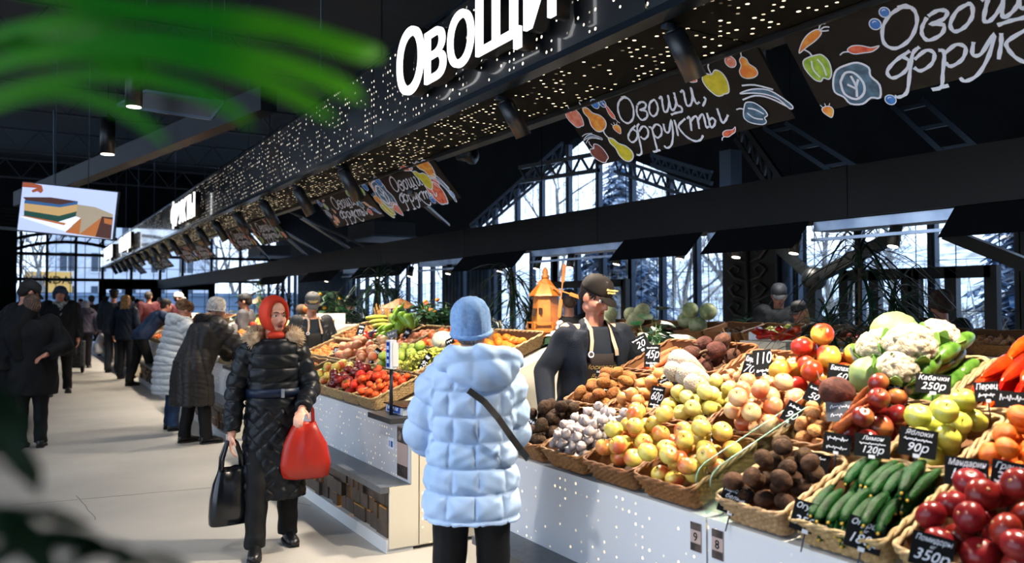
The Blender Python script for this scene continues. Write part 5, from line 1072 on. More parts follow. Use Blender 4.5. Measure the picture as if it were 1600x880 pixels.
T(948, 623, 2.66, [(None, .5), ('40р', 1.5), (None, .6)], 20, 34, 'narrow black tag reading 40 among the brown potatoes', roll=-.12)
T(1019, 556, 2.98, [(None, .5), ('45р', 1.8), (None, .6)], 23, 32, 'black tag reading 45 standing on the carrots', roll=.05)
T(1000, 537, 3.10, [(None, .6), ('20', 1.5)], 26, 22, 'black tag tilted steeply above the carrots by the vendor', roll=.55)
T(1051, 558, 2.98, [('46', 1.4)], 10, 16, 'tiny black tag between carrots and pale roots', roll=-.1)
T(1043, 598, 2.74, [(None, .8), ('35', 1.1)], 26, 20, 'black tag lying under the pale roots', roll=.5)
T(1171, 572, 2.93, [('Капуста', .8), ('70', 1.2)], 18, 34, 'black tag in the small pale bulb basket beside the 110 tag', roll=-.2)
T(1192, 567, 2.92, [('110', 1.6), (None, .6)], 26, 38, 'black tag reading 110 standing behind the red and gold apples', roll=.15)
T(938, 582, 2.9, [(None, 1)], 14, 10, 'small tag behind the brown potatoes by the apron', roll=.1)
T(826, 667, 2.2, [(None, .7), ('30', 1)], 16, 30, 'tag edge beside the pale blue jacket sleeve', roll=-.5)
# middle stall tags
for (px, py, X, w_, h_, l, lab, ro) in [(602, 602, 2.32, 15, 24, [(None, 1), (None, 1)], 'black tag tilted over the small orange tomatoes', -.45), (586, 556, 2.6, 12, 22, [(None, 1), ('90', 1)], 'black tag beside the green apples', -.5), (523, 553, 2.6, 8, 20, [('80', 1), (None, 1)], 'narrow black tag among the tangerines', -.05), (636, 521, 2.95, 10, 14, [(None, 1)], 'small black tag before the back row mandarins', -.3),
  (564, 515, 3.05, 12, 16, [(None, 1), ('95', 1)], 'black tag by the sweet potatoes', -.1), (586, 519, 3.0, 12, 15, [(None, 1)], 'dark tag among the red peppers', -.35), (612, 523, 2.95, 18, 12, [(None, 1)], 'grey tag under the light green peppers', .35), (665, 564, 2.62, 10, 24, [(None, 1), ('95', 1)], 'black tag leaning on the bananas', -.5), (545, 604, 2.3, 14, 12, [(None, 1)], 'black tag among the very dark red apples', -.9), (703, 534, 2.95, 14, 10, [(None, 1)], 'small tag on the white melon', .5)]:
    T(px, py, X, l, w_, h_, lab, roll=ro, col=GREY if 'grey' in lab else None)
# ---------------------------------------------------------------- back counter across the vendors' aisle
bc = thing('back_counter', 'long cream counter across the vendors aisle carrying melon baskets', 'counter', (6.9, 6.8, 0)); MB().b2((-.4, -4.2, 0), (.4, 4.2, 1.13)).build('cabinet', CREAM, bc); MB().b2((-.43, -4.22, 1.13), (.43, 4.22, 1.17)).build('worktop', WHITE, bc)
kinds = ['pomegranate', 'melon', 'melon', 'darkpotato', 'watermelon', 'darkpotato', 'greenyellow', 'darkgrapes', 'redtomato', 'redtomato', 'onion', 'mandarin', 'yellow']
labs = ['pomegranates', 'pale melons', 'green melons', 'dark beetroots', 'watermelons', 'dark roots', 'green pears', 'dark grapes', 'red tomatoes', 'ripe tomatoes', 'onions', 'mandarins', 'yellow apples']
for i, (k_, l_) in enumerate(zip(kinds, labs)):
    y = 9.2-i*.56; M = Matrix.Translation((6.72, y, 1.172)) @ Matrix.Rotation(-.25, 4, 'Y') @ Matrix.Translation((0, 0, .045)); basket(M, .42, .54, .1, False, 'brown wicker basket of %s on the counter across the aisle' % l_, None, False)
    big = PK[k_]['r'] > .08; fill(M, .40, .52, k_, 4 if big else 14 if not PK[k_]['long'] else 10, '%s on the counter across the aisle' % l_, None, parts=False, z0=.02)
for px, lab in ((1134, 'white price card hanging on the counter across the aisle'), (1178, 'second white price card on the counter across the aisle')):
    p = P(px, 532, X=6.46); tag(MB().box(p, (.004, .14, .17)).build('paper_sheet', CHALK), lab, 'paper')
# small scale on near part of back counter
p = P(1216, 533, X=5.6); t = thing('display_crate', 'pale box stacked with red peppers, beside the two capped people', 'crate', p); MB().b2((-.2, -.25, -.2), (.2, .25, .0)).b2((-.2, -.25, -1.16), (.2, .25, -.25)).build('crate_body', CREAM, t)
for i in range(14): item('redpepper', Matrix.Translation(p+V((PR.uniform(-.15, .15), PR.uniform(-.2, .2), .04+.03*(i//5)))) @ rotm(tilt=.2), 'small red pepper on the pale box beside the capped people', 'red peppers on the pale box', False, .9)

# ================================================================ PEOPLE
def dk(h, f=.72): return ''.join('%02x' % int(int(h[i:i+2], 16)*f) for i in (0, 2, 4))
def fabric(nm, c, c2=None, rough=.75, **k):
    lum = int(c[0:2], 16)+int(c[2:4], 16)+int(c[4:6], 16)
    if lum < 200: c = dk(c); c2 = dk(c2) if c2 else None
    return mat('cloth_'+nm, c, c2 or c, rough=rough, vs=k.pop('vs', 6), spec=k.pop('spec', .25), **k)
def ell_ring(c, xa, ya, rx, ry, n=28, p=2.3):
    out = []
    for j in range(n):
        a = 2*PI*j/n; ca, sa = math.cos(a), math.sin(a); q = (abs(ca)**p+abs(sa)**p)**(-1/p); out.append(c+xa*(rx*ca*q)+ya*(ry*sa*q))
    return out
def fur(mb, pts_n, L, r, n, seed=1):
    rr = random.Random(seed)
    for i in range(n):
        p, nn = pts_n(rr); d = (nn+V((rr.uniform(-.5, .5), rr.uniform(-.5, .5), rr.uniform(-.6, .35)))).normalized(); s = d.cross(V((rr.uniform(-1, 1), rr.uniform(-1, 1), rr.uniform(-1, 1)))).normalized()*r
        t = d.cross(s).normalized()*r; e = p+d*L*rr.uniform(.6, 1.15); mb.add([p-s, p+s, p+t, e], [(0, 1, 3), (1, 2, 3), (2, 0, 3)], 0, True)
def head_mesh(s, skin, vox, heavy=0, mouth=0):
    m = MB(); E_ = lambda c, r, **k: m.ell([a*s for a in c], [a*s for a in r], 20, 14, **k)
    E_((0, -.012, .030), (.075, .093, .086)); E_((0, .020, -.030), (.060+heavy*.006, .068, .078)); E_((0, .046, -.088), (.034+heavy*.008, .030, .024)); E_((0, .0, -.07), (.052+heavy*.012, .055, .045))
    for x in (-1, 1):
        E_((x*.036, .050, -.030), (.026, .026, .030)); E_((x*.077, -.008, -.012), (.011, .020, .033), rot=Matrix.Rotation(x*.3, 3, 'Z')); E_((x*.012, .092, -.036), (.009, .010, .009)); m.cap([x*.012*s, .080*s, .022*s], .010*s, [x*.040*s, .070*s, .022*s], .009*s, 8)
    m.cap([0, .078*s, .006*s], .009*s, [0, .100*s, -.030*s], .0125*s, 10)
    if not mouth: m.cap([-.018*s, .079*s, -.062*s], .008*s, [.018*s, .079*s, -.062*s], .008*s, 8)
    m.cap([-.014*s, .077*s, -.077*s+(-.008*s if mouth else 0)], .009*s, [.014*s, .077*s, -.077*s+(-.008*s if mouth else 0)], .009*s, 8)
    return m
def person(label, x, y, face, h=1.7, lean=0, side=0, arms=None, feet=None, head=(0, 0, 0), coat=None, trousers=None, shoes=None, hat=None, hair=None, skin=None, vox=.010, stout=1.0, scarf=None, mouth=0, heavy=0, extra=None, shw=.175, curl=.7, face_detail=True, feet_up=None):
    """FACE: world direction the body faces. Local frame: +Y ahead, +X the person's right hand side."""
    s = h/1.7; rz = math.atan2(-face[0], face[1]); t = thing('person', label, 'person', (x, y, 0), rz); skin = skin or SKIN
    pel = V((0, -.05*lean*s, .90*s)); ax = V((math.sin(side), math.sin(lean), math.cos(lean))).normalized(); xa = V((1, 0, 0)); fw = xa.cross(ax)*-1; fw = ax.cross(xa)*-1 if ax.cross(xa).y > 0 else ax.cross(xa); fw = V((0, ax.z, -ax.y)).normalized()
    def T(d, f=0, lx=0): return pel+ax*(d*s)+fw*(f*s)+xa*(lx*s)
    ft = feet or [(.10, .0), (-.10, .0)]; arms = arms or {}
    defaults = {1: ((.25, -.03, 1.12), (.26, .05, .88)), -1: ((-.25, -.03, 1.12), (-.26, .05, .88))}
    J = {}
    for sd in (1, -1):
        el, wr = arms.get(sd, defaults[sd]); sh = T(.50 if shw > .17 else .475, 0, shw*sd); J[sd] = (sh, V(el)*s, V(wr)*s)
    neck0 = T(.53); hd = neck0+ax*.06*s+V((0, .02*s, .115*s)) if lean < .3 else neck0+(ax*.5+V((0, .35, .9))).normalized()*.175*s
    HM = Matrix.Translation(hd) @ Euler((head[1], head[2], head[0])).to_matrix().to_4x4()
    # ---- one continuous body
    b = MB()
    def legj(i): fx, fy = ft[i]; hipj = pel+V((.09*s*(1 if fx > 0 else -1), 0, -.04*s)); an = V((fx*s, fy*s, .085*s)); kn = hipj.lerp(an, .5)+V((0, .03*s, .0)); return hipj, kn, an
    for i in (0, 1):
        hp, kn, an = legj(i); b.cap(hp, .078*s, kn, .052*s); b.cap(kn, .052*s, an, .036*s); b.cap(an-V((0, .02*s, .045*s)), .028*s, an+V((0, .11*s, -.058*s)), .018*s)
    b.loft([ell_ring(T(d), xa, fw, rx*s*stout, ry*s*stout, 20) for d, rx, ry in ((-.08, .15, .10), (.05, .155, .11), (.2, .135, .10), (.35, .155, .11), (.46, .165, .10), (.53, .10, .07))])
    b.cap(T(.49, 0, -.13), .055*s, T(.49, 0, .13), .055*s); b.cap(T(.50), .060*s, hd+V((0, -.015*s, -.05*s)), .053*s)
    for sd in (1, -1):
        sh, el, wr = J[sd]; b.cap(sh, .053*s, el, .040*s); b.cap(el, .040*s, wr, .028*s)
        d = (wr-el).normalized(); px_ = V((1, 0, 0)) if abs(d.x) < .8 else V((0, 1, 0)); pn = d.cross(px_).normalized(); wd = pn.cross(d).normalized()
        if abs(d.z) > .6: wd = V((0, 1, 0))-d*d.y; wd.normalize(); pn = wd.cross(d)*sd
        else: pn = V((0, 0, -1))
        pn = (pn-d*pn.dot(d)).normalized(); wd = d.cross(pn).normalized()*-sd if abs(d.z) <= .6 else wd
        pc = wr+d*.045*s; b.ell(pc, (.040*s, .016*s, .046*s), 12, 8, Matrix((wd, pn, d)).transposed()); b.cap(wr, .026*s, wr+d*.03*s, .026*s)
        for k, (o, L) in enumerate(((.028, .072), (.0095, .082), (-.0095, .078), (-.028, .062))):
            p = wr+d*.078*s+wd*o*s; 
            for q, (fr, ang) in enumerate(((.42, .35*curl), (.33, .95*curl), (.25, 1.5*curl))):
                dd = (d*math.cos(ang)+pn*math.sin(ang)).normalized(); e = p+dd*L*fr*s; b.cap(p, (.0088-.0008*q)*s, e, (.0082-.0008*q)*s, 8); p = e
        p = wr+d*.02*s+wd*.032*s; td = (d*.75+wd*.6+pn*.3).normalized(); e = p+td*.038*s; b.cap(p, .0115*s, e, .010*s, 8); b.cap(e, .010*s, e+(d*.9+pn*.45).normalized()*.026*s, .0085*s, 8)
    hm = head_mesh(s, skin, vox, heavy, mouth)
    b.add([HM @ V(v) for v in hm.v], hm.f, 0, True)
    me = remesh(b.mesh('body', [skin]), vox, 1)
    if face_detail:
        Hi = HM.inverted()
        def sock(co, no):
            h4 = np.c_[co, np.ones(len(co))] @ np.array(Hi).T; d = np.zeros(len(co)); 
            for x_ in (-1, 1): d -= .010*s*np.exp(-(((h4[:, 0]-x_*.032*s)/(.015*s))**2+((h4[:, 2]-.001*s)/(.010*s))**2))*(h4[:, 1] > .03*s)
            if mouth: d -= .014*s*np.exp(-(((h4[:, 0])/(.016*s))**2+((h4[:, 2]+.071*s)/(.011*s))**2))*(h4[:, 1] > .03*s)
            return d
        displace(me, sock)
    body = put('body', me, t)
    if face_detail:
        for x_ in (-1, 1):
            e = MB().ell((0, 0, 0), .0125*s, 14, 10).build('eyeball', EYEW, body, M=HM @ Matrix.Translation((x_*.032*s, .0665*s, .001*s))); MB().ell((0, .0105*s, 0), (.006*s, .0035*s, .006*s), 12, 8).build('iris', EYED, e)
            br_ = MB().tube([(x_*.016*s, .087*s, .020*s), (x_*.032*s, .085*s, .027*s), (x_*.048*s, .073*s, .022*s)], [.003*s, .004*s, .002*s], 6).build('eyebrow', mat('brow', '4a3626', rough=.9), body, M=HM)
            MB().tube([(x_*.020*s, .0795*s, .004*s), (x_*.032*s, .083*s, .010*s), (x_*.045*s, .0745*s, .004*s)], .0022*s, 5).build('eyelid', skin, body, M=HM)
        if mouth: MB().ell((0, .072*s, -.0715*s), (.016*s, .010*s, .010*s), 14, 8).build('open_mouth', MOUTH, body, M=HM); MB().tube([(.017*s*math.cos(a), (.083-.004*abs(math.cos(a)))*s, (-.0715+.0115*math.sin(a))*s) for a in [i*PI/8 for i in range(16)]], .0035*s, 6, closed=True).build('lips', LIPM, body, M=HM)
        else: MB().tube([(-.020*s, .083*s, -.066*s), (0, .091*s, -.065*s), (.020*s, .083*s, -.066*s)], [.0025*s, .0045*s, .0025*s], 6).build('lips', LIPM, body, M=HM)
    # ---- trousers and shoes
    tm = MB(); trm = trousers or fabric('black_trousers', '101216')
    for i in (0, 1):
        hp, kn, an = legj(i); tm.cap(hp, .102*s*stout, kn, .078*s); tm.cap(kn, .078*s, an+V((0, -.01*s, .02*s)), .068*s); tm.cyl(an+V((0, -.005*s, .05*s)), an+V((0, 0, -.03*s)), .068*s, .072*s, 14)
    tm.loft([ell_ring(T(d), xa, fw, rx*s*stout, ry*s*stout, 20) for d, rx, ry in ((-.10, .17, .115), (.02, .175, .125), (.14, .15, .115))])
    tme = remesh(tm.mesh('trousers', [trm]), max(vox, .010), 2); displace(tme, lambda co, no: .004*s*np.sin(co[:, 2]*38/s+3*np.sin(co[:, 0]*20))*np.clip(1-co[:, 2]/.8, 0, 1)); put('trousers', tme, t)
    for i in (0, 1):
        hp, kn, an = legj(i); up = (feet_up or (0, 0))[i]; sm_ = MB(); o = V((an.x, an.y, 0)); tl = V((.02*s*(1 if ft[i][0] > 0 else -1), 0, 0))
        sm_.loft([[o+tl*q+V((wd_*math.cos(a), ly, max(.014*s, .014*s+hz+hz*math.sin(a)))) for a in [2*PI*j/14 for j in range(14)]] for q, ly, wd_, hz in [(0, -.075*s, .020*s, .03*s), (0, -.06*s, .038*s, .048*s), (0, 0, .041*s, .052*s), (.3, .06*s, .042*s, .038*s), (.7, .12*s, .046*s, .028*s), (1, .165*s, .038*s, .022*s), (1, .185*s, .012*s, .014*s)]])
        sh_ = sm_.build('shoe', shoes or mat('shoe_black', '0d0e10', rough=.35), t); so = MB(); so.loft([[V((o.x+tl.x*q+wd_*math.cos(a), o.y+ly, z)) for q, ly, wd_ in [(0, -.08*s, .03*s)]+[(q2, l2, w2) for q2, l2, w2 in ()]] or [] for a in (0,) for z in (0,)], False) if False else None
        so.poly([(o.x+tl.x*q+wd_*sg, o.y+ly, .0) for sg, seq in ((1, [(0, -.075*s, .024*s), (0, -.05*s, .040*s), (.0, .04*s, .042*s), (.8, .12*s, .047*s), (1, .17*s, .034*s)]), (-1, [(1, .17*s, .034*s), (.8, .12*s, .047*s), (0, .04*s, .042*s), (0, -.05*s, .040*s), (0, -.075*s, .024*s)])) for q, ly, wd_ in seq], (0, 0, .018*s)); so.build('sole', mat('sole_rubber', '16171a', rough=.8), sh_)
    # ---- coat
    if coat:
        c = dict(hem=.85, pad=.03, flare=.0, mat=fabric('coat', '14171c'), quilt=None, collar=0, sleeve=1.0); c.update(coat); pd = c['pad']; hz = c['hem']*s; m = MB(); W = stout
        rr = [(-.02, .175, .125), (.1, .165, .12), (.22, .15, .115), (.35, .168, .12), (.44, .178, .115), (.50, .150, .095), (.545, .085, .075)]
        rings = []
        zb = pel.z; hip_c = T(-.02)
        if hz < zb-.06*s:
            k = 6
            for i in range(k): q = i/k; z = hz+(zb-.06*s-hz)*q; fl = 1+c['flare']*(1-q); rings.append(ell_ring(V((hip_c.x, hip_c.y*(1)+.0, z)), xa, V((0, 1, 0)), (.178*W+pd)*s*fl, (.135*W+pd)*s*fl, 32))
        for d, rx, ry in rr:
            if T(d).z < hz-.02: continue
            rings.append(ell_ring(T(d), xa, fw, (rx*W+pd)*s, (ry*W+pd)*s, 32))
        m.loft(rings); 
        for sd in (1, -1):
            sh, el, wr = J[sd]; ks = c['sleeve']; e2 = el.lerp(wr, .93); m.cap(T(.47 if shw > .17 else .455, 0, .12*sd), (.075+pd*.8)*s, sh, (.068+pd*.8)*s*ks, 16); m.cap(sh, (.066+pd*.8)*s*ks, el, (.056+pd*.7)*s*ks, 16); m.cyl(el, e2, (.056+pd*.7)*s*ks, (.043+pd*.6)*s*ks, 16); m.ell(el, (.056+pd*.7)*s*ks, 16, 10)
        if c['collar']: m.loft([ell_ring(T(.50), xa, fw, .10*s, .09*s, 24), ell_ring(T(.50+c['collar']), xa, fw, .085*s, .085*s, 24)])
        cm = remesh(m.mesh('coat', [c['mat']]), max(vox*.9, c.get('vox', .008)), 3)
        Js = J; qz = c['quilt']
        def seg(co, a, b_):
            a = np.array(a); b_ = np.array(b_); ab = b_-a; tt = np.clip(((co-a) @ ab)/(ab @ ab), 0, 1); return np.linalg.norm(co-(a+tt[:, None]*ab), axis=1), tt*np.linalg.norm(ab)
        def qf(co, no):
            d1, s1 = seg(co, Js[1][0], Js[1][1]); d2, s2 = seg(co, Js[1][1], Js[1][2]); d3, s3 = seg(co, Js[-1][0], Js[-1][1]); d4, s4 = seg(co, Js[-1][1], Js[-1][2])
            L1 = (Js[1][1]-Js[1][0]).length; L3 = (Js[-1][1]-Js[-1][0]).length
            tx = np.abs(co[:, 0])-.155*W*s-pd*s
            arm = np.minimum(np.minimum(d1, d2), np.minimum(d3, d4)); onarm = (arm < (.075+pd*.9)*s) & ((tx > -.02) | (np.minimum(d2, d4) < (.07+pd*.8)*s))
            sl = np.where(d1 < d2, s1, L1+s2); sr = np.where(d3 < d4, s3, L3+s4); sa = np.where(np.minimum(d1, d2) < np.minimum(d3, d4), sl, sr)
            ta = (co-np.array(pel)) @ np.array(ax); ta = np.where(co[:, 2] < pel.z, co[:, 2]-pel.z, ta)
            u = np.where(onarm, sa, ta+.03); ang = np.arctan2(co[:, 1], co[:, 0]); p = qz[1]*s; amp = qz[2]*s
            kind_ = qz[0]
            wr_ = .0035*s*np.sin(co[:, 0]*60+4*np.sin(co[:, 2]*23))*np.sin(co[:, 2]*47+co[:, 1]*30)
            if kind_ == 'rows': d = np.abs(np.sin(PI*u/p))**.55
            elif kind_ == 'grid':
                row = np.floor(u/p); va = np.where(onarm, 1, np.abs(np.sin(ang*4.5+(row % 2)*.5))**.5); d = np.minimum(np.abs(np.sin(PI*u/p))**.5, .15+.95*va)
            elif kind_ == 'diamond':
                a_ = ang*5; b_ = u/p*PI; d = np.where(co[:, 2] < c.get('dz', .95)*s, (np.abs(np.sin((a_+b_)/1.0))*np.abs(np.sin((a_-b_)/1.0)))**.35, np.abs(np.sin(PI*u/(p*.9)))**.5)
            elif kind_ == 'vert':
                a_ = ang*6+1.1*np.sin(ta*5/s); d = np.where(onarm, np.abs(np.sin(PI*u/p))**.5, np.abs(np.sin(a_))**.5)
            else: d = np.zeros(len(co))
            return amp*(d-.5)+wr_
        if qz: displace(cm, qf)
        else: displace(cm, lambda co, no: .006*s*np.sin(co[:, 2]*26/s+4*np.sin(co[:, 0]*13+co[:, 1]*9))*np.sin(co[:, 0]*17+co[:, 2]*9))
        co_ = put('coat', cm, t)
        if c.get('belt'):
            rx, ry = .155*W+pd+.014, .115*W+pd+.014; r1, r2 = [ell_ring(T(z_), xa, fw, rx*s, ry*s, 40) for z_ in (c['belt'], c['belt']+.055)]; r3, r4 = [ell_ring(T(z_), xa, fw, (rx-.02)*s, (ry-.02)*s, 40) for z_ in (c['belt']+.055, c['belt'])]
            bl = MB().loft([r1, r2, r3, r4], False, closed=True).build('belt', c.get('beltmat', c['mat']), co_); yb = (ry+.004)*s; M_ = MB()
            MB().box(T(c['belt']+.028, ry+.006, -.045), (.022*s, .012*s, .06*s)).build('buckle', mat('buckle_silver', 'b8bcc2', rough=.25, metal=.8), bl)
        if c.get('hood'):
            hm_ = MB(); cc = T(.53, -.135, .03); hm_.ell(cc+V((.02, 0, 0)), (.165*s, .085*s, .095*s), 22, 14, Matrix.Rotation(-.35, 3, 'X')); hm_.tube([cc+V((.155*s*math.cos(a), (.06+.085*math.sin(a)*-1)*s*1.0, (.03+.03*math.sin(a))*s)) for a in [-.5+i*(PI+1.0)/14 for i in range(15)]], .05*s, 12)
            hh = remesh(hm_.mesh('hood', [c['mat']]), .008, 2); displace(hh, lambda co, no: .014*s*(np.abs(np.sin(co[:, 0]*19))**.6-.5)*np.abs(np.sin(co[:, 2]*30))+.007*s*np.sin(co[:, 0]*50+co[:, 2]*40)); put('hood', hh, co_)
        if c.get('fur'):
            fm = MB(); col, a0, a1, rr0, off = c['fur']
            def pn_(rr):
                a = rr.uniform(a0, a1); q = rr.uniform(0, 2*PI); cdir = V((math.cos(a), math.sin(a), 0)); base = T(.55, off)+V((cdir.x*.135*s, cdir.y*.125*s, (.0-.02*math.sin(a))*s)); nn = (cdir*math.cos(q)+V((0, 0, 1))*math.sin(q)); return base+nn*rr0*s*.75, nn
            core = MB().tube([T(.55, off)+V((.135*s*math.cos(a), .125*s*math.sin(a), -.02*math.sin(a)*s)) for a in [a0+(a1-a0)*i/20 for i in range(21)]], rr0*s*.8, 12); cmesh = core; fur(fm, pn_, .035*s, .0035*s, 2600); fm.add(core.v, core.f, 0, True); fm.build('fur_trim', col, co_)
    # ---- headgear, hair
    def shell(prof_fn, nm, m_, n=32, k=10, **kw): pass
    if hair:
        hc, style = hair; m = MB()
        m.ell((0, -.018*s, .038*s), (.083*s, .100*s, .090*s), 26, 16)
        if style == 'long':
            for x_ in (-1, 1): m.cap((x_*.06*s, -.03*s, .0), .035*s, (x_*.07*s, -.035*s, -.20*s), .035*s)
            m.cap((0, -.06*s, .0), .055*s, (0, -.07*s, -.20*s), .06*s)
        elif style == 'bob': m.ell((0, -.045*s, -.02*s), (.088*s, .075*s, .085*s), 20, 12)
        elif style == 'beard': m.ell((0, .045*s, -.085*s), (.045*s, .04*s, .035*s), 16, 10)
        else: m.ell((0, -.055*s, -.01*s), (.068*s, .055*s, .062*s), 20, 12)
        hmz = remesh(m.mesh('hair', [hc]), max(.006, vox*.6), 1)
        # keep the face clear
        def cut(co, no):
            d = np.zeros_like(co); f_ = (co[:, 1] > .045*s) & (co[:, 2] < .055*s) & (np.abs(co[:, 0]) < .09*s) if style != 'beard' else (co[:, 1] > .045*s) & (co[:, 2] < .055*s) & (co[:, 2] > -.05*s); d[:, 1] = np.where(f_, -(co[:, 1]-.02*s)*.95-.0, 0)
            st_ = .004*s*np.sin(np.arctan2(co[:, 0], co[:, 1]+.02*s)*26+5*np.sin(co[:, 2]*25)); d += no*st_[:, None]; return d
        displace(hmz, cut); put('hair', hmz, body, M=HM)
    if hat:
        kd, hm0 = hat[0], hat[1]; H_ = lambda *a: V(a)*s
        if kd == 'beanie':
            prof = [(.086, -.035), (.092, -.02), (.093, .01), (.094, .05), (.088, .09), (.070, .122), (.04, .142), (.012, .148), (.0005, .146)]
            m = MB(); m.lathe([(a*s, b_*s) for a, b_ in prof], 96, fn=lambda p, a, t_: V((p.x*(1+(.012*math.cos(24*a) if t_ < .3 else .07*t_*math.cos(7*a)+.03*t_*math.cos(11*a+1))), p.y*1.14*(1+(.012*math.cos(24*a) if t_ < .3 else .07*t_*math.cos(7*a)+.03*t_*math.cos(11*a+1)))-.014*s, p.z+.01*s)))
            o = m.build('knit_hat', hm0, body, M=HM @ Matrix.Rotation(.18, 4, 'X')); MB().tube([H_(.091*math.cos(a), .104*math.sin(a)-.014, -.012) for a in [i*PI/16 for i in range(32)]], .012*s, 8, closed=True).build('hat_cuff', hm0, o)
        elif kd == 'cap':
            prof = [(.0875, .028), (.089, .045), (.086, .08), (.068, .115), (.035, .132), (.0005, .136)]
            o = MB().lathe([(a*s, b_*s) for a, b_ in prof], 32, fn=lambda p, a, t_: V((p.x, p.y*1.16-.012*s, p.z))).build('cap', hm0, body, M=HM)
            v = MB(); rg = [[H_(.07*math.cos(a)*sc, .075+.075*math.sin(a)*sc2, .040-.035*sc2*math.sin(a)-.012*abs(math.cos(a))*1.2+dz) for a in [PI*i/12 for i in range(13)]] for sc, sc2, dz in ((1, 1, 0), (.98, 0.0, .0))]
            n13 = 13; vs = rg[0]+rg[1]; vs2 = [p+V((0, 0, .005*s)) for p in vs]; fs = [(i, i+1, n13+i+1, n13+i) for i in range(12)]; fs2 = [tuple(26+q for q in f[::-1]) for f in fs]; rimf = [(i+1, i, 26+i, 26+i+1) for i in range(12)]
            v.add(vs+vs2, fs+fs2+rimf, 0, True).build('visor', hm0, o); MB().ell((0, -.012*s, .137*s), .006*s, 8, 6).build('button', hm0, o)
            if len(hat) > 2:
                for i, wd_ in enumerate(hat[2]): put('cap_lettering', text_mesh(wd_, .019*s, .0008, .3, [mat('gold_thread', 'e8c878', rough=.4)]), o, M=Matrix.Translation((0.0, .0935*s, (.080-.016*i)*s)) @ axes((-1, 0, 0), (0, -.35, .94), (0, .94, .35), (0, 0, 0)))
        elif kd == 'fur':
            m = MB(); m.ell(H_(0, -.015, .05), H_(.10, .115, .085), 20, 12)
            def pf(rr): a = rr.uniform(0, 2*PI); z = rr.uniform(-.35, 1); q = math.sqrt(max(0, 1-z*z)); n_2 = V((q*math.cos(a), q*math.sin(a), z)); return V((n_2.x*.098*s, n_2.y*.112*s-.015*s, n_2.z*.083*s+.05*s)), n_2
            fur(m, pf, .022*s, .003*s, 1500); m.build('fur_hat', hm0, body, M=HM)
        elif kd == 'flaps':
            m = MB(); m.ell(H_(0, -.012, .055), H_(.098, .112, .085), 20, 12); m.cap(H_(-.06, .085, .06), .028*s, H_(.06, .085, .06), .028*s)
            for x_ in (-1, 1): m.cap(H_(x_*.088, -.005, .03), .028*s, H_(x_*.086, .0, -.065), .024*s)
            put('earflap_hat', remesh(m.mesh('hat', [hm0]), .008, 2), body, M=HM)
        elif kd == 'flat': 
            m = MB(); m.ell(H_(0, .0, .085), H_(.105, .13, .038), 20, 12); m.ell(H_(0, -.012, .06), H_(.09, .105, .05), 20, 12); m.ell(H_(0, .11, .055), H_(.065, .045, .008), 16, 8); put('flat_cap', remesh(m.mesh('hat', [hm0]), .007, 2), body, M=HM)
        elif kd == 'headscarf':
            m = MB(); rings = []
            for i, (yo, zz) in enumerate([(.062, 0), (.066, 0), (.045, 0), (.0, 0), (-.05, 0), (-.09, 0), (-.118, 0)]):
                rx = [.070, .079, .094, .100, .094, .070, .02][i]; rt = [.098, .108, .128, .138, .130, .100, .04][i]; rb = [.112, .118, .128, .135, .125, .10, .03][i]
                rings.append([H_(rx*math.cos(a)*(1 if math.sin(a) > 0 else 1-.25*abs(math.sin(a))), yo, (rt if math.sin(a) > 0 else rb)*math.sin(a)+.008) for a in [2*PI*j/36 for j in range(36)]])
            inner = [[H_(.064*math.cos(a)*(1 if math.sin(a) > 0 else 1-.25*abs(math.sin(a))), .055, (.088 if math.sin(a) > 0 else .106)*math.sin(a)+.008) for a in [2*PI*j/36 for j in range(36)]], [H_(.07*math.cos(a), -.03, .10*math.sin(a)+.008) for a in [2*PI*j/36 for j in range(36)]]]
            m.loft(inner[::-1]+rings, True); m.v = [(x_*(1+.02*math.sin(z_*60+y_*50)), y_, z_) for x_, y_, z_ in m.v]
            o = m.build('headscarf', hm0, body, M=HM); MB().ell(H_(0, .03, -.135), H_(.062, .050, .035), 18, 12).build('scarf_knot', hm0, o, M=Matrix.Identity(4))
    if scarf:
        m = MB(); c_ = T(.55, .015)
        m.tube([c_+V((.085*math.cos(a), .085*math.sin(a), .01*math.sin(3*a)))*s for a in [i*PI/12 for i in range(24)]], .035*s, 10, closed=True); m.tube([c_+V((.03, .10, 0))*s, c_+V((-.01, .14, -.08))*s, c_+V((-.02, .15, -.2))*s], .035*s, 10, flat=.5); m.tube([c_+V((-.05, .09, 0))*s, c_+V((.01, .145, -.07))*s], .035*s, 10, flat=.6)
        sm2 = remesh(m.mesh('scarf', [scarf]), .008, 1); displace(sm2, lambda co, no: .004*np.sin(co[:, 0]*90+co[:, 2]*70)); put('scarf', sm2, t)
    if extra: extra(t, body, dict(T=T, J=J, s=s, HM=HM, ax=ax, fw=fw, xa=xa))
    return t, dict(T=T, J=J, s=s, HM=HM, M=t.matrix_basis.copy() if False else Matrix.Translation((x, y, 0)) @ Matrix.Rotation(rz, 4, 'Z'))

CAMDIR = V((math.sin(YAW), math.cos(YAW), 0))
def toward_cam(x, y, turn=0): v = V((-x, -y, 0)).normalized(); return Matrix.Rotation(turn, 3, 'Z') @ v
NAVY = fabric('navy_down', '0c1118', '121925', rough=.42); BLUEJ = fabric('pale_blue_down', 'a2c0e6', 'b4cdf0', rough=.6, vs=3); KNITB = mat('knit_blue', '7ba4da', '8fb4e4', rough=.95, vs=60, bump=.8, bs=260)
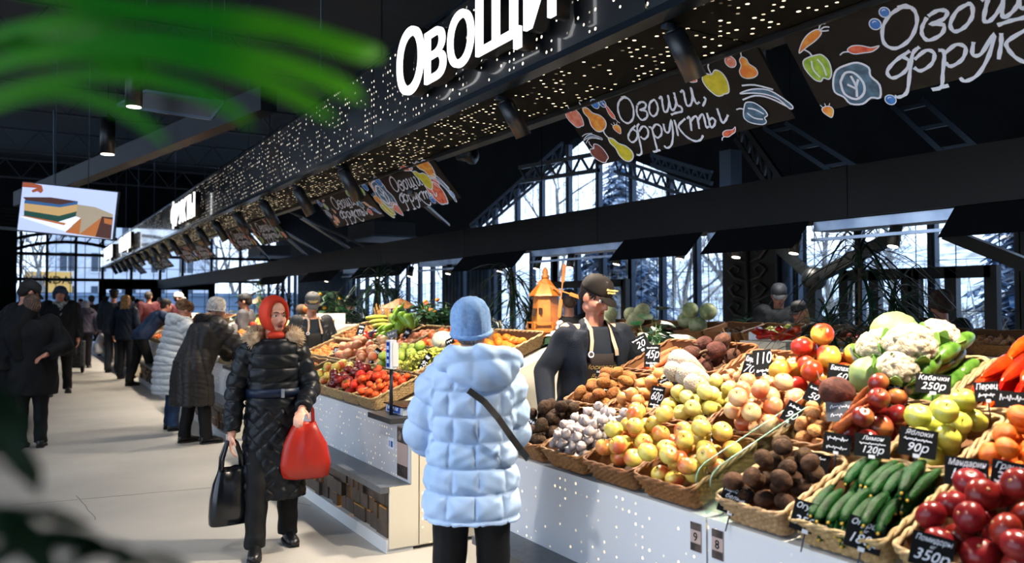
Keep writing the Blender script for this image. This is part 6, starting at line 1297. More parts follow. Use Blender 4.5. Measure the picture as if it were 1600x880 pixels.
# --- the person in the headscarf
def ex1(t, body, d):
    s = d['s']; T = d['T']
    m = MB(); 
    for i in range(7): z = .97-.1*i; 
    zp = MB()
    for k in range(22): z = (.44+.044*k); zp.box((0.0, .0, z), (.004, .004, .02))
rw, rd = person('woman in dark navy quilted coat and orange-red headscarf, walking with two bags, mouth open', 1.40, 5.37, toward_cam(1.40, 5.37, .12), 1.60, stout=.92, shw=.155, head=(.42, -.02, 0), vox=.006,
 arms={1: ((.245, -.02, 1.12), (.275, .05, .80)), -1: ((-.255, .02, 1.10), (-.16, .24, .97))}, feet=[(.13, .16), (-.12, -.10)],
 coat=dict(hem=.36, pad=.028, sleeve=.9, flare=.16, mat=NAVY, quilt=('diamond', .105, .016), dz=.98, belt=.15, beltmat=fabric('navy_belt', '1a2c4a', rough=.4), fur=(mat('tan_fur', 'a08468', 'd0b898', rough=.95, vs=30), -3.7, .56, .075, .005), vox=.007),
 hat=('headscarf', mat('scarf_orange', 'd23208', 'b82806', rough=.7, vs=8)), skin=SKINP, mouth=1, heavy=1)
MR = rd['M']
def world(d, loc): return d['M'] @ V(loc)
# --- the person in the pale blue jacket
def ex2(t, body, d):
    T = d['T']; s = d['s']; m = MB(); pts = [T(.50, .06, .12), T(.535, -.04, .11), T(.44, -.165, .02), T(.30, -.20, -.10), T(.16, -.19, -.19), T(.05, -.10, -.235)]
    pts = [T(.44, -.20, -.02), T(.39, -.215, .05), T(.32, -.215, .11), T(.24, -.205, .165), T(.17, -.17, .215), T(.12, -.10, .25), T(.10, -.02, .262)]
    sp_ = []; 
    for i in range(len(pts)-1):
        for q in range(4): sp_.append(pts[i].lerp(pts[i+1], q/4))
    m.ribbon(sp_, .028, [(V(p)-T(.3)).normalized() for p in sp_], .004); m.build('bag_strap', mat('strap_black', '14161a', rough=.5), t)
    hm_ = MB().tube([V((.245*math.cos(a), -.02+.20*math.sin(a), .735*s)) for a in [i*PI/20 for i in range(40)]], .03, 10, closed=True)
bw_, bd = person('person in pale blue puffer jacket and knit hat seen from behind, watching the vendor', 1.66, 3.10, (.45, .89, 0), 1.57, stout=.92, shw=.150, head=(-.25, .06, 0), vox=.007,
 arms={1: ((.195, .05, 1.12), (.13, .24, .98)), -1: ((-.235, .04, 1.13), (-.20, .24, 1.02))}, feet=[(.12, .02), (-.12, -.02)],
 coat=dict(hem=.735, pad=.055, flare=.03, mat=BLUEJ, quilt=('grid', .115, .026), hood=1, vox=.007, sleeve=.86, collar=.06), hat=('beanie', KNITB), hair=(mat('grey_hair', '9a8f86', '6f655e', rough=.8, vs=30), 'short'), trousers=fabric('black_wool', '0b0d12', '101319'), face_detail=True, extra=ex2)
# --- the vendor
JK = fabric('navy_fleece', '121a28', '182234', rough=.9, bump=.5, bs=200); APR = fabric('brown_apron', '2a2220', '322926', rough=.8, bump=.3, bs=300); TEE = fabric('slate_tee', '1c2634', '222e3e')
def apron(t, body, d, front_mat=APR, text=('Московские', 'ярмарки')):
    T, s = d['T'], d['s']; W = 1.0
    tee = MB().loft([ell_ring(T(a), d['xa'], d['fw'], (rx+.012)*s, (ry+.014)*s, 32) for a, rx, ry in ((-.1, .165, .12), (.1, .16, .122), (.25, .15, .118), (.38, .165, .12), (.46, .165, .105), (.52, .105, .082), (.535, .085, .078))]); tm_ = tee.build('tee_shirt', TEE, t)
    def sh(a0, a1, d0, d1, off, th, n=22, k=12):
        outr, inr = [], []
        for i in range(k+1):
            dd = d0+(d1-d0)*i/k; rx = np.interp(dd, [-.5, -.1, .1, .25, .38, .46, .52], [.19, .175, .165, .155, .168, .168, .11])+off; ry = np.interp(dd, [-.5, -.1, .1, .25, .38, .46, .52], [.16, .13, .13, .125, .126, .112, .088])+off
            c = T(dd) if dd > -.1 else T(-.1)+V((0, 0, (dd+.1)*s))
            ra = [c+d['xa']*(rx*s*math.cos(a_))+d['fw']*(ry*s*math.sin(a_)) for a_ in [a0+(a1-a0)*j/n for j in range(n+1)]]; rb = [c+d['xa']*((rx-th)*s*math.cos(a_))+d['fw']*((ry-th)*s*math.sin(a_)) for a_ in [a0+(a1-a0)*j/n for j in range(n+1)]]; outr.append(ra+rb[::-1])
        return MB().loft(outr, True, 0, True)
    ap = sh(PI*.5-.95, PI*.5+.95, -.45, .385, .022, .008).build('apron', front_mat, t)
    for x_ in (-1, 1): MB().ribbon([T(.375, .150, .085*x_), T(.41, .148, .08*x_), T(.46, .128, .068*x_), T(.52, .095, .062*x_), T(.56, .03, .068*x_), T(.57, -.05, .05*x_)], .022*s, [d['fw']]*3+[V((x_*.6, .5, .6))]*3, .003).build('apron_strap', mat('strap_tan', 'a89078', rough=.6), ap)
    MB().tube([T(.385, .158, .085)+V((.016*math.cos(a), .002, .016*math.sin(a))) for a in [i*PI/8 for i in range(16)]], .004, 6, closed=True).build('ring_buckle', CHALK, ap)
    if text:
        for i, w_ in enumerate(text):
            me = text_mesh(w_, .038*s, .0006, .35, [mat('gold_print', 'e8c47a', rough=.4, metal=.2)]); o = T(.295-.048*i, .25, .0-.01*i); drape(me, axes((-1, 0, 0), d['ax'], d['fw'], o), ap.data, -d['fw'], .002); put('apron_lettering', me, ap)
    return sh
def vend_jacket(t, body, d):
    sh = apron(t, body, d); T, s, J = d['T'], d['s'], d['J']
    m = sh(PI*.5+.62, PI*2.5-.62, -.30, .515, .052, .03, 40, 14)
    for x_ in (-1, 1):
        m.tube([T(.02, .14, .11*x_), T(.2, .135, .12*x_), T(.36, .125, .115*x_), T(.46, .10, .10*x_), T(.53, .04, .085*x_), T(.55, -.04, .06*x_)], .024*s, 8)
        a, b_, c = J[x_]; m.cap(T(.455, 0, .12*x_), .072*s, a-V((0, 0, .02)), .072*s, 16); m.cap(a-V((0, 0, .02)), .072*s, b_, .064*s, 16); m.cap(b_, .064*s, b_.lerp(c, .92), .052*s, 16)
    cm = remesh(m.mesh('open_jacket', [JK]), .009, 2); displace(cm, lambda co, no: .006*np.sin(co[:, 2]*30+4*np.sin(co[:, 0]*14+co[:, 1]*9))*np.sin(co[:, 0]*19+co[:, 2]*7)); put('open_jacket', cm, t)
vd_x, vd_y = 2.99, 4.03
vt, vdd = person('market vendor in brown cap, open navy jacket and lettered brown apron, looking down', vd_x, vd_y, (-.22, -.97, 0), 1.73, lean=.10, stout=1.0, head=(.5, -.45, -.05), vox=.006,
 arms={1: ((.31, .02, 1.16), (.36, .20, .98)), -1: ((-.30, .05, 1.16), (-.28, .22, .98))}, coat=None, hat=('cap', mat('cap_brown', '15100e', rough=.85, spec=.2), ('Московские', 'ярмарки')), hair=(mat('dark_hair', '1c1512', rough=.8), 'short'), trousers=fabric('dark_jeans', '141a24'), heavy=1, extra=vend_jacket)
# --- vendor of the second stall
def vend2(t, body, d):
    sh = apron(t, body, d, fabric('grey_apron', '2c2a2c'), None); m = MB(); J = d['J']; s = d['s']; T = d['T']; m = sh(PI*.5+.5, PI*2.5-.5, -.25, .46, .05, .03, 36, 10)
    for x_ in (-1, 1): a, b_, c = J[x_]; m.cap(T(.46, 0, .13*x_), .08*s, a, .08*s, 14); m.cap(a, .08*s, b_, .07*s, 14); m.cap(b_, .07*s, b_.lerp(c, .92), .052*s, 14)
    put('patterned_jacket', remesh(m.mesh('patterned_jacket', [mat('cloth_flower', '14171d', '6a7078', rough=.8, vs=30, lo=.62, hi=.7)]), .012, 2), t)
p = P(484, 500, d=9.4); person('vendor in grey cap with gold lettering behind the headscarfed person, looking down', p.x, p.y, toward_cam(p.x, p.y, .3), 1.68, lean=.15, head=(-.25, -.5, 0), vox=.009, arms={1: ((.3, .05, 1.1), (.2, .3, 1.05)), -1: ((-.3, .05, 1.1), (-.2, .3, 1.05))}, hat=('cap', mat('cap_grey', '3a3c40', rough=.8), ('Московские', 'ярмарки')), extra=vend2)
# --- shoppers down the aisle
def SH_(label, px, py, dz, face, h, **k):
    q = P(px, py, Z=0); return person(label, q.x, q.y, face, h, **k)
GQ = fabric('dark_taupe_down', '2c2726', '3a3432', rough=.5)
SH_('shopper in long dark taupe quilted coat with black fur hood reaching over the fruit', 303, 693, 0, (.96, .2, 0), 1.66, lean=.42, stout=1.2, head=(-.35, -.3, 0), vox=.010, feet=[(.12, .10), (-.12, -.06)], arms={1: ((.26, .55, 1.02), (.2, .86, .98)), -1: ((-.28, .52, 1.0), (-.2, .80, .96))},
 coat=dict(hem=.46, pad=.05, flare=.08, mat=GQ, quilt=('vert', .09, .02), fur=(mat('black_fur', '0e0c0c', '1c1817', rough=.95, vs=20), 2.6, 7.0, .075, -.02)), hat=('beanie', mat('knit_grey', '8f8a86', 'b8b2ac', rough=.95, vs=40, bump=.8, bs=200)), trousers=fabric('black_skirt', '0c0d10'))
SH_('shopper in white-grey puffer coat and brown fur hat beside the taupe coat', 268, 672, 0, (.97, .1, 0), 1.60, lean=.25, stout=1.15, head=(.1, -.3, 0), vox=.010, coat=dict(hem=.50, pad=.06, flare=.05, mat=fabric('white_grey_down', 'a9adb0', 'bcc0c2', rough=.55), quilt=('rows', .085, .022), hood=1), hat=('fur', mat('brown_fur', '4a3020', '8a6a4c', rough=.95, vs=25)), trousers=fabric('blue_jeans', '1f3a5e', '2a4a74'), arms={1: ((.28, .3, 1.0), (.2, .52, .95)), -1: ((-.28, .3, 1.0), (-.2, .5, .95))})
SH_('person in blue jacket bending far over the distant stall, dark hair', 222, 603, 0, (.98, .15, 0), 1.80, lean=.75, head=(.05, -.2, 0), vox=.012, coat=dict(hem=.84, pad=.03, mat=fabric('blue_jacket', '1c3a66', '142c50', rough=.6)), hair=(mat('dark_hair', '1c1512', rough=.8), 'short'), trousers=fabric('black_trousers', '101216'), feet=[(.12, .15), (-.12, -.18)], arms={1: ((.28, .65, .98), (.22, .80, .86)), -1: ((-.28, .62, 1.02), (-.2, .88, 1.0))})
_, gd = SH_('person in dark grey jacket seen from behind holding a white carrier bag', 176, 582, 0, (.45, .9, 0), 1.86, head=(.5, 0, 0), vox=.012, coat=dict(hem=.82, pad=.035, mat=fabric('slate_jacket', '2a333f', '34404e')), hair=(mat('dark_hair', '1c1512'), 'short'), hat=('flat', mat('black_flat_cap', '0e0f12')), trousers=fabric('grey_trousers', '30363f'))
SH_('long-haired blonde person in navy jacket seen from behind', 195, 592, 0, (.5, .87, 0), 1.72, head=(-.4, 0, 0), vox=.012, coat=dict(hem=.80, pad=.025, mat=fabric('navy_jacket', '14243e', '0f1c30')), hair=(mat('blonde_hair', 'b08a54', '7a5c38', vs=40, rough=.7), 'long'), trousers=fabric('blue_black_jeans', '151c28'))
SH_('person in black coat, ear-flap hat and striped pale scarf walking toward the camera', 92, 616, 0, toward_cam(.6, 16), 1.84, head=(-.1, 0, 0), vox=.011, stout=1.1, feet=[(.12, .28), (-.12, -.22)], coat=dict(hem=.62, pad=.05, mat=fabric('black_parka', '0c0f14', '12161c')), hat=('flaps', mat('navy_hat', '1c2c44', '24364e', rough=.7)), scarf=mat('striped_scarf', 'a8a498', '5c6470', rough=.9, vs=30, lo=.48, hi=.52), trousers=fabric('black_trousers', '101216'))
SH_('person with short brown bob in black coat seen from behind, hand at the back', 47, 700, 0, (.1, 1, 0), 1.66, head=(-.15, 0, 0), vox=.010, stout=1.25, coat=dict(hem=.60, pad=.05, mat=fabric('black_coat', '090b0f', '0e1116')), hair=(mat('brown_hair', '5a4030', '3c2a20', vs=40), 'bob'), arms={1: ((.34, -.06, 1.14), (.16, -.22, 1.05)), -1: ((-.32, 0, 1.12), (-.28, .1, .92))}, trousers=fabric('black_trousers', '101216'))
SH_('person in black cap with goggles bending in profile at the edge of view', 8, 700, 0, (.9, .3, 0), 1.84, lean=.3, head=(0, -.5, 0), vox=.010, stout=1.2, coat=dict(hem=.80, pad=.04, mat=fabric('black_jumper', '0a0c10')), hat=('cap', mat('cap_black', '111317', rough=.7)), hair=(mat('dark_hair', '1c1512'), 'short'), trousers=fabric('black_trousers', '101216'))
SH_('older person in grey-violet hooded jacket and pale beret leaning on a wheeled trolley', 131, 575, 0, (.2, .98, 0), 1.60, lean=.25, vox=.012, stout=1.2, head=(-.3, 0, 0), coat=dict(hem=.85, pad=.05, mat=fabric('violet_jacket', '4a4654', '5a5666'), hood=1), hat=('beanie', mat('knit_pale', '8c8c90', 'a4a4a8', rough=.9)), arms={1: ((.34, -.05, 1.12), (.28, .12, .95)), -1: ((-.3, 0, 1.12), (-.26, .1, .9))}, trousers=fabric('violet_skirt', '2c2630'))
SH_('person in black suit-like coat with legs apart beside the trolley person', 143, 556, 0, (-.1, 1, 0), 1.78, lean=.2, vox=.014, stout=1.2, coat=dict(hem=.84, pad=.04, mat=fabric('black_coat2', '0d1118')), hair=(mat('dark_hair', '1c1512'), 'short'), feet=[(.2, 0), (-.2, 0)], trousers=fabric('black_trousers', '101216'))
SH_('person in dark patterned top with black beard in the left hand stall'.replace('left hand ', 'shaded side '), 52, 612, 0, toward_cam(-.1, 17), 1.86, vox=.014, coat=dict(hem=.8, pad=.03, mat=fabric('dark_camo', '161a16', '2a2c22', vs=10)), hair=(mat('dark_hair', '1c1512'), 'beard'))
# vendors behind the far stalls, each in the gap between two units or behind the heaps
def BH(label, px, py_top, d, face, h, **k):
    q = P(px, py_top, d=d); return person(label, q.x, q.y, face, h, **k)
BH('vendor in black cap and grey top in profile behind the apple heap', 384, 500, 12.6, (-.9, .5, 0), 1.70, vox=.012, head=(0, -.2, 0), coat=dict(hem=.8, pad=.03, mat=fabric('grey_top', '4c4c50', '5a5a5e')), hat=('cap', mat('cap_black', '111317', rough=.7)), hair=(mat('dark_hair', '1c1512'), 'short'))
BH('vendor in white cap and maroon top behind the distant stall', 279, 500, 18.2, (.3, -.95, 0), 1.78, vox=.014, head=(.8, 0, 0), coat=dict(hem=.8, pad=.03, mat=fabric('maroon_top', '5a1c26')), hat=('cap', mat('cap_white', 'c8c2b6', rough=.7)), hair=(mat('dark_hair', '1c1512'), 'short'))
BH('person with shaved sides and maroon top behind the bending person', 232, 500, 20.5, (-.3, .95, 0), 1.84, vox=.014, head=(-.5, 0, 0), coat=dict(hem=.8, pad=.03, mat=fabric('maroon_top', '5a1c26')), hair=(mat('dark_hair', '1c1512'), 'short'))
BH('man in black cap and dark jacket looking down across the vendors aisle', 1217, 520, 9.6, (-.6, -.8, 0), 1.78, vox=.012, head=(-.2, -.4, 0), heavy=1, coat=dict(hem=.8, pad=.045, mat=fabric('dark_blue_jacket', '141c28'), collar=.05), hat=('cap', mat('cap_navy', '141a26', rough=.7)), hair=(mat('brown_hair', '5a4030', '3c2a20'), 'short'))
BH('blonde person in dark cap beside the capped man across the vendors aisle', 1250, 530, 9.0, (-.95, -.1, 0), 1.58, vox=.012, head=(0, -.3, 0), coat=dict(hem=.8, pad=.03, mat=fabric('dark_top', '1a1c22')), hat=('cap', mat('cap_black', '111317', rough=.7)), hair=(mat('blonde_hair', 'b08a54', '7a5c38'), 'long'))
BH('person in glasses and dark clothes behind the blonde person', 1278, 520, 10.2, (-.6, -.8, 0), 1.66, vox=.014, coat=dict(hem=.8, pad=.03, mat=fabric('dark_top2', '20232c')), hair=(mat('brown_hair', '5a4030', '3c2a20'), 'short'))
BH('person in brown knit hat with back turned, beyond the cabbage', 1472, 520, 7.2, (.5, .86, 0), 1.66, vox=.012, coat=dict(hem=.8, pad=.04, mat=fabric('dark_brown_coat', '1c1614')), hat=('beanie', mat('knit_brown', '3a2a22', '4c382e', rough=.95)), hair=(mat('brown_hair', '5a4030', '3c2a20'), 'short'))
BH('person in dark cap seen just behind the vendor shoulder', 889, 510, 8.6, (.3, .95, 0), 1.70, vox=.014, coat=dict(hem=.8, pad=.03, mat=fabric('dark_top', '1a1c22')), hat=('cap', mat('cap_navy', '141a26')), hair=(mat('brown_hair', '5a4030', '3c2a20'), 'short'))
BH('person in black hooded clothes far behind the middle stall plants', 550, 510, 13.8, (-.8, .3, 0), 1.66, vox=.014, coat=dict(hem=.7, pad=.04, mat=fabric('black_parka', '0c0f14')), hat=('beanie', mat('knit_black', '101216', rough=.9)))
# the crowd at the far end of the aisle
CR2 = random.Random(8); cw_ = [('black knit hat and dark coat', '14161c', 'beanie', '15171b'), ('grey coat, dark short hair', '3a3e46', None, '1c1512'), ('brown coat and fur hat', '3c2c22', 'fur', '3a281c'), ('red jacket and dark hair', '8a1e1c', None, '1c1512'), ('black coat and flat cap', '101318', 'flat', '101216'), ('olive jacket and dark hair', '3a3c2a', None, '2a1c14'), ('pale coat and brown hair', '8c867c', None, '4a3426'), ('navy parka and black hat', '16223a', 'beanie', '101318'), ('beige headscarf-like hat and dark coat', '1c1a1e', 'beanie', '8a7c6a'), ('dark green coat and fair hair', '1c2c24', None, '8a6c48'), ('charcoal coat and grey hair', '24262c', None, '8a8680'), ('black jacket and shaved head', '121318', None, '2c2018')]
CP = [(103, 26), (116, 29), (108, 32), (126, 31), (165, 27), (160, 31), (206, 27), (214, 30), (200, 32), (222, 33), (250, 29), (196, 24)]
CPos = ['by the end glazing pillar', 'behind the trolley person', 'farthest behind the walking person', 'before the notice by the doors', 'facing the grey jacketed person', 'at the first door leaf', 'between the blonde and the bending person', 'behind the maroon top', 'deep in the doorway crowd', 'beside the far doors', 'past the white-capped vendor', 'nearest the blonde person']
for (lab, cc, ht, hc), (px, d_), pos in zip(cw_, CP, CPos):
    q = P(px, 480, d=d_); a = CR2.uniform(0, 2*PI)
    person('distant shopper in %s, %s' % (lab.replace('headscarf-like ', ''), pos), q.x, q.y, (math.cos(a), math.sin(a), 0), CR2.uniform(1.62, 1.8), vox=.02, face_detail=False, stout=1.1, coat=dict(hem=.7, pad=.04, mat=fabric('crowd_'+cc, cc), vox=.016), hat=(ht, mat('hat_'+hc, hc, rough=.9)) if ht else None, hair=(mat('hair_'+hc, hc, rough=.8), 'short'), skin=SKINP if CR2.random() < .5 else SKIN)

# ---------------------------------------------------------------- bags and trolley
def at(d, l): return d['M'] @ V(l)
lh = at(rd, rd['J'][1][2])   # hand carrying the black bag
hb = thing('handbag', 'glossy black handbag hanging from the hand of the headscarfed person', 'handbag', lh+V((0, 0, -.10)), math.atan2(1.4, 5.37)*-1+PI+.35)
m = MB(); prof = [(-.46, .150, .050), (-.45, .158, .07), (-.40, .160, .078), (-.30, .150, .072), (-.2, .128, .058), (-.13, .105, .035), (-.10, .09, .02)]
m.loft([ell_ring(V((0, 0, z)), V((1, 0, 0)), V((0, 1, 0)), a*.85, b_, 40, 3) for z, a, b_ in prof]); bm_ = m.mesh('bag_body', [mat('patent_leather', '0b0c10', '101218', rough=.2, vs=5)])
displace(bm_, lambda co, no: .006*np.sin(co[:, 0]*60+3*np.sin(co[:, 2]*20))*np.clip((co[:, 2]+.42)*3, 0, 1)); put('bag_body', bm_, hb)
for yy in (-.025, .025): MB().tube([(-.065, yy, -.12), (-.06, yy, -.04), (-.03, yy*.6, .05), (0, yy*.3, .085), (.03, yy*.6, .05), (.06, yy, -.04), (.065, yy, -.12)], .011, 8).build('bag_handle', mat('patent_leather', '0b0c10'), hb)
MB().tube([(.0+.014*math.cos(a), -.080, -.32+.024*math.sin(a)) for a in [i*PI/8 for i in range(16)]], .004, 6, closed=True).tube([(0, -.08, -.345), (-.004, -.082, -.38), (.008, -.082, -.39)], .004, 6).tube([(0, -.08, -.296), (.002, -.08, -.275)], .003, 6).build('metal_charm', mat('charm_silver', 'd0d0d4', rough=.2, metal=.9), hb)
rh = at(rd, rd['J'][-1][1].lerp(rd['J'][-1][2], .62)); rbg = thing('tote_bag', 'bright red cloth tote bag hanging from the forearm of the headscarfed person', 'bag', rh+V((.0, 0, -.0)), -.25-PI*.0)
REDC = mat('red_nylon', '98160a', 'a82008', rough=.42, vs=4)
m = MB(); m.loft([ell_ring(V((dx, 0, z)), V((1, 0, 0)), V((0, 1, 0)), a, b_, 44, 2.6) for z, a, b_, dx in [(-.50, .10, .03, -.0), (-.485, .15, .055, -.0), (-.40, .158, .075, 0), (-.28, .130, .07, .0), (-.19, .085, .05, 0), (-.14, .06, .03, 0)]]); rm = m.mesh('bag_body', [REDC])
displace(rm, lambda co, no: .012*np.sin(co[:, 0]*45+2*np.sin(co[:, 2]*14))*np.clip((co[:, 2]+.5)*4, 0, 1)); put('bag_body', rm, rbg)
for yy in (-.02, .02): MB().ribbon([(-.05, yy, -.17), (-.045, yy, -.06), (-.0, yy*.8, .052), (.045, yy, -.06), (.05, yy, -.17)], .022, (0, 1, 0), .003).build('bag_handle', REDC, rbg)
q = at(gd, gd['J'][-1][2])+V((0, 0, -.05)); cb = thing('carrier_bag', 'white plastic carrier bag with red print hanging beside the dark grey jacket', 'bag', q+V((0, 0, .02)), .5); m = MB(); m.loft([ell_ring(V((0, 0, z)), V((1, 0, 0)), V((0, 1, 0)), a, b_, 30, 2.4) for z, a, b_ in [(-.50, .10, .05), (-.46, .17, .08), (-.3, .155, .08), (-.12, .07, .04), (-.05, .03, .02)]]); cmm = m.mesh('bag_body', [mat('white_plastic', 'd4d4da', 'e6e6ea', rough=.35)]); displace(cmm, lambda co, no: .015*np.sin(co[:, 0]*50+3*np.sin(co[:, 2]*18))); put('bag_body', cmm, cb); MB().box((0, -.085, -.3), (.05, .004, .07)).build('red_print', REDC, cb); MB().tube([(-.03, 0, -.08), (-.02, 0, .05), (.02, 0, .05), (.03, 0, -.08)], .008, 6).build('bag_handle', mat('white_plastic', 'd4d4da'), cb)
q = P(119, 568, Z=0); q = P(119, 582, Z=0); tr = thing('shopping_trolley', 'dark plaid wheeled shopping trolley standing beside the older person', 'trolley', (q.x, q.y, 0), -.4)
MB().loft([ell_ring(V((0, .02*z, z)), V((1, 0, 0)), V((0, 1, 0)), .17, .12, 24, 4) for z in (.12, .16, .5, .68, .72)]).build('bag_body', mat('plaid_dark', '1a1c20', '3c3c40', rough=.7, vs=18), tr)
MB().tube([(-.15, -.14, .08), (-.15, -.15, 1.0), (.15, -.15, 1.0), (.15, -.14, .08)], .012, 8).tube([(-.15, -.14, .1), (-.15, .14, .1), (.15, .14, .1), (.15, -.14, .1)], .010, 8).build('frame', STEEL, tr)
for x_ in (-.18, .18): MB().cyl((x_-.012, -.13, .075), (x_+.012, -.13, .075), .075, n=20).build('wheel', BLKM, tr)
tag(MB().b2((-.9, 18, 0), (-.3, 34, 1.1)).b2((-.95, 18, 1.1), (-.25, 34, 1.15)).build('dark_counter', BLK), 'long dark counter along the shaded side of the aisle, by the bearded person', 'counter')

# ================================================================ PLANTS AND ORNAMENTS
def blade(m, p0, d, L, w_, droop, r, mi=0, k=6):
    d = V(d).normalized(); pts = []; 
    for i in range(k+1): q = i/k; pts.append(V(p0)+d*L*q+V((0, 0, -droop*L*q*q)))
    m.ribbon(pts, [w_*(.55 if i == 0 else 1 if i < k*.6 else max(.04, 1-(i/k-.5)*1.9)) for i in range(k+1)], (0, 0, 1), .0015, mi)
def dracaena(x, y, z, h, label, heads, L=.5, n=46, w_=.022, seed=0, group=None, pot=True):
    r = random.Random(seed); t = thing('spiky_plant', label, 'plant', (x, y, z), 0, group); st_ = MB(); fo = MB()
    if pot: MB().lathe([(.0005, 0), (.13, 0), (.17, .3), (.18, .32), (.165, .32), (.15, .28), (.0005, .28)], 24).build('pot', mat('pot_dark', '1c2024', rough=.4), t)
    for (dx, dy, hz) in heads:
        top = V((dx, dy, hz)); st_.tube([(dx*.2, dy*.2, .28 if pot else 0), (dx*.5, dy*.5, hz*.5), top], [.022, .018, .014], 8)
        for i in range(n):
            a = i*2.39996; el = r.uniform(-.35, 1.1); d = V((math.cos(a)*math.cos(el), math.sin(a)*math.cos(el), math.sin(el))); blade(fo, top-V((0, 0, (i/n)*.35)), d, L*r.uniform(.7, 1.15), w_, r.uniform(.5, 1.0), r)
    st_.build('stem', mat('plant_cane', '5c4e3a', '3c3226', rough=.9), t); fo.build('foliage', LEAF, t); return t
q = P(1345, 560, d=6.3); z0 = 0
dracaena(q.x, q.y, 0, 2.2, 'tall spiky potted plant rising beyond the cauliflowers before the doors', [(0, 0, 2.12), (.12, -.2, 1.7), (-.12, .2, 1.5), (.05, .1, 1.25)], .72, 60, .022, 2)
q = P(800, 520, d=8.8); dracaena(q.x, q.y, 0, 2, 'spiky potted plant between the pale blue hat and the toy windmill', [(0, 0, 1.95), (.15, -.15, 1.6), (-.1, .1, 1.4)], .6, 50, .022, 3)
q = P(592, 500, d=11); dracaena(q.x, q.y, 0, 2, 'spiky potted plant behind the wooden feeder on the middle stall', [(0, 0, 2.0), (.2, -.15, 1.7), (-.15, .15, 1.45)], .7, 54, .026, 4)
q = P(440, 480, d=21); dracaena(q.x, q.y, 0, 2, 'distant spiky potted plant behind the third stall', [(0, 0, 2.1), (.2, 0, 1.7)], .7, 40, .03, 5)
def leafy(x, y, z, n, rad, h, label, seed, s=.11, flowers=None, pot='basket'):
    r = random.Random(seed); t = thing('leafy_plant', label, 'plant', (x, y, z)); fo = MB(); st_ = MB(); MB().lathe([(.0005, 0), (.09, 0), (.12, .16), (.125, .17), (.11, .17), (.0005, .15)], 20).build('pot', WOODD, t)
    fl = MB()
    for i in range(n):
        a = r.uniform(0, 2*PI); q = rad*r.random()**.6; hz = .15+h*r.random()*(1-.5*q/rad); p0 = V((q*math.cos(a), q*math.sin(a), hz)); st_.tube([(0, 0, .14), p0*.6+V((0, 0, .05)), p0], [.004, .003, .002], 4)
        d = V((math.cos(a+r.uniform(-.8, .8)), math.sin(a+r.uniform(-.8, .8)), r.uniform(-.5, .5))).normalized(); up = V((r.uniform(-.4, .4), r.uniform(-.4, .4), 1)); L = s*r.uniform(.7, 1.3)
        pts = [p0+d*L*k/6+V((0, 0, -.25*L*(k/6)**2)) for k in range(7)]; fo.ribbon(pts, [L*.1, L*.5, L*.66, L*.62, L*.45, L*.22, .002], up, .0015)
        if flowers and i % 9 == 0: fl.ell(p0+V((0, 0, .03)), .022, 8, 6).ell(p0+V((.02, .01, .035)), .018, 8, 6)
    fo.build('foliage', LEAF, t); st_.build('stem', STEMG, t)
    if flowers: fl.build('flowers', flowers, t)
    return t
q = P(517, 560, X=3.55); leafy(3.55, q.y, ZB_-.2, 130, .24, .62, 'broad-leaved dark potted plant at the far end of the middle stall', 1, .14, mat('yellow_flower', 'e8a81c', rough=.6))
q = P(690, 505, X=3.75); leafy(3.75, q.y, ZB_-.1, 100, .26, .26, 'broad-leaved dark plant behind the mandarins', 2, .13)
q = P(668, 500, X=3.7); leafy(3.7, q.y, ZB_, 50, .16, .2, 'small leafy pot with red and yellow blooms by the wooden feeder', 3, .08, mat('red_flower', 'c8301c', 'e8a020', rough=.6, vs=30))
q = P(990, 500, X=3.9); leafy(4.1, q.y, .95, 80, .18, .48, 'broad-leaved dark plant behind the vendor cap', 4, .15)
leafy(3.9, P(1022, 510, X=3.9).y, 1.0, 50, .12, .32, 'small-leaved plant between the vendor and the melons', 6, .07)
q = P(835, 560, X=3.25); leafy(3.45, q.y, 1.1, 60, .15, .18, 'low plant with white blooms under the toy windmill', 5, .08, mat('white_flower', 'd8d8e0', rough=.7))
q = P(1180, 515, X=7.6); leafy(7.7, q.y, .9, 90, .5, .5, 'dark foliage plant behind the counter across the aisle', 8, .15)
q = P(405, 470, d=14.5); leafy(q.x, q.y, 1.0, 90, .4, .9, 'dark leafy plant behind the third stall', 9, .16)
# wheat sheaf
q = P(605, 500, X=3.6); t = thing('wheat_sheaf', 'dry wheat sheaf standing behind the green peppers', 'wheat', (3.6, q.y, ZB_)); m = MB(); e_ = MB()
for i in range(90):
    a = R.uniform(0, 2*PI); o = R.uniform(0, .16); p1 = V((o*math.cos(a), o*math.sin(a), R.uniform(.16, .26))); m.tube([V((o*.2*math.cos(a), o*.2*math.sin(a), 0)), p1], .0018, 4); e_.ell(p1, (.006, .006, .022), 6, 5)
m.build('straw', mat('straw', 'b08a4c', rough=.8), t); e_.build('ears', mat('ears', 'a87a3c', rough=.8), t)
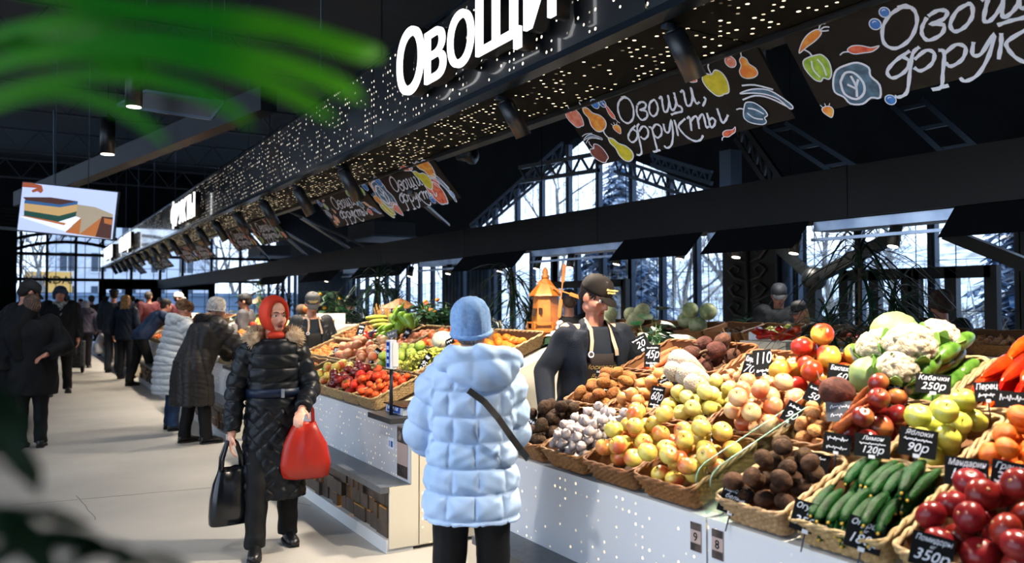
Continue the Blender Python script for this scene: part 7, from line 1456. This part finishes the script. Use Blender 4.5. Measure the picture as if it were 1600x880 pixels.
# toy windmill tower
q = P(852, 525, X=3.62); t = thing('toy_windmill', 'orange wooden toy windmill tower standing behind the vendor', 'ornament', (3.62, q.y, ZB_-.02)); k = 1.0
def hexr(r, z): return [V((r*math.cos(PI/3*i+.35), r*math.sin(PI/3*i+.35), z)) for i in range(6)]
MB().loft([hexr(.115, .09), hexr(.095, .37)], True, 0, False).build('tower', WOODO, t); MB().loft([hexr(.135, .36), hexr(.13, .375), hexr(.03, .50)], True, 0, False).build('roof', WOODO, t)
MB().lathe([(.0005, .49), (.028, .5), (.035, .52), (.02, .535), (.026, .55), (.018, .575), (.008, .59), (.0005, .60)], 16).build('finial', WOODO, t)
MB().loft([hexr(.15, .07), hexr(.15, .095)], True, 0, False).loft([hexr(.125, 0), hexr(.13, .07)], True, 0, False).build('base', WOODO, t); m = MB()
for a, b_ in zip(hexr(.145, .095), hexr(.145, .095)[1:]+hexr(.145, .095)[:1]): m.bar(a, a+V((0, 0, .05)), .012); m.bar(a+V((0, 0, .05)), b_+V((0, 0, .05)), .012)
m.build('balcony_rail', WOODO, t); MB().box((-.105, -.0, .23), (.012, .05, .06), Matrix.Rotation(.07, 3, 'Y')).box((-.085, -.06, .24), (.012, .035, .05)).build('shutter', WOODD, t)
sl = MB()
for i in range(4):
    a = PI/4+i*PI/2+.6; d = V((.35*math.cos(a), -.7*math.cos(a)*.6, math.sin(a))).normalized(); c = V((.06, -.15, .40)); sl.bar(c, c+d*.22, .010); sd = V((.4, -.7, 0)).cross(d).normalized(); sl.box(c+d*.14, (.004, .030, .14), frame(d, (.5, .3, 0)))
sl.build('sails', WOODO, t)
# small roofed bird feeder
q = P(625, 500, X=3.62)
def feeder(x, y, z, s, label):
    t = thing('bird_feeder', label, 'ornament', (x, y, z), .4)
    MB().loft([[V((a*s, b_*s, .30*s)) for a, b_ in ((-.24, -.20), (.24, -.20), (.24, .20), (-.24, .20))], [V((a*s, b_*s, .31*s)) for a, b_ in ((-.24, -.20), (.24, -.20), (.24, .20), (-.24, .20))], [V((a*s, b_*s, .46*s)) for a, b_ in ((-.03, -.02), (.03, -.02), (.03, .02), (-.03, .02))]], True, 0, False).build('roof', mat('roof_slats', '8a5c34', '5a3a20', rough=.6, vs=20), t)
    for a in (-.10, .10):
        for b_ in (-.08, .08): MB().bar((a*s, b_*s, .02), (a*s, b_*s, .31*s), .02*s).build('post', WOODD, t)
    MB().box((0, 0, .02*s), (.34*s, .28*s, .03*s)).box((0, -.14*s, .05*s), (.34*s, .01, .05*s)).box((0, .14*s, .05*s), (.34*s, .01, .05*s)).build('tray', WOODD, t)
feeder(3.62, q.y, ZB_, .72, 'small roofed wooden bird feeder on the middle stall ridge')
q = P(407, 480, X=3.65); feeder(3.65, q.y, ZB_+.02, .8, 'distant roofed wooden bird feeder on the third stall ridge')
# logs
for i, (px, py, lab) in enumerate([(485, 483, 'bark covered log, upper one of the two beside the grey-capped vendor'), (490, 497, 'bark covered log, lower one of the two beside the grey-capped vendor')]):
    q = P(px, py, X=3.3); lg = thing('wooden_log', lab, 'log', q); MB().cyl((-.04, -.28, 0), (.04, .28, 0), .065, n=16).build('bark', mat('log_bark', '5a4836', '3a2e22', rough=.9, vs=20), lg); MB().cyl((-.0403, -.284, 0), (-.04, -.28, 0), .058, n=16).build('cut_face', WOODO, lg)
    lg.location.y += .3
q = P(500, 530, X=3.3); tag(MB().b2((3.25, q.y-.12, 0), (3.6, q.y+.12, 1.45)).build('partition_panel', WHITE), 'white upright partition beside the broad-leaved plant', 'partition')
# ---------------------------------------------------------------- the palm close to the camera
fp = thing('palm_plant', 'bright green palm close to the camera, out of focus, arching over the aisle', 'plant'); fo = MB(); rr = random.Random(4)
def leafpath(pts, w_, d0, d1):
    n = len(pts); V3 = [P(x, y, d=d0+(d1-d0)*i/(n-1)) for i, (x, y) in enumerate(pts)]
    sp_ = []
    for i in range(n-1):
        p0, p1, p2, p3 = V3[max(i-1, 0)], V3[i], V3[i+1], V3[min(i+2, n-1)]
        for j in range(4): t = j/4; sp_.append(.5*((2*p1)+(-p0+p2)*t+(2*p0-5*p1+4*p2-p3)*t*t+(-p0+3*p1-3*p2+p3)*t**3))
    sp_.append(V3[-1]); k = len(sp_); fo.ribbon(sp_, [w_*(.35+.65*math.sin(PI*min(1, .12+.80*i/k)))*(1 if i < k-3 else (k-i)/4) for i in range(k)], [(-CF+V((rr.uniform(-.2, .2), 0, .5))).normalized()]*k, .0008)
for pts, w_, a, b_ in [([(-120, 90), (60, 40), (240, 20), (420, 40), (560, 80), (596, 92)], .020, .52, .44), ([(-120, 130), (80, 78), (260, 66), (420, 96), (520, 130), (568, 158)], .018, .50, .44), ([(-140, 150), (40, 95), (220, 85), (360, 110), (460, 150), (524, 190)], .015, .50, .44), ([(-140, 190), (20, 140), (160, 118), (280, 135), (350, 165), (394, 196)], .012, .48, .44), ([(-160, 230), (-20, 172), (80, 145), (160, 160), (220, 190), (262, 226)], .010, .48, .45),
  ([(-60, -40), (120, 0), (300, 30), (440, 60)], .018, .50, .46), ([(-140, 80), (0, 66), (140, 90), (260, 120)], .014, .52, .5), ([(-40, 60), (150, 50), (330, 76), (480, 120)], .016, .55, .5)]: leafpath(pts, w_*.78, a, b_)
fo.build('foliage', LEAFB, fp); fo = MB()
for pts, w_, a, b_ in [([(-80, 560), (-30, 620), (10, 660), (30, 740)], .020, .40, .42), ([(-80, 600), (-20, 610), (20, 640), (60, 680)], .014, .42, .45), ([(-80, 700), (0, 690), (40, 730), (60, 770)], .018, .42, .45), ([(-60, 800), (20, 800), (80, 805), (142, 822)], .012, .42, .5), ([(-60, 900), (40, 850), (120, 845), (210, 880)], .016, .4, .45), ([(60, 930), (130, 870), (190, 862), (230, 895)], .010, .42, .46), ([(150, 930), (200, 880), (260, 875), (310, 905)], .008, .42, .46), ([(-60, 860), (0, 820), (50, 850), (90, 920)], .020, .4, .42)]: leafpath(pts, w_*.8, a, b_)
fo.build('shade_toned_foliage', LEAF, fp)  # shade on the lower fronds is put in as a darker leaf colour
pd_ = P(-260, 300, d=.55); MB().tube([(pd_.x, pd_.y, 0.5), (pd_.x, pd_.y, 1.3), tuple(P(-150, 160, d=.5))], [.02, .016, .006], 8).tube([(pd_.x, pd_.y, .5), (pd_.x, pd_.y, 1.1), tuple(P(-90, 760, d=.41))], [.012, .01, .005], 8).build('stem', STEMG, fp); MB().lathe([(.0005, 0), (.13, 0), (.17, .45), (.18, .48), (.16, .48), (.0005, .46)], 24).build('pot', mat('pot_dark', '1c2024'), fp, (pd_.x, pd_.y, 0))
